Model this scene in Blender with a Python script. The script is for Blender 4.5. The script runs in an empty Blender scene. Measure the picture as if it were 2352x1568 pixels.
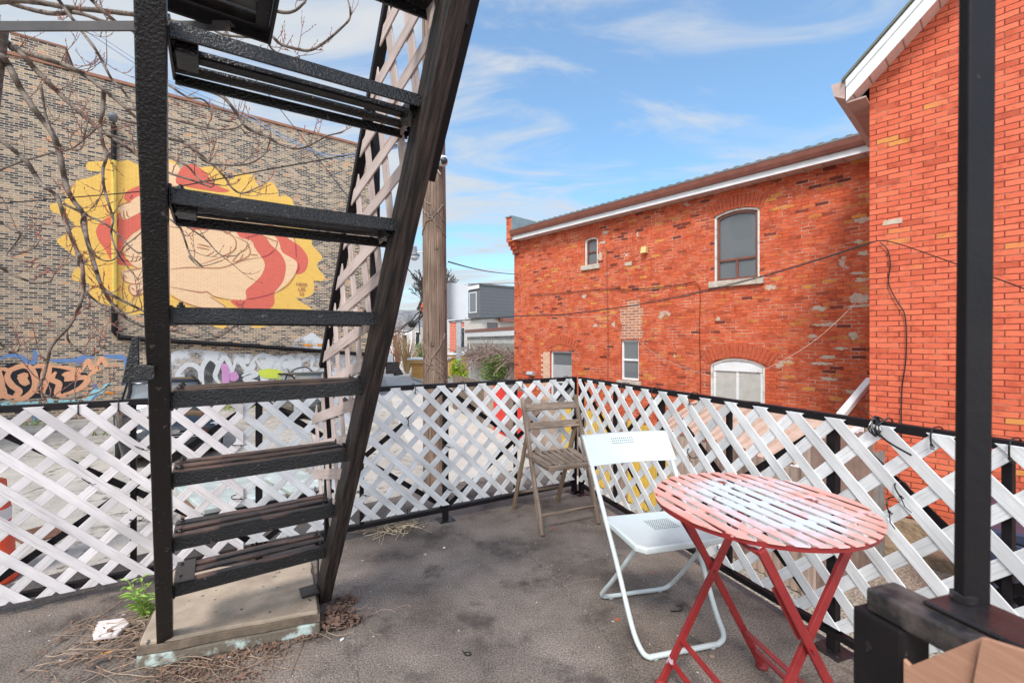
import bpy, bmesh, math, random
from mathutils import Vector, Matrix, noise
from mathutils.geometry import delaunay_2d_cdt
R = math.radians
rnd = random.Random(7)
sc = bpy.context.scene
# ------------------------------------------------------------------ camera
FX, CX, CY, EYE = 1020.0, 1176.0, 784.0, 1.25      # focal length in px of a 2352 px wide picture
cam = bpy.data.objects.new('camera', bpy.data.cameras.new('camera'))
sc.collection.objects.link(cam); sc.camera = cam
cam.location = (0, 0, EYE); cam.rotation_euler = (R(90), 0, 0)
cam.data.sensor_width = 36; cam.data.lens = 36 * FX / 2352
cam.data.clip_start = 0.02; cam.data.clip_end = 2000
cam.data.dof.use_dof = True; cam.data.dof.focus_distance = 2.9; cam.data.dof.aperture_fstop = 7
# ------------------------------------------------------------------ sky and sun
sc.view_settings.view_transform = 'Standard'; sc.view_settings.look = 'None'
sc.view_settings.gamma = 1; sc.view_settings.use_curve_mapping = False
sc.view_settings.exposure = 1.18
SUN_EL, SUN_AZ = 52, 200        # azimuth clockwise from +Y
w = bpy.data.worlds.new('World'); sc.world = w; w.use_nodes = True
nt = w.node_tree; nt.nodes.clear()
def N(t, typ, **kw):
    n = t.nodes.new(typ)
    for k, v in kw.items():
        if k.startswith('i_'):
            n.inputs[int(k[2:]) if k[2:].isdigit() else k[2:]].default_value = v
        else: setattr(n, k, v)
    return n
def L(t, a, ai, b, bi): t.links.new(a.outputs[ai], b.inputs[bi])
def ramp(t, stops, interp='LINEAR'):
    n = t.nodes.new('ShaderNodeValToRGB'); n.color_ramp.interpolation = interp
    e = n.color_ramp.elements
    while len(e) < len(stops): e.new(0.5)
    for i, (p, c) in enumerate(stops):
        e[i].position = p
        if not hasattr(c, '__len__'): c = (c, c, c)
        e[i].color = (*c, 1)
    return n
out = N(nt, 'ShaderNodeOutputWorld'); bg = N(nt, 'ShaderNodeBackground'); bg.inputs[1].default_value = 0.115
sky = N(nt, 'ShaderNodeTexSky', sky_type='NISHITA', sun_disc=False, sun_elevation=R(SUN_EL), sun_rotation=R(SUN_AZ), air_density=1.3, dust_density=0.6, ozone_density=2.0)
tc = N(nt, 'ShaderNodeTexCoord'); sep = N(nt, 'ShaderNodeSeparateXYZ'); L(nt, tc, 'Generated', sep, 0)
zc = N(nt, 'ShaderNodeMath', operation='ADD', i_1=0.22); L(nt, sep, 'Z', zc, 0)
dv = N(nt, 'ShaderNodeVectorMath', operation='DIVIDE'); L(nt, tc, 'Generated', dv, 0)
cz = N(nt, 'ShaderNodeCombineXYZ', i_2=1.0); L(nt, zc, 0, cz, 0); L(nt, zc, 0, cz, 1); L(nt, cz, 0, dv, 1)
mp = N(nt, 'ShaderNodeMapping'); mp.inputs['Rotation'].default_value = (0, 0, R(-24)); mp.inputs['Scale'].default_value = (0.75, 2.1, 1)
mp.inputs['Location'].default_value = (0.35, 0.2, 0)
L(nt, dv, 0, mp, 0)
n1 = N(nt, 'ShaderNodeTexNoise', i_Scale=1.9, i_Detail=9.0, i_Roughness=0.58, i_Distortion=0.9); L(nt, mp, 0, n1, 'Vector')
n2 = N(nt, 'ShaderNodeTexNoise', i_Scale=0.9, i_Detail=3.0); L(nt, dv, 0, n2, 'Vector')
# cloud cover: thick towards the left, behind and low down, thin wisps to the front right
sx = N(nt, 'ShaderNodeMath', operation='MULTIPLY', i_1=-0.50); L(nt, sep, 'X', sx, 0)
sy = N(nt, 'ShaderNodeMath', operation='MULTIPLY', i_1=-0.28); L(nt, sep, 'Y', sy, 0)
sz = N(nt, 'ShaderNodeMath', operation='MULTIPLY', i_1=-0.75); L(nt, sep, 'Z', sz, 0)
a1 = N(nt, 'ShaderNodeMath', operation='ADD'); L(nt, sx, 0, a1, 0); L(nt, sy, 0, a1, 1)
a2 = N(nt, 'ShaderNodeMath', operation='ADD'); L(nt, a1, 0, a2, 0); L(nt, sz, 0, a2, 1)
a3 = N(nt, 'ShaderNodeMath', operation='MULTIPLY_ADD', i_1=2.0, i_2=-0.22); L(nt, n1, 0, a3, 0)
a4 = N(nt, 'ShaderNodeMath', operation='ADD'); L(nt, a2, 0, a4, 0); L(nt, a3, 0, a4, 1)
cm = ramp(nt, [(0.02, 0.14), (0.66, 0.97)], 'EASE'); L(nt, a4, 0, cm, 0)
cc = ramp(nt, [(0.3, (0.80, 0.90, 1.0)), (0.7, (0.97, 1.0, 1.03))]); L(nt, n2, 0, cc, 0)
# unseen cover behind the camera is brightened to light the scene; visible cover dimmer
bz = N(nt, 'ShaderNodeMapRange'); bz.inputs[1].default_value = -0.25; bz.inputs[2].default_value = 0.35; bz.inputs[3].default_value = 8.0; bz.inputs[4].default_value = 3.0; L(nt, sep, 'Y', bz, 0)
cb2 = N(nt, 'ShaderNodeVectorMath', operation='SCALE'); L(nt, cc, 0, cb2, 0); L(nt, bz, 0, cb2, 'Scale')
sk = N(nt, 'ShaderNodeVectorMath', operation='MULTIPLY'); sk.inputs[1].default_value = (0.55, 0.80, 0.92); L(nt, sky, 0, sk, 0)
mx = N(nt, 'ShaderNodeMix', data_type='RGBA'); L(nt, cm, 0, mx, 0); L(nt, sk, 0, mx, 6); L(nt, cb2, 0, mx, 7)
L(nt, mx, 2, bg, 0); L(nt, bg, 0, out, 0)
sun = bpy.data.objects.new('sun', bpy.data.lights.new('sun', 'SUN')); sc.collection.objects.link(sun)
sun.data.energy = 1.5; sun.data.angle = R(14); sun.data.color = (1, 0.95, 0.88)
sun.rotation_euler = (R(90 - SUN_EL), 0, R(180 - SUN_AZ)); sun.location = (0, -5, 12)
# ------------------------------------------------------------------ pixel helpers (picture 2352 x 1568)
def P(px, py, Y): return Vector(((px - CX) / FX * Y, Y, EYE + (CY - py) / FX * Y))
def G(px, py, z=0.0):
    Y = FX * (EYE - z) / (py - CY); return Vector(((px - CX) / FX * Y, Y, z))
GZ = -1.35                      # level of the lot below the terrace
class Frame:
    """vertical plane: origin, direction; local x along, local y away from the camera"""
    def __init__(s, ox, oy, dx, dy):
        l = math.hypot(dx, dy); s.o = (ox, oy); s.d = (dx / l, dy / l); s.rot = math.atan2(dy, dx)
    def loc(s, px, py=CY, off=0.0):
        u = (px - CX) / FX
        ox = s.o[0] - s.d[1] * off; oy = s.o[1] + s.d[0] * off
        t = (u * oy - ox) / (s.d[0] - u * s.d[1]); Y = oy + t * s.d[1]
        return t, EYE + (CY - py) / FX * Y
    def world(s, x, y, z): return Vector((s.o[0] + s.d[0] * x - s.d[1] * y, s.o[1] + s.d[1] * x + s.d[0] * y, z))
# ------------------------------------------------------------------ materials
def new_mat(name):
    m = bpy.data.materials.new(name); m.use_nodes = True; t = m.node_tree; t.nodes.clear()
    o = N(t, 'ShaderNodeOutputMaterial'); b = N(t, 'ShaderNodeBsdfPrincipled'); L(t, b, 0, o, 0)
    return m, t, b
def coords(t, kind='Object', scale=(1, 1, 1)):
    c = N(t, 'ShaderNodeTexCoord'); mpg = N(t, 'ShaderNodeMapping'); mpg.inputs['Scale'].default_value = scale
    L(t, c, kind, mpg, 0); return mpg
def mixc(t, fac, a, b, typ='MIX'):
    n = N(t, 'ShaderNodeMix', data_type='RGBA', blend_type=typ)
    for s, v in ((0, fac), (6, a), (7, b)):
        if isinstance(v, tuple) and hasattr(v[0], 'outputs'): L(t, v[0], v[1], n, s)
        else: n.inputs[s].default_value = (*v, 1) if s and hasattr(v, '__len__') and len(v) == 3 else v
    return n
def M(name, col, col2=None, rough=0.6, metal=0.0, scale=6, kind='Object', st=(1, 1, 1), bump=0.2, bscale=60, bdist=0.002,
      lo=0.35, hi=0.7, det=6, spots=None, spotscale=20, spotlo=0.62, spothi=0.68, spec=0.5, alpha=None):
    m, t, b = new_mat(name); c = coords(t, kind, st)
    col2 = col2 or tuple(x * 0.72 for x in col)
    n = N(t, 'ShaderNodeTexNoise', i_Scale=scale, i_Detail=det, i_Roughness=0.6); L(t, c, 0, n, 'Vector')
    rp = ramp(t, [(lo, col), (hi, col2)]); L(t, n, 0, rp, 0); last = (rp, 0)
    if spots:
        s = N(t, 'ShaderNodeTexNoise', i_Scale=spotscale, i_Detail=5); L(t, c, 0, s, 'Vector')
        r2 = ramp(t, [(spotlo, 0.0), (spothi, 1.0)]); L(t, s, 0, r2, 0)
        mm = mixc(t, (r2, 0), last, spots); last = (mm, 2)
    L(t, last[0], last[1], b, 'Base Color')
    b.inputs['Roughness'].default_value = rough; b.inputs['Metallic'].default_value = metal
    b.inputs['Specular IOR Level'].default_value = spec
    if bump:
        bn = N(t, 'ShaderNodeTexNoise', i_Scale=bscale, i_Detail=4); L(t, c, 0, bn, 'Vector')
        bp = N(t, 'ShaderNodeBump', i_Strength=bump, i_Distance=bdist); L(t, bn, 0, bp, 'Height'); L(t, bp, 0, b, 'Normal')
    if alpha is not None: b.inputs['Alpha'].default_value = alpha
    return m
def brick_mat(name, stops, mortar, paint=None, plo=0.45, phi=0.6, bw=0.225, rh=0.072, ms=0.006, patch=None, patchlo=0.66, grime=(0.6, 0.6, 0.6), rough=0.85, bump=0.7, dirt=0.5, zones=None, distort=0.006):
    m, t, b = new_mat(name); c = N(t, 'ShaderNodeTexCoord'); s = N(t, 'ShaderNodeSeparateXYZ'); L(t, c, 'Object', s, 0)
    ad = N(t, 'ShaderNodeMath', operation='ADD'); L(t, s, 'X', ad, 0); L(t, s, 'Y', ad, 1)
    cb = N(t, 'ShaderNodeCombineXYZ'); L(t, ad, 0, cb, 0); L(t, s, 'Z', cb, 1)
    nd = N(t, 'ShaderNodeTexNoise', i_Scale=9.0, i_Detail=3.0); L(t, cb, 0, nd, 'Vector')
    md = N(t, 'ShaderNodeVectorMath', operation='MULTIPLY_ADD'); md.inputs[1].default_value = (distort * 2,) * 3
    L(t, nd, 'Color', md, 0); L(t, cb, 0, md, 2)
    br = N(t, 'ShaderNodeTexBrick', offset=0.5, offset_frequency=2, squash=1.0, squash_frequency=2)
    for k, v in (('Scale', 1), ('Mortar Size', ms), ('Mortar Smooth', 0.25), ('Bias', 0), ('Brick Width', bw), ('Row Height', rh)): br.inputs[k].default_value = v
    br.inputs['Color1'].default_value = (0, 0, 0, 1); br.inputs['Color2'].default_value = (1, 1, 1, 1); br.inputs['Mortar'].default_value = (0.5, 0.5, 0.5, 1)
    L(t, md, 0, br, 'Vector')
    # zones shift the choice of brick colours slowly over the wall
    zn = N(t, 'ShaderNodeTexNoise', i_Scale=0.7, i_Detail=3.0); L(t, cb, 0, zn, 'Vector')
    za = N(t, 'ShaderNodeMath', operation='MULTIPLY_ADD', i_1=zones or 0.3, i_2=-(zones or 0.3) / 2); L(t, zn, 0, za, 0)
    ra = N(t, 'ShaderNodeMath', operation='ADD', use_clamp=True); L(t, br, 0, ra, 0); L(t, za, 0, ra, 1)
    rp = ramp(t, stops, 'LINEAR'); L(t, ra, 0, rp, 0)
    gn = N(t, 'ShaderNodeTexNoise', i_Scale=7.0, i_Detail=8.0, i_Roughness=0.7); L(t, cb, 0, gn, 'Vector')
    gr = ramp(t, [(0.5, 0.0), (0.72, dirt)]); L(t, gn, 0, gr, 0)
    g1 = mixc(t, (gr, 0), (rp, 0), grime, 'MULTIPLY')
    if paint:
        pn = N(t, 'ShaderNodeTexNoise', i_Scale=3.0, i_Detail=9.0, i_Roughness=0.72); L(t, cb, 0, pn, 'Vector')
        pr = ramp(t, [(plo, 0.0), (phi, 1.0)]); L(t, pn, 0, pr, 0)
        mc = mixc(t, (pr, 0), paint, mortar); mo = (mc, 2)
    else: mo = mortar
    f = mixc(t, (br, 'Fac'), (g1, 2), mo); last = (f, 2)
    if patch:
        qn = N(t, 'ShaderNodeTexNoise', i_Scale=1.7, i_Detail=9.0, i_Roughness=0.62); L(t, cb, 0, qn, 'Vector')
        qr = ramp(t, [(patchlo, 0.0), (patchlo + 0.012, 1.0)]); L(t, qn, 0, qr, 0)
        q = mixc(t, (qr, 0), last, patch); last = (q, 2)
    L(t, last[0], last[1], b, 'Base Color'); b.inputs['Roughness'].default_value = rough; b.inputs['Specular IOR Level'].default_value = 0.25
    hb = N(t, 'ShaderNodeTexNoise', i_Scale=60.0, i_Detail=3.0); L(t, cb, 0, hb, 'Vector')
    h = N(t, 'ShaderNodeMath', operation='MULTIPLY_ADD', i_1=-1.0, i_2=1.0); L(t, br, 'Fac', h, 0)
    h2 = N(t, 'ShaderNodeMath', operation='MULTIPLY_ADD', i_1=0.25); L(t, hb, 0, h2, 0); L(t, h, 0, h2, 2)
    h3 = N(t, 'ShaderNodeMath', operation='MULTIPLY_ADD', i_1=0.5); L(t, br, 0, h3, 0); L(t, h2, 0, h3, 2)
    bp = N(t, 'ShaderNodeBump', i_Strength=bump, i_Distance=0.008); L(t, h3, 0, bp, 'Height'); L(t, bp, 0, b, 'Normal')
    return m
def painted_brick(name, col, col2=None):
    """paint over the brown brick wall: same courses, one colour"""
    return brick_mat(name, [(0.0, col), (1.0, col2 or tuple(x * 0.93 for x in col))], tuple(x * 0.78 for x in col), bw=0.21, rh=0.075, ms=0.007, dirt=0.4, grime=(0.80, 0.76, 0.74), bump=0.5, zones=0.1)
def glass_mat(name, col=(0.03, 0.035, 0.04), rough=0.03):
    m, t, b = new_mat(name); b.inputs['Base Color'].default_value = (*col, 1); b.inputs['Roughness'].default_value = rough
    b.inputs['Specular IOR Level'].default_value = 0.8
    n = N(t, 'ShaderNodeTexNoise', i_Scale=1.3); c = coords(t); L(t, c, 0, n, 'Vector')
    bp = N(t, 'ShaderNodeBump', i_Strength=0.25, i_Distance=0.02); L(t, n, 0, bp, 'Height'); L(t, bp, 0, b, 'Normal'); return m
def wood_mat(name, c1, c2, c3, rough=0.8, sc_=(3, 60, 60), bump=0.5, lo=0.3, hi=0.7):
    m, t, b = new_mat(name); c = coords(t, 'UV', sc_)
    n = N(t, 'ShaderNodeTexNoise', i_Scale=1.0, i_Detail=7, i_Roughness=0.65, i_Distortion=0.25); L(t, c, 0, n, 'Vector')
    c0 = coords(t, 'UV', (3, 6, 6)); n2 = N(t, 'ShaderNodeTexNoise', i_Scale=1.0, i_Detail=3); L(t, c0, 0, n2, 'Vector')
    rp = ramp(t, [(lo, c1), ((lo + hi) / 2, c2), (hi, c3)]); L(t, n, 0, rp, 0)
    r2 = ramp(t, [(0.35, 0.72), (0.65, 1.1)]); L(t, n2, 0, r2, 0)
    mm = mixc(t, 1.0, (rp, 0), (r2, 0), 'MULTIPLY'); L(t, mm, 2, b, 'Base Color')
    b.inputs['Roughness'].default_value = rough; b.inputs['Specular IOR Level'].default_value = 0.3
    bp = N(t, 'ShaderNodeBump', i_Strength=bump, i_Distance=0.002); L(t, n, 0, bp, 'Height'); L(t, bp, 0, b, 'Normal'); return m
def wave_mat(name, col, col2, period, axis='X', rough=0.5, bump=0.6, dist=0.01, frac=0.5):
    """ribs or siding boards across one local axis"""
    m, t, b = new_mat(name); c = N(t, 'ShaderNodeTexCoord'); s = N(t, 'ShaderNodeSeparateXYZ'); L(t, c, 'Object', s, 0)
    d = N(t, 'ShaderNodeMath', operation='DIVIDE', i_1=period); L(t, s, axis, d, 0)
    f = N(t, 'ShaderNodeMath', operation='FRACT'); L(t, d, 0, f, 0)
    rp = ramp(t, [(0.0, col2), (0.10, col), (0.97, col), (1.0, col2)]); L(t, f, 0, rp, 0)
    n = N(t, 'ShaderNodeTexNoise', i_Scale=5.0, i_Detail=6); L(t, c, 'Object', n, 'Vector')
    r2 = ramp(t, [(0.3, 0.85), (0.7, 1.05)]); L(t, n, 0, r2, 0)
    mm = mixc(t, 1.0, (rp, 0), (r2, 0), 'MULTIPLY'); L(t, mm, 2, b, 'Base Color'); b.inputs['Roughness'].default_value = rough
    bp = N(t, 'ShaderNodeBump', i_Strength=bump, i_Distance=dist); L(t, f, 0, bp, 'Height'); L(t, bp, 0, b, 'Normal'); return m
BLK = (0.014, 0.012, 0.013)
mt = {}
mt['black'] = M('black_tar_paint', (0.006, 0.0055, 0.006), (0.013, 0.010, 0.010), rough=0.27, scale=14, bump=1.0, bscale=170, bdist=0.004, spots=(0.09, 0.075, 0.07), spotscale=60, spotlo=0.65, spothi=0.72, spec=0.55)  # pale spots put part of the stairs' glossy highlights into the colour
mt['black_smooth'] = M('black_metal_paint', (0.007, 0.006, 0.0075), (0.014, 0.011, 0.012), spec=0.22, rough=0.5, scale=9, bump=0.3, bscale=120, spots=(0.09, 0.07, 0.06), spotscale=60, spotlo=0.71, spothi=0.76)
mt['black_worn'] = M('black_worn_timber', (0.007, 0.006, 0.006), (0.075, 0.048, 0.038), rough=0.55, scale=5, kind='UV', st=(1.2, 9, 1), bump=0.9, bscale=14, bdist=0.006, lo=0.42, hi=0.68)
mt['railworn'] = M('worn_rail_top', (0.012, 0.010, 0.010), (0.10, 0.08, 0.072), rough=0.6, scale=22, bump=0.7, bscale=60, lo=.42, hi=.62)
mt['plate'] = M('black_worn_plate', (0.010, 0.009, 0.010), (0.035, 0.028, 0.028), rough=0.35, scale=20, bump=0.5, bscale=200)
mt['tread_top'] = M('worn_step_paint', (0.014, 0.013, 0.014), (0.13, 0.07, 0.052), rough=0.34, scale=3, kind='UV', st=(2, 10, 1), bump=0.6, bscale=60, lo=0.45, hi=0.62, bdist=0.003)
mt['lattice'] = wood_mat('white_plastic_lattice', (0.70, 0.705, 0.71), (0.74, 0.745, 0.75), (0.54, 0.53, 0.53), rough=0.40, sc_=(4, 110, 110), bump=0.55)
mt['lattice_warm'] = wood_mat('warm_plastic_lattice', (0.70, 0.64, 0.64), (0.74, 0.70, 0.70), (0.52, 0.45, 0.44), rough=0.42, sc_=(4, 110, 110), bump=0.6)
mt['lattice_pink'] = wood_mat('brown_dusty_lattice', (0.54, 0.42, 0.38), (0.60, 0.49, 0.45), (0.38, 0.27, 0.23), rough=0.6, sc_=(3, 70, 70), bump=0.6)
mt['white_metal'] = M('white_chair_paint', (0.57, 0.62, 0.62), (0.53, 0.58, 0.58), rough=0.30, scale=4, bump=0.05, bscale=150, spots=(0.42, 0.40, 0.37), spotscale=42, spotlo=0.73, spothi=0.76)
mt['hole'] = M('dark_perforation', (0.05, 0.055, 0.06), rough=0.8, bump=0)
mt['red'] = M('red_table_paint', (0.22, 0.014, 0.016), (0.30, 0.028, 0.026), rough=0.38, scale=12, bump=0.25, bscale=70, spots=(0.48, 0.36, 0.42), spotscale=16, spotlo=0.66, spothi=0.70)
# table slats: sun faded pink with white wear in the middle
def slat_mat():
    m, t, b = new_mat('faded_pink_slat_paint'); c = coords(t, 'Object')
    n = N(t, 'ShaderNodeTexNoise', i_Scale=3.2, i_Detail=9, i_Roughness=0.65); L(t, c, 0, n, 'Vector')
    ln = N(t, 'ShaderNodeVectorMath', operation='LENGTH'); cs_ = N(t, 'ShaderNodeVectorMath', operation='SUBTRACT'); cs_.inputs[1].default_value = (0, 0, 0.707); L(t, c, 0, cs_, 0); L(t, cs_, 0, ln, 0)
    q = N(t, 'ShaderNodeMath', operation='MULTIPLY_ADD', i_1=-0.85, i_2=0.20); L(t, ln, 'Value', q, 0)
    s = N(t, 'ShaderNodeMath', operation='ADD'); L(t, n, 0, s, 0); L(t, q, 0, s, 1)
    rp = ramp(t, [(0.30, (0.70, 0.30, 0.24)), (0.47, (0.76, 0.40, 0.34)), (0.535, (0.72, 0.56, 0.58)), (0.60, (0.66, 0.69, 0.74))]); L(t, s, 0, rp, 0)
    n2 = N(t, 'ShaderNodeTexNoise', i_Scale=13.0, i_Detail=8); L(t, c, 0, n2, 'Vector')
    r2 = ramp(t, [(0.66, 0.0), (0.70, 1.0)]); L(t, n2, 0, r2, 0)
    mm = mixc(t, (r2, 0), (rp, 0), (0.30, 0.07, 0.05))
    n3 = N(t, 'ShaderNodeTexNoise', i_Scale=2.3, i_Detail=5); L(t, c, 0, n3, 'Vector'); r3 = ramp(t, [(0.64, 0.0), (0.72, 0.8)]); L(t, n3, 0, r3, 0)
    m3 = mixc(t, (r3, 0), (mm, 2), (0.78, 0.33, 0.12)); L(t, m3, 2, b, 'Base Color'); b.inputs['Roughness'].default_value = 0.33
    bp = N(t, 'ShaderNodeBump', i_Strength=0.3, i_Distance=0.002); L(t, n2, 0, bp, 'Height'); L(t, bp, 0, b, 'Normal'); return m
mt['slat'] = slat_mat()
mt['greywood'] = wood_mat('weathered_grey_wood', (0.06, 0.042, 0.030), (0.20, 0.145, 0.11), (0.36, 0.29, 0.24), sc_=(6, 130, 130), bump=0.7)
mt['greywood_warm'] = wood_mat('brown_weathered_wood', (0.06, 0.04, 0.025), (0.18, 0.12, 0.075), (0.27, 0.20, 0.14), sc_=(6, 130, 130), bump=0.7)
mt['pole'] = wood_mat('split_grey_brown_pole_wood', (0.045, 0.028, 0.020), (0.18, 0.118, 0.084), (0.30, 0.215, 0.165), sc_=(1.6, 75, 75), bump=1.0, lo=0.33, hi=0.62)
mt['cedar'] = wave_mat('yellow_cedar_boards', (0.62, 0.33, 0.10), (0.26, 0.11, 0.03), 0.14, 'Z')
mt['cedar_trim'] = M('cedar_trim', (0.62, 0.36, 0.15), (0.5, 0.26, 0.09))
mt['concrete'] = M('pale_concrete', (0.52, 0.47, 0.415), (0.40, 0.36, 0.315), scale=3, rough=0.9, bump=0.4, bscale=40, spots=(0.28, 0.25, 0.22), spotscale=6, spotlo=0.64, spothi=0.8)
mt['pad'] = M('speckled_pad_concrete', (0.45, 0.355, 0.265), (0.29, 0.225, 0.165), scale=9, rough=0.85, bump=0.7, bscale=170, bdist=0.004, spots=(0.09, 0.08, 0.075), spotscale=30, spotlo=0.655, spothi=0.68)
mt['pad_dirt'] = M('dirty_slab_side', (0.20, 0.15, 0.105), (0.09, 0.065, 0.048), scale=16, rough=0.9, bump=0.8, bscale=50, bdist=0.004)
mt['pad_edge'] = M('mint_painted_block', (0.46, 0.54, 0.50), (0.15, 0.12, 0.09), scale=9, rough=0.8, bump=0.8, bscale=60, bdist=0.006, lo=0.40, hi=0.50)
mt['vinyl'] = wave_mat('charcoal_siding', (0.125, 0.13, 0.14), (0.05, 0.05, 0.055), 0.30, 'Z')
mt['vinyl_beige'] = wave_mat('beige_siding', (0.56, 0.52, 0.47), (0.36, 0.33, 0.30), 0.18, 'Z')
mt['vinyl_grey'] = wave_mat('warm_grey_siding', (0.42, 0.39, 0.37), (0.25, 0.23, 0.22), 0.18, 'Z')
mt['vinyl_salmon'] = wave_mat('salmon_siding', (0.72, 0.23, 0.15), (0.45, 0.12, 0.08), 0.30, 'Z')
mt['white'] = M('white_trim_paint', (0.80, 0.81, 0.82), (0.68, 0.69, 0.70), rough=0.5, bump=0.1)
mt['white_old'] = M('flaking_white_paint', (0.70, 0.66, 0.60), (0.40, 0.33, 0.27), rough=0.7, scale=9, lo=0.5, hi=0.72, bump=0.6, bscale=50)
mt['brownmetal'] = M('brown_gutter_metal', (0.27, 0.10, 0.07), (0.20, 0.07, 0.05), rough=0.4, bump=0.05)
mt['brownframe'] = M('brown_window_frame', (0.22, 0.075, 0.05), rough=0.45, bump=0.05)
mt['alu'] = M('grey_aluminium', (0.50, 0.53, 0.55), (0.40, 0.43, 0.46), rough=0.35, metal=0.3, bump=0.05)
mt['roofgrey'] = M('grey_roof_sheet', (0.12, 0.125, 0.135), (0.20, 0.20, 0.21), rough=0.6, scale=3)
mt['shingle'] = brick_mat('grey_shingles', [(0, (0.16, 0.16, 0.17)), (1, (0.26, 0.26, 0.27))], (0.08, 0.08, 0.08), bw=0.4, rh=0.16, ms=0.01)
mt['glass'] = glass_mat('dark_window_glass'); mt['glass_pale'] = glass_mat('pale_window_glass', (0.15, 0.165, 0.175), 0.04)
mt['blind'] = wave_mat('window_blind', (0.62, 0.61, 0.57), (0.30, 0.29, 0.27), 0.03, 'Z')
mt['curtain'] = wave_mat('lace_curtain', (0.42, 0.43, 0.44), (0.22, 0.23, 0.24), 0.07, 'X')
mt['stone'] = M('stone_sill', (0.56, 0.50, 0.43), (0.36, 0.29, 0.23), rough=0.85, scale=12, bump=0.5, bscale=60)
mt['rubble'] = M('rubble_foundation', (0.36, 0.26, 0.17), (0.20, 0.14, 0.09), rough=0.9, scale=6, bump=1.0, bscale=14, bdist=0.03)
mt['rust'] = M('rusty_grate', (0.22, 0.10, 0.06), (0.10, 0.05, 0.035), rough=0.8, scale=12)
mt['orange'] = M('orange_plastic', (0.85, 0.10, 0.03), (0.7, 0.07, 0.02), rough=0.45)
mt['navy'] = M('navy_bin_plastic', (0.028, 0.038, 0.075), (0.04, 0.05, 0.09), rough=0.4, bump=0.1)
mt['pinkroof'] = M('faded_pink_sheet_metal', (0.60, 0.46, 0.38), (0.50, 0.36, 0.29), rough=0.5, scale=5, bump=0.1)
mt['corr_brown'] = M('brown_sheet_metal', (0.27, 0.19, 0.155), (0.17, 0.115, 0.095), rough=0.5, scale=4, bump=0.1)
mt['corr_pale'] = M('taupe_sheet_metal', (0.44, 0.34, 0.28), (0.31, 0.23, 0.19), rough=0.5, scale=4, bump=0.1)
mt['corr_red'] = M('red_sheet_metal', (0.72, 0.035, 0.025), (0.55, 0.03, 0.02), rough=0.4, bump=0.1)
mt['corr_yellow'] = M('mustard_sheet_metal', (0.66, 0.44, 0.07), (0.50, 0.33, 0.06), rough=0.45, bump=0.1)
mt['fencewood'] = wood_mat('grey_brown_fence_boards', (0.12, 0.09, 0.07), (0.24, 0.18, 0.14), (0.34, 0.27, 0.22), sc_=(2, 40, 40))
mt['bark'] = wood_mat('pale_brown_bark', (0.075, 0.055, 0.045), (0.17, 0.13, 0.10), (0.29, 0.235, 0.20), sc_=(30, 8, 8), bump=0.6)
mt['twig'] = M('reddish_twig', (0.16, 0.085, 0.06), (0.30, 0.20, 0.15), scale=3, rough=0.8, bump=0)
mt['bud'] = M('red_bud', (0.40, 0.09, 0.05), (0.3, 0.06, 0.03), bump=0)
mt['darkbark'] = M('dark_far_bark', (0.10, 0.08, 0.07), bump=0)
mt['leaf'] = M('mid_green_leaf', (0.09, 0.17, 0.035), (0.20, 0.27, 0.06), rough=0.6, scale=3, bump=0)
mt['leaf_lime'] = M('lime_green_leaf', (0.40, 0.52, 0.03), (0.28, 0.42, 0.02), rough=0.6, scale=3, bump=0)
mt['leaf_weed'] = M('weed_leaf', (0.22, 0.38, 0.05), (0.34, 0.45, 0.10), rough=0.5, scale=5, bump=0)
mt['drystem'] = M('straw_stems', (0.42, 0.29, 0.14), (0.30, 0.19, 0.09), bump=0)
mt['redstem'] = M('red_brown_stems', (0.40, 0.19, 0.12), (0.30, 0.14, 0.08), bump=0)
mt['litter'] = M('dry_twig_litter', (0.36, 0.26, 0.19), (0.20, 0.13, 0.09), scale=8, rough=0.9, bump=0.2)
mt['deadleaf'] = M('dead_leaf', (0.22, 0.13, 0.09), (0.12, 0.07, 0.05), scale=10, rough=0.9, bump=0.3)
mt['straw'] = M('pale_straw', (0.55, 0.45, 0.32), (0.38, 0.29, 0.19), scale=8, rough=0.9, bump=0)
mt['carpaint'] = M('black_car_paint', (0.018, 0.019, 0.022), (0.022, 0.023, 0.026), rough=0.12, bump=0, spec=0.8)
mt['carpaint2'] = M('dark_olive_car_paint', (0.045, 0.048, 0.04), rough=0.15, bump=0, spec=0.8)
mt['tyre'] = M('black_rubber', (0.02, 0.02, 0.02), rough=0.85, bump=0.1)
mt['chrome'] = M('bright_trim', (0.6, 0.6, 0.62), rough=0.2, metal=0.9, bump=0)
mt['lamp'] = M('headlamp_glass', (0.55, 0.57, 0.6), rough=0.08, bump=0)
mt['plateW'] = M('white_number_plate', (0.75, 0.77, 0.8), rough=0.4, bump=0)
mt['blueink'] = M('blue_lettering', (0.03, 0.06, 0.28), bump=0)
mt['cable'] = M('black_cable', (0.012, 0.012, 0.013), rough=0.5, bump=0)
mt['cable_blue'] = M('blue_grey_cable', (0.16, 0.24, 0.38), rough=0.5, bump=0)
mt['cord'] = M('pale_cord', (0.5, 0.38, 0.30), rough=0.7, bump=0)
mt['tie'] = M('black_cable_tie', (0.01, 0.01, 0.01), rough=0.3, bump=0)
mt['vine'] = M('dry_vine', (0.20, 0.13, 0.10), (0.32, 0.23, 0.18), scale=4, bump=0)
mt['mintlid'] = M('worn_mint_board', (0.50, 0.55, 0.52), (0.30, 0.33, 0.30), scale=5, rough=0.7, spots=(0.62, 0.66, 0.68), spotscale=7, spotlo=0.58, spothi=0.66)
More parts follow.
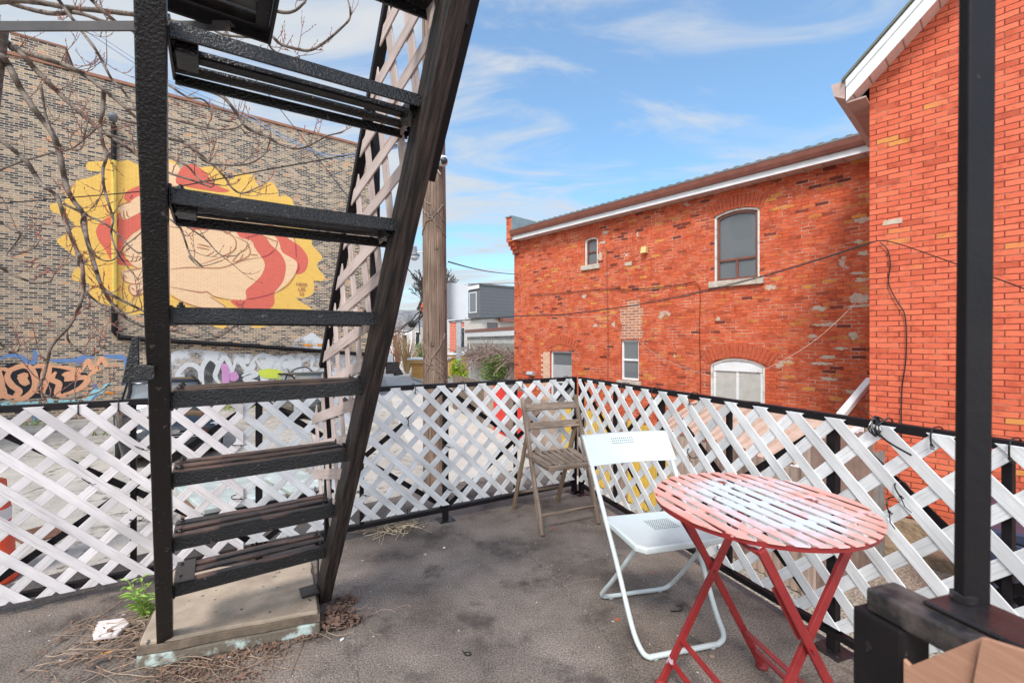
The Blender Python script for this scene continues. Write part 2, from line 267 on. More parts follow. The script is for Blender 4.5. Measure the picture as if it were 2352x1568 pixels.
mt['block'] = brick_mat('whitewashed_blocks', [(0, (0.52, 0.52, 0.50)), (1, (0.62, 0.62, 0.60))], (0.42, 0.42, 0.41), bw=0.4, rh=0.2, ms=0.008, dirt=0.3, bump=0.3)
mt['graffiti_white'] = None
redstops = [(0.0, (0.17, 0.040, 0.026)), (0.04, (0.38, 0.078, 0.036)), (0.15, (0.51, 0.096, 0.042)), (0.55, (0.59, 0.115, 0.048)), (0.86, (0.64, 0.138, 0.058)), (0.95, (0.56, 0.17, 0.05)), (1.0, (0.64, 0.26, 0.06))]
mt['brick_wing'] = brick_mat('old_red_brick', redstops, (0.60, 0.42, 0.33), paint=(0.33, 0.066, 0.036), plo=0.46, phi=0.60, patch=(0.50, 0.39, 0.31), patchlo=0.665, grime=(0.42, 0.32, 0.30), dirt=0.9, zones=0.4, ms=0.0065, rh=0.068, bw=0.215, distort=0.008)
mt['brick_gable'] = brick_mat('painted_red_brick', [(0.0, (0.48, 0.092, 0.048)), (0.15, (0.61, 0.122, 0.062)), (0.6, (0.66, 0.142, 0.075)), (0.97, (0.70, 0.168, 0.085)), (1, (0.62, 0.25, 0.07))], (0.56, 0.25, 0.16), paint=(0.20, 0.042, 0.026), plo=0.50, phi=0.70, grime=(0.6, 0.46, 0.42), dirt=0.85, zones=0.35, ms=0.0065, rh=0.069, bw=0.222, distort=0.008)
mt['arch'] = M('arch_brick', (0.54, 0.11, 0.045), (0.36, 0.065, 0.032), scale=14, rough=0.85, bump=0.5)
mt['yellowbrick'] = brick_mat('bare_patch_brick', [(0, (0.34, 0.12, 0.07)), (1, (0.52, 0.22, 0.12))], (0.66, 0.55, 0.46), rh=0.068, bw=0.215, ms=0.009)
mt['palebrick'] = brick_mat('bare_pale_brick', [(0, (0.62, 0.33, 0.20)), (1, (0.70, 0.45, 0.30))], (0.66, 0.58, 0.5), rh=0.068, bw=0.215, ms=0.009)
brownstops = [(0.0, (0.050, 0.042, 0.040)), (0.28, (0.095, 0.076, 0.066)), (0.50, (0.26, 0.188, 0.128)), (0.80, (0.40, 0.288, 0.19)), (0.95, (0.48, 0.34, 0.215)), (1.0, (0.58, 0.27, 0.12))]
mt['brick_brown'] = brick_mat('brown_grey_brick', brownstops, (0.60, 0.52, 0.425), bw=0.21, rh=0.075, ms=0.0085, grime=(0.55, 0.5, 0.48), dirt=0.6, zones=0.45, bump=0.6)
mt['coping'] = M('clay_coping', (0.34, 0.15, 0.09), (0.25, 0.12, 0.08), rough=0.8)
mt['p_yellow'] = painted_brick('mural_yellow', (0.88, 0.54, 0.135)); mt['p_red'] = painted_brick('mural_red', (0.74, 0.165, 0.115))
mt['p_cream'] = painted_brick('mural_cream', (0.90, 0.60, 0.36)); mt['p_line'] = M('mural_brown_line', (0.46, 0.18, 0.085), bump=0)
mt['p_plum'] = M('mural_plum_line', (0.42, 0.05, 0.08), bump=0)
mt['s_black'] = painted_brick('spray_black', (0.03, 0.03, 0.035)); mt['s_peach'] = painted_brick('spray_peach', (0.85, 0.42, 0.24))
mt['s_cyan'] = painted_brick('spray_cyan', (0.36, 0.66, 0.72)); mt['s_white'] = painted_brick('spray_white', (0.66, 0.67, 0.68))
mt['s_blue'] = painted_brick('spray_blue', (0.16, 0.27, 0.50)); mt['s_lime'] = painted_brick('spray_lime', (0.66, 0.74, 0.10))
mt['s_pink'] = painted_brick('spray_pink', (0.62, 0.30, 0.55)); mt['s_orange'] = painted_brick('spray_orange', (0.80, 0.30, 0.05))
def haze_paint(name, col, thr=0.45):
    m, t, b = new_mat(name); c = coords(t); n = N(t, 'ShaderNodeTexNoise', i_Scale=1.6, i_Detail=8, i_Roughness=0.65); L(t, c, 0, n, 'Vector')
    rp = ramp(t, [(thr - 0.08, 0.0), (thr + 0.10, 0.9)]); L(t, n, 0, rp, 0); L(t, rp, 0, b, 'Alpha')
    b.inputs['Base Color'].default_value = (*col, 1); b.inputs['Roughness'].default_value = 0.8; return m
mt['s_fog'] = haze_paint('faded_white_overspray', (0.68, 0.69, 0.70)); mt['s_fogblack'] = haze_paint('faded_black_overspray', (0.05, 0.05, 0.055), 0.47)
# floor of the terrace
def floor_mat():
    m, t, b = new_mat('worn_roof_membrane'); c = coords(t)
    n = N(t, 'ShaderNodeTexNoise', i_Scale=1.6, i_Detail=8, i_Roughness=0.62); L(t, c, 0, n, 'Vector')
    rp = ramp(t, [(0.34, (0.052, 0.039, 0.032)), (0.47, (0.152, 0.121, 0.100)), (0.68, (0.255, 0.206, 0.172))]); L(t, n, 0, rp, 0)
    g = N(t, 'ShaderNodeTexNoise', i_Scale=150.0, i_Detail=3); L(t, c, 0, g, 'Vector'); gr = ramp(t, [(0.36, 0.5), (0.64, 1.5)]); L(t, g, 0, gr, 0)
    m1 = mixc(t, 1.0, (rp, 0), (gr, 0), 'MULTIPLY')
    s = N(t, 'ShaderNodeTexNoise', i_Scale=38.0, i_Detail=4); L(t, c, 0, s, 'Vector'); sr = ramp(t, [(0.735, 0.0), (0.76, 0.85)]); L(t, s, 0, sr, 0)
    m2 = mixc(t, (sr, 0), (m1, 2), (0.42, 0.38, 0.34))
    d = N(t, 'ShaderNodeTexNoise', i_Scale=3.4, i_Detail=9, i_Roughness=0.7); L(t, c, 0, d, 'Vector'); dr = ramp(t, [(0.54, 0.0), (0.66, 0.85)]); L(t, d, 0, dr, 0)
    m3 = mixc(t, (dr, 0), (m2, 2), (0.050, 0.038, 0.033)); L(t, m3, 2, b, 'Base Color')
    b.inputs['Roughness'].default_value = 0.82
    bp = N(t, 'ShaderNodeBump', i_Strength=0.8, i_Distance=0.003); L(t, g, 0, bp, 'Height'); L(t, bp, 0, b, 'Normal'); return m
mt['floor'] = floor_mat()
mt['seam'] = M('membrane_seam', (0.16, 0.135, 0.12), (0.12, 0.10, 0.088), scale=9, rough=0.9, bump=0.5, bscale=200)
mt['lot'] = M('pitted_asphalt', (0.54, 0.49, 0.43), (0.34, 0.305, 0.265), spec=0.1, scale=0.9, rough=0.95, bump=0.9, bscale=45, bdist=0.02, spots=(0.17, 0.15, 0.13), spotscale=7, spotlo=0.58, spothi=0.70, det=9)
_t = mt['lot'].node_tree; _b = [n for n in _t.nodes if n.type == 'BSDF_PRINCIPLED'][0]; _src = _b.inputs['Base Color'].links[0].from_socket
_c = coords(_t, 'Object', (0.33, 0.33, 0.33)); _n = N(_t, 'ShaderNodeTexNoise', i_Scale=2.5, i_Detail=6); L(_t, _c, 0, _n, 'Vector'); _mv = N(_t, 'ShaderNodeVectorMath', operation='MULTIPLY_ADD'); _mv.inputs[1].default_value = (.5, .5, .5); L(_t, _n, 'Color', _mv, 0); L(_t, _c, 0, _mv, 2)
_v = N(_t, 'ShaderNodeTexVoronoi', feature='DISTANCE_TO_EDGE', i_Scale=1.2); L(_t, _mv, 0, _v, 'Vector'); _r = ramp(_t, [(0.0, 0.75), (0.014, 0.0)]); L(_t, _v, 0, _r, 0); _m = mixc(_t, (_r, 0), (0, 0, 0), (0.12, 0.105, 0.09)); _t.links.new(_src, _m.inputs[6]); L(_t, _m, 2, _b, 'Base Color')
mt['lane'] = M('lane_concrete', (0.58, 0.53, 0.475), (0.47, 0.43, 0.385), spec=0.1, scale=0.8, rough=0.9, bump=0.3, bscale=20, spots=(0.30, 0.27, 0.24), spotscale=3, spotlo=0.66, spothi=0.74)
mt['gravel'] = M('yard_gravel', (0.44, 0.38, 0.31), (0.16, 0.13, 0.10), scale=38, rough=0.95, bump=1.0, bscale=40, bdist=0.03, lo=0.4, hi=0.62, det=3)
mt['grass'] = M('weed_grass', (0.17, 0.26, 0.05), (0.28, 0.30, 0.09), bump=0)
# ------------------------------------------------------------------ mesh building
class MB:
    def __init__(s): s.v = []; s.f = []; s.uv = []; s.mi = []
    def face(s, idx, uvs, mi=0): s.f.append(idx); s.uv.append(uvs); s.mi.append(mi)
    def box(s, c, ax, ay, az, sx, sy, sz, mi=0):
        """box of full sizes sx, sy, sz along unit axes ax, ay, az; u follows ax"""
        c = Vector(c); ax = Vector(ax); ay = Vector(ay); az = Vector(az); b = len(s.v); o = rnd.random() * 20
        for i in (-1, 1):
            for j in (-1, 1):
                for k in (-1, 1): s.v.append(c + ax * (i * sx / 2) + ay * (j * sy / 2) + az * (k * sz / 2))
        x, y, z = sx, sy, sz
        def q(a, bb, cc, d, uv): s.face([b + a, b + bb, b + cc, b + d], [(p[0] + o, p[1] + o) for p in uv], mi)
        q(0, 1, 3, 2, [(0, 0), (0, z), (y, z), (y, 0)]); q(4, 6, 7, 5, [(0, 0), (y, 0), (y, z), (0, z)])
        q(0, 4, 5, 1, [(0, 0), (x, 0), (x, z), (0, z)]); q(2, 3, 7, 6, [(0, 0), (0, z), (x, z), (x, 0)])
        q(0, 2, 6, 4, [(0, 0), (0, y), (x, y), (x, 0)]); q(1, 5, 7, 3, [(0, 0), (x, 0), (x, y), (0, y)])
        return s
    def cube(s, x0, x1, y0, y1, z0, z1, mi=0):
        return s.box(((x0 + x1) / 2, (y0 + y1) / 2, (z0 + z1) / 2), (1, 0, 0), (0, 1, 0), (0, 0, 1), abs(x1 - x0), abs(y1 - y0), abs(z1 - z0), mi)
    def bar(s, p, q, wd, th, up=(0, 0, 1), mi=0):
        """bar from p to q, wd across, th along up"""
        p = Vector(p); q = Vector(q); ax = (q - p).normalized(); up = Vector(up)
        ay = up.cross(ax)
        if ay.length < 1e-5: ay = Vector((1, 0, 0)).cross(ax)
        ay.normalize(); az = ax.cross(ay)
        return s.box((p + q) / 2, ax, ay, az, (q - p).length, wd, th, mi)
    def tube(s, pts, r, seg=8, mi=0, cap=True, closed=False):
        pts = [Vector(p) for p in pts]; n = len(pts)
        if not hasattr(r, '__len__'): r = [r] * n
        prev = None; b = len(s.v); ul = 0; us = []
        for i, p in enumerate(pts):
            if closed: d = pts[(i + 1) % n] - pts[i - 1]
            else: d = pts[min(i + 1, n - 1)] - pts[max(i - 1, 0)]
            if d.length < 1e-9: d = Vector((0, 0, 1))
            d.normalize()
            if prev is None:
                a = Vector((0, 0, 1)) if abs(d.z) < 0.9 else Vector((1, 0, 0)); x = a.cross(d).normalized()
            else: x = (prev - d * prev.dot(d)); x = x.normalized() if x.length > 1e-6 else prev
            prev = x; y = d.cross(x)
            if i: ul += (pts[i] - pts[i - 1]).length
            us.append(ul)
            for k in range(seg):
                an = 2 * math.pi * k / seg; s.v.append(p + (x * math.cos(an) + y * math.sin(an)) * r[i])
        o = rnd.random() * 9
        m = n if closed else n - 1
        for i in range(m):
            j = (i + 1) % n; pr = 2 * math.pi * max(r[i], 1e-4)
            for k in range(seg):
                k2 = (k + 1) % seg
                s.face([b + i * seg + k, b + i * seg + k2, b + j * seg + k2, b + j * seg + k],
                       [(us[i] + o, pr * k / seg), (us[i] + o, pr * (k + 1) / seg), (us[i] + o + (pts[j] - pts[i]).length, pr * (k + 1) / seg), (us[i] + o + (pts[j] - pts[i]).length, pr * k / seg)], mi)
        if cap and not closed:
            s.face([b + k for k in range(seg)][::-1], [(0, 0)] * seg, mi); s.face([b + (n - 1) * seg + k for k in range(seg)], [(0, 0)] * seg, mi)
        return s
    def lathe(s, prof, seg=24, c=(0, 0, 0), mi=0, axis=2):
        b = len(s.v); c = Vector(c)
        for (r, z) in prof:
            for k in range(seg):
                a = 2 * math.pi * k / seg; v = [r * math.cos(a), r * math.sin(a), z]
                if axis == 1: v = [v[0], z, v[1]]
                if axis == 0: v = [z, v[0], v[1]]
                s.v.append(c + Vector(v))
        for i in range(len(prof) - 1):
            for k in range(seg):
                k2 = (k + 1) % seg
                s.face([b + i * seg + k, b + i * seg + k2, b + (i + 1) * seg + k2, b + (i + 1) * seg + k], [(k / seg, prof[i][1]), ((k + 1) / seg, prof[i][1]), ((k + 1) / seg, prof[i + 1][1]), (k / seg, prof[i + 1][1])], mi)
        s.face([b + k for k in range(seg)][::-1], [(0, 0)] * seg, mi); s.face([b + (len(prof) - 1) * seg + k for k in range(seg)], [(0, 0)] * seg, mi)
        return s
    def prism(s, poly, fn, t0, t1, mi=0, uvfn=None):
        """2-D polygon extruded: fn(a, b, t) -> point"""
        n = len(poly); b = len(s.v)
        for t in (t0, t1):
            for (x, y) in poly: s.v.append(Vector(fn(x, y, t)))
        uvfn = uvfn or (lambda x, y: (x, y)); uv = [uvfn(x, y) for x, y in poly]
        s.face([b + i for i in range(n)], uv, mi); s.face([b + n + i for i in range(n)][::-1], uv[::-1], mi)
        for i in range(n):
            j = (i + 1) % n; s.face([b + i, b + n + i, b + n + j, b + j], [uv[i], uv[i], uv[j], uv[j]], mi)
        return s
    def quad(s, a, b_, c, d, mi=0):
        b = len(s.v); s.v += [Vector(a), Vector(b_), Vector(c), Vector(d)]; l1 = (s.v[b + 1] - s.v[b]).length; l2 = (s.v[b + 2] - s.v[b + 1]).length
        s.face([b, b + 1, b + 2, b + 3], [(0, 0), (l1, 0), (l1, l2), (0, l2)], mi); return s
    def build(s, name, mats, parent=None, bevel=0, smooth=False, local=False, seg=2, recalc=True):
        """vertices are world points unless local; a parent is an Empty with its own transform"""
        me = bpy.data.meshes.new(name)
        vs = s.v
        if parent is not None and not local:
            mi = MATS[parent.name].inverted(); vs = [mi @ v for v in vs]
        me.from_pydata([tuple(v) for v in vs], [], s.f)
        if not isinstance(mats, (list, tuple)): mats = [mats]
        for m in mats: me.materials.append(m if not isinstance(m, str) else mt[m])
        ul = me.uv_layers.new(name='UVMap'); k = 0
        for poly, uvs, mi in zip(me.polygons, s.uv, s.mi):
            poly.material_index = mi; poly.use_smooth = smooth
            for li, uv in zip(poly.loop_indices, uvs): ul.data[li].uv = uv
        if recalc:
            bm = bmesh.new(); bm.from_mesh(me); bmesh.ops.recalc_face_normals(bm, faces=bm.faces); bm.to_mesh(me); bm.free()
        o = bpy.data.objects.new(name, me); sc.collection.objects.link(o)
        if parent is not None: o.parent = parent; MATS[o.name] = MATS[parent.name].copy()
        else: MATS[o.name] = Matrix.Identity(4)
        if bevel:
            md = o.modifiers.new('bevel', 'BEVEL'); md.width = bevel; md.segments = seg; md.limit_method = 'ANGLE'; md.harden_normals = False
        if smooth:
            try: me.shade_auto_smooth = True
            except Exception: pass
        return o
MATS = {}
def thing(name, label, cat, loc=(0, 0, 0), rz=0, group=None):
    o = bpy.data.objects.new(name, None); o.empty_display_size = 0.1; sc.collection.objects.link(o)
    o.location = loc; o.rotation_euler = (0, 0, rz); MATS[o.name] = Matrix.Translation(Vector(loc)) @ Matrix.Rotation(rz, 4, 'Z')
    o['label'] = label; o['category'] = cat
    if group: o['group'] = group
    return o
def tag(o, label, cat, group=None, kind=None):
    o['label'] = label; o['category'] = cat
    if group: o['group'] = group
    if kind: o['kind'] = kind
    return o
def struct(o): o['kind'] = 'structure'; return o
def copy_tree(o, loc=None, rz=None, label=None):
    c = o.copy(); sc.collection.objects.link(c)
    def rec(a, b):
        for ch in a.children:
            if ch is b: continue
            d = ch.copy(); sc.collection.objects.link(d); d.parent = b; rec(ch, d)
    rec(o, c)
    if loc is not None: c.location = loc
    if rz is not None: c.rotation_euler = (0, 0, rz)
    if label: c['label'] = label
    return c
def clip(poly, x0, x1, y0, y1):
    def cl(p, inside, inter):
        o = []
        for i in range(len(p)):
            a, b = p[i - 1], p[i]; ia, ib = inside(a), inside(b)
            if ib:
                if not ia: o.append(inter(a, b))
                o.append(b)
            elif ia: o.append(inter(a, b))
        return o
    def ix(X): return lambda a, b: (X, a[1] + (b[1] - a[1]) * (X - a[0]) / (b[0] - a[0]))
    def iy(Y): return lambda a, b: (a[0] + (b[0] - a[0]) * (Y - a[1]) / (b[1] - a[1]), Y)
    for ins, it in ((lambda p: p[0] >= x0 - 1e-9, ix(x0)), (lambda p: p[0] <= x1 + 1e-9, ix(x1)), (lambda p: p[1] >= y0 - 1e-9, iy(y0)), (lambda p: p[1] <= y1 + 1e-9, iy(y1))):
        if len(poly) < 3: return []
        poly = cl(poly, ins, it)
    return poly
def cr(pts, n=6, closed=False):
    """Catmull-Rom through points of any dimension"""
    pts = [tuple(p) for p in pts]; m = len(pts); out_ = []
    rng = range(m) if closed else range(m - 1)
    for i in rng:
        g = (lambda k: pts[k % m]) if closed else (lambda k: pts[min(max(k, 0), m - 1)])
        a, b, c, d = g(i - 1), g(i), g(i + 1), g(i + 2)
        for k in range(n):
            t = k / n
            out_.append(tuple(0.5 * (2 * b[j] + (c[j] - a[j]) * t + (2 * a[j] - 5 * b[j] + 4 * c[j] - d[j]) * t * t + (3 * b[j] - a[j] - 3 * c[j] + d[j]) * t ** 3) for j in range(len(b))))
    if not closed: out_.append(pts[-1])
    return out_
# ================================================================== SETTING
def sheet(name, pts, z, m):
    mb = MB(); b = len(mb.v)
    for p in pts: mb.v.append(Vector((p[0], p[1], z)))
    mb.face(list(range(len(pts))), [(p[0], p[1]) for p in pts]); o = mb.build(name, m); return struct(o)
sheet('ground', [(-400, -300), (400, -300), (400, 700), (-400, 700)], GZ, 'lot')
lanep = [G(x, y, GZ) for x, y in ((905, 846), (880, 860), (893, 890), (903, 930), (922, 988), (955, 1050), (1010, 1108))]
lanep = [(p.x, p.y) for p in lanep]
sheet('lane', lanep + [(-0.3, 6.2), (0.9, 6.0), (1.9, 7.05), (-2.3, 17.3), (-4.5, 24), (-5.2, 34), (-6, 46)], GZ + 0.004, 'lane')
sheet('gravel_yard', [(-2.25, 17.3), (2.0, 6.9), (0.9, 6.0), (0.9, 2), (2.6, -3), (9, -3), (9, 3), (-0.2, 14)], GZ + 0.008, 'gravel')
TE = [(-4.5, 0.81), (0.324, 4.577), (2.97, -2.5), (-4.5, -2.5)]
mb = MB()
mb.prism([(x, y) for x, y in TE], lambda x, y, t: (x, y, t), -0.12, 0.0); struct(mb.build('terrace_floor', 'floor', bevel=0.006))
cx0 = (-0.8, 0.8); ins = [(cx0[0] + (x - cx0[0]) * 0.985, cx0[1] + (y - cx0[1]) * 0.985) for x, y in TE]
mb = MB(); mb.prism(ins, lambda x, y, t: (x, y, t), GZ - 0.1, -0.121); tag(mb.build('low_extension', 'brick_brown'), 'low brick extension that carries the roof terrace', 'building')
# membrane seams: thin overlapping strips of the roofing
for i, (a, b_) in enumerate((((803, 1400), (812, 1568)), ((1500, 1568), (1225, 1275)), ((30, 1405), (330, 1318)))):
    p, q = G(*a), G(*b_); q = p + (q - p) * 1.25; m_ = MB(); m_.bar(p + Vector((0, 0, 0.0015)), q + Vector((0, 0, 0.0015)), 0.035, 0.0015); struct(m_.build('membrane_seam', 'floor'))
# ------------------------------------------------------------------ walls with openings
def wall(mb, x0, x1, z0, z1, holes, y=0.0):
    xs = sorted({x0, x1} | {h[0] for h in holes} | {h[1] for h in holes}); zs = sorted({z0, z1} | {h[2] for h in holes} | {h[3] for h in holes})
    for i in range(len(xs) - 1):
        for k in range(len(zs) - 1):
            a, b_, c, d = xs[i], xs[i + 1], zs[k], zs[k + 1]; mx_, mz = (a + b_) / 2, (c + d) / 2
            if mx_ < x0 or mx_ > x1 or any(h[0] < mx_ < h[1] and h[2] < mz < h[3] for h in holes): continue
            mb.quad((a, y, c), (b_, y, c), (b_, y, d), (a, y, d))
    for (a, b_, c, d) in [h[:4] for h in holes]:      # reveals
        D = 0.13
        mb.quad((a, y, c), (a, y + D, c), (a, y + D, d), (a, y, d)); mb.quad((b_, y, c), (b_, y, d), (b_, y + D, d), (b_, y + D, c))
        mb.quad((a, y, d), (a, y + D, d), (b_, y + D, d), (b_, y, d)); mb.quad((a, y, c), (b_, y, c), (b_, y + D, c), (a, y + D, c))
def arcpts(xa, xb, z1, rise, n=12):
    a = (xb - xa) / 2; xc = (xa + xb) / 2; Rr = (a * a + rise * rise) / (2 * rise); zc_ = z1 - Rr; th = math.asin(a / Rr)
    return [(xc + Rr * math.sin(-th + 2 * th * i / n), zc_ + Rr * math.cos(-th + 2 * th * i / n)) for i in range(n + 1)], xc, zc_, Rr, th
def spandrel(mb, xa, xb, z1, rise):
    pts, *_ = arcpts(xa, xb, z1, rise)
    fn = lambda x, z, t: (x, t, z); m = len(pts) // 2
    mb.prism([(xa, z1)] + pts[:m + 1][0:], fn, 0.0, 0.129); mb.prism([(xb, z1)] + pts[m:][::-1], fn, 0.0, 0.129)
def voussoirs(mb, xa, xb, z1, rise, n, h, extra=0.0):
    pts, xc, zc_, Rr, th = arcpts(xa, xb, z1, rise); th *= 1 + extra
    for i in range(n):
        a0 = -th + 2 * th * i / n; a1 = -th + 2 * th * (i + 1) / n; g = 0.006 / Rr; a0 += g; a1 -= g; hh = h * (0.97 + 0.06 * rnd.random())
        poly = [(xc + Rr * math.sin(a0), zc_ + Rr * math.cos(a0)), (xc + (Rr + hh) * math.sin(a0), zc_ + (Rr + hh) * math.cos(a0)),
                (xc + (Rr + hh) * math.sin(a1), zc_ + (Rr + hh) * math.cos(a1)), (xc + Rr * math.sin(a1), zc_ + Rr * math.cos(a1))]
        mb.prism(poly, lambda x, z, t: (x, t, z), -0.012 - 0.004 * rnd.random(), -0.001)
# ------------------------------------------------------------------ MURAL BUILDING
Fm = Frame(-15.8, 13.96, 0.8025, 0.5967)
mu = thing('mural_building', 'tall brown brick building with a painted mural and graffiti along its foot', 'building', (-15.8, 13.96, 0), Fm.rot)
mb = MB(); TZ = 10.25
mb.quad((-12, 0, GZ), (11.6, 0, GZ), (11.6, 0, TZ), (-12, 0, TZ)); mb.quad((11.6, 0, GZ), (11.6, 12, GZ), (11.6, 12, TZ), (11.6, 0, TZ))
mb.quad((-12, 12, GZ), (-12, 0, GZ), (-12, 0, TZ), (-12, 12, TZ)); mb.quad((11.6, 12, GZ), (-12, 12, GZ), (-12, 12, TZ), (11.6, 12, TZ))
mb.build('wall', 'brick_brown', mu, local=True)
mb = MB(); mb.cube(-12.02, 11.63, -0.05, 12.02, TZ, TZ + 0.11); mb.build('coping', 'coping', mu, bevel=0.01, local=True)
a, za = Fm.loc(25, 80); b_, zb = Fm.loc(150, 115)
mb = MB(); mb.cube(a, b_, -0.01, 1.4, TZ - 0.3, 10.95); ch = mb.build('chimney', 'brick_brown', mu, local=True)
mb = MB(); mb.cube(a - 0.03, b_ + 0.03, -0.04, 1.43, 10.951, 11.0); mb.build('cap', 'coping', ch, local=True)
K4 = lambda x, y: (91.9 + x * .29948, 336.9 + y * .29948)       # measured on an enlargement of the mural
def wp(pts, conv=None): return [Fm.loc(*(conv(*p) if conv else p)) for p in pts]
def paint(name, pts, mat_, layer, conv=K4, closed=True, n=5, parent=mu):
    q = cr(wp(pts, conv), n, True); mb = MB(); off = -0.003 * layer
    r_ = delaunay_2d_cdt([Vector(p) for p in q], [], [list(range(len(q)))], 1, 1e-5)
    mb.v = [Vector((p[0], off, p[1])) for p in r_[0]]
    for f in r_[2]:
        f = list(f); P_ = [r_[0][i] for i in f]; ar = sum(P_[i - 1][0] * P_[i][1] - P_[i][0] * P_[i - 1][1] for i in range(len(P_)))
        if ar < 0: f = f[::-1]
        mb.face(f, [(r_[0][i][0], r_[0][i][1]) for i in f])
    return mb.build(name, mat_, parent, local=True, recalc=False)
def _unused():
    # triangulate the outline through bmesh
    bm = bmesh.new(); vs = [bm.verts.new((x, off, z)) for x, z in tri]
    try: f = bm.faces.new(vs)
    except Exception: bm.free(); return
    bmesh.ops.triangulate(bm, faces=[f], ngon_method='EAR_CLIP'); bm.verts.ensure_lookup_table()
    mb.v = [v.co.copy() for v in bm.verts]
    for v, i in zip(bm.verts, range(len(bm.verts))): v.index = i
    for f in bm.faces:
        vs_ = list(f.verts); ar = sum(vs_[i - 1].co.x * vs_[i].co.z - vs_[i].co.x * vs_[i - 1].co.z for i in range(3))
        if abs(ar) < 1e-7: continue
        if ar < 0: vs_ = vs_[::-1]
        mb.face([v.index for v in vs_], [(v.co.x, v.co.z) for v in vs_])
    bm.free(); return mb.build(name, mat_, parent, local=True, recalc=False)
def stroke(mb, pts, wd, layer, conv=K4, n=6, taper=True):
    """ribbon of paint on the wall"""
    q = cr(wp(pts, conv), n); off0 = -0.003 * layer - 0.0001 * (len(mb.v) % 37); L_ = []; R_ = []
    for i, (x, z) in enumerate(q):
        off = off0 - 0.00003 * i
        a = q[max(i - 1, 0)]; c = q[min(i + 1, len(q) - 1)]; dx, dz = c[0] - a[0], c[1] - a[1]; l = math.hypot(dx, dz) or 1
        k = wd / 2 * (min(1, 0.35 + 3 * min(i, len(q) - 1 - i) / len(q)) if taper else 1)
        L_.append((x - dz / l * k, off, z + dx / l * k)); R_.append((x + dz / l * k, off, z - dx / l * k))
    for i in range(len(q) - 1): mb.quad(L_[i], L_[i + 1], R_[i + 1], R_[i])
yel = [(75,460),(100,432),(170,430),(205,385),(190,330),(270,300),(275,262),(370,240),(460,205),(470,190),(380,185),(352,150),(380,115),(480,112),(555,90),(600,112),(680,105),(760,140),(860,110),(970,100),(1040,118),(1085,180),(1150,150),(1220,160),(1310,150),(1390,170),(1430,245),(1490,245),(1500,212),(1580,205),(1640,230),(1655,275),(1700,310),(1730,275),(1790,280),(1830,350),(1830,385),(1880,372),(1930,400),(1950,445),(2010,500),(2000,560),(2050,600),(2035,655),(2085,700),(2085,750),(2120,790),(2165,850),(2125,900),(2145,950),(2185,1000),(2160,1030),(2100,1030),(2105,1070),(2090,1130),(2020,1160),(1965,1158),(2000,1190),(2080,1240),(2040,1268),(1900,1290),(1780,1360),(1650,1392),(1590,1350),(1480,1345),(1400,1395),(1300,1360),(1240,1335),(1120,1360),(1000,1325),(880,1330),(800,1280),(690,1290),(600,1235),(470,1200),(380,1125),(375,1050),(270,1030),(245,990),(270,940),(340,900),(370,870),(270,840),(200,790),(130,730),(160,690),(230,650),(265,600),(230,560),(180,530),(100,500)]
paint('mural_cloud', yel, 'p_yellow', 1, n=4)
crm = [(625,960),(630,1020),(690,1050),(680,1085),(700,1135),(740,1140),(830,1110),(1000,1130),(1100,1195),(1250,1240),(1400,1245),(1425,1232),(1370,1180),(1300,1150),(1460,1175),(1600,1180),(1800,1125),(1900,1040),(1970,960),(1985,880),(1960,760),(1920,650),(1840,600),(1700,560),(1500,520),(1300,440),(1200,440),(1000,470),(800,560),(700,640),(640,740),(660,840),(720,930),(640,945)]
paint('mural_body', crm, 'p_cream', 2, n=4)
paint('mural_face', [(680,430),(640,440),(592,465),(612,500),(610,540),(650,558),(700,540),(800,480),(840,400),(760,380)], 'p_cream', 4)
paint('mural_head', [(970,120),(900,200),(930,290),(1000,340),(1080,300),(1070,200),(1060,150)], 'p_cream', 2)
for pts in ([(770,490),(700,525),(650,545),(600,512),(540,535),(470,575),(430,640),(450,720),(500,790),(545,870),(600,902),(705,912),(650,840),(640,760),(700,680),(770,630),(820,560)],
            [(780,300),(700,325),(655,355),(648,400),(690,432),(740,405),(820,360)],
            [(1045,280),(1055,210),(1110,145),(1170,138),(1250,180),(1310,250),(1360,300),(1450,335),(1400,350),(1250,330),(1120,305)],
            [(1080,545),(1110,600),(1150,632),(1300,635),(1300,590),(1250,560)], [(1370,580),(1410,630),(1450,645),(1490,625),(1510,590)],
            [(1500,605),(1530,690),(1620,722),(1650,780),(1722,890),(1700,980),(1640,1045),(1580,1100),(1575,1172),(1462,1175),(1520,1235),(1600,1252),(1730,1252),(1795,1205),(1800,1120),(1865,1030),(1885,910),(1845,820),(1770,750),(1725,690),(1610,615)],
            [(1670,625),(1790,680),(1835,740),(1860,810),(1970,885),(1962,975),(2030,955),(2055,890),(2045,830),(1990,760),(1900,700),(1870,640),(1760,600)]):
    paint('mural_band', pts, 'p_red', 3)
mb = MB()
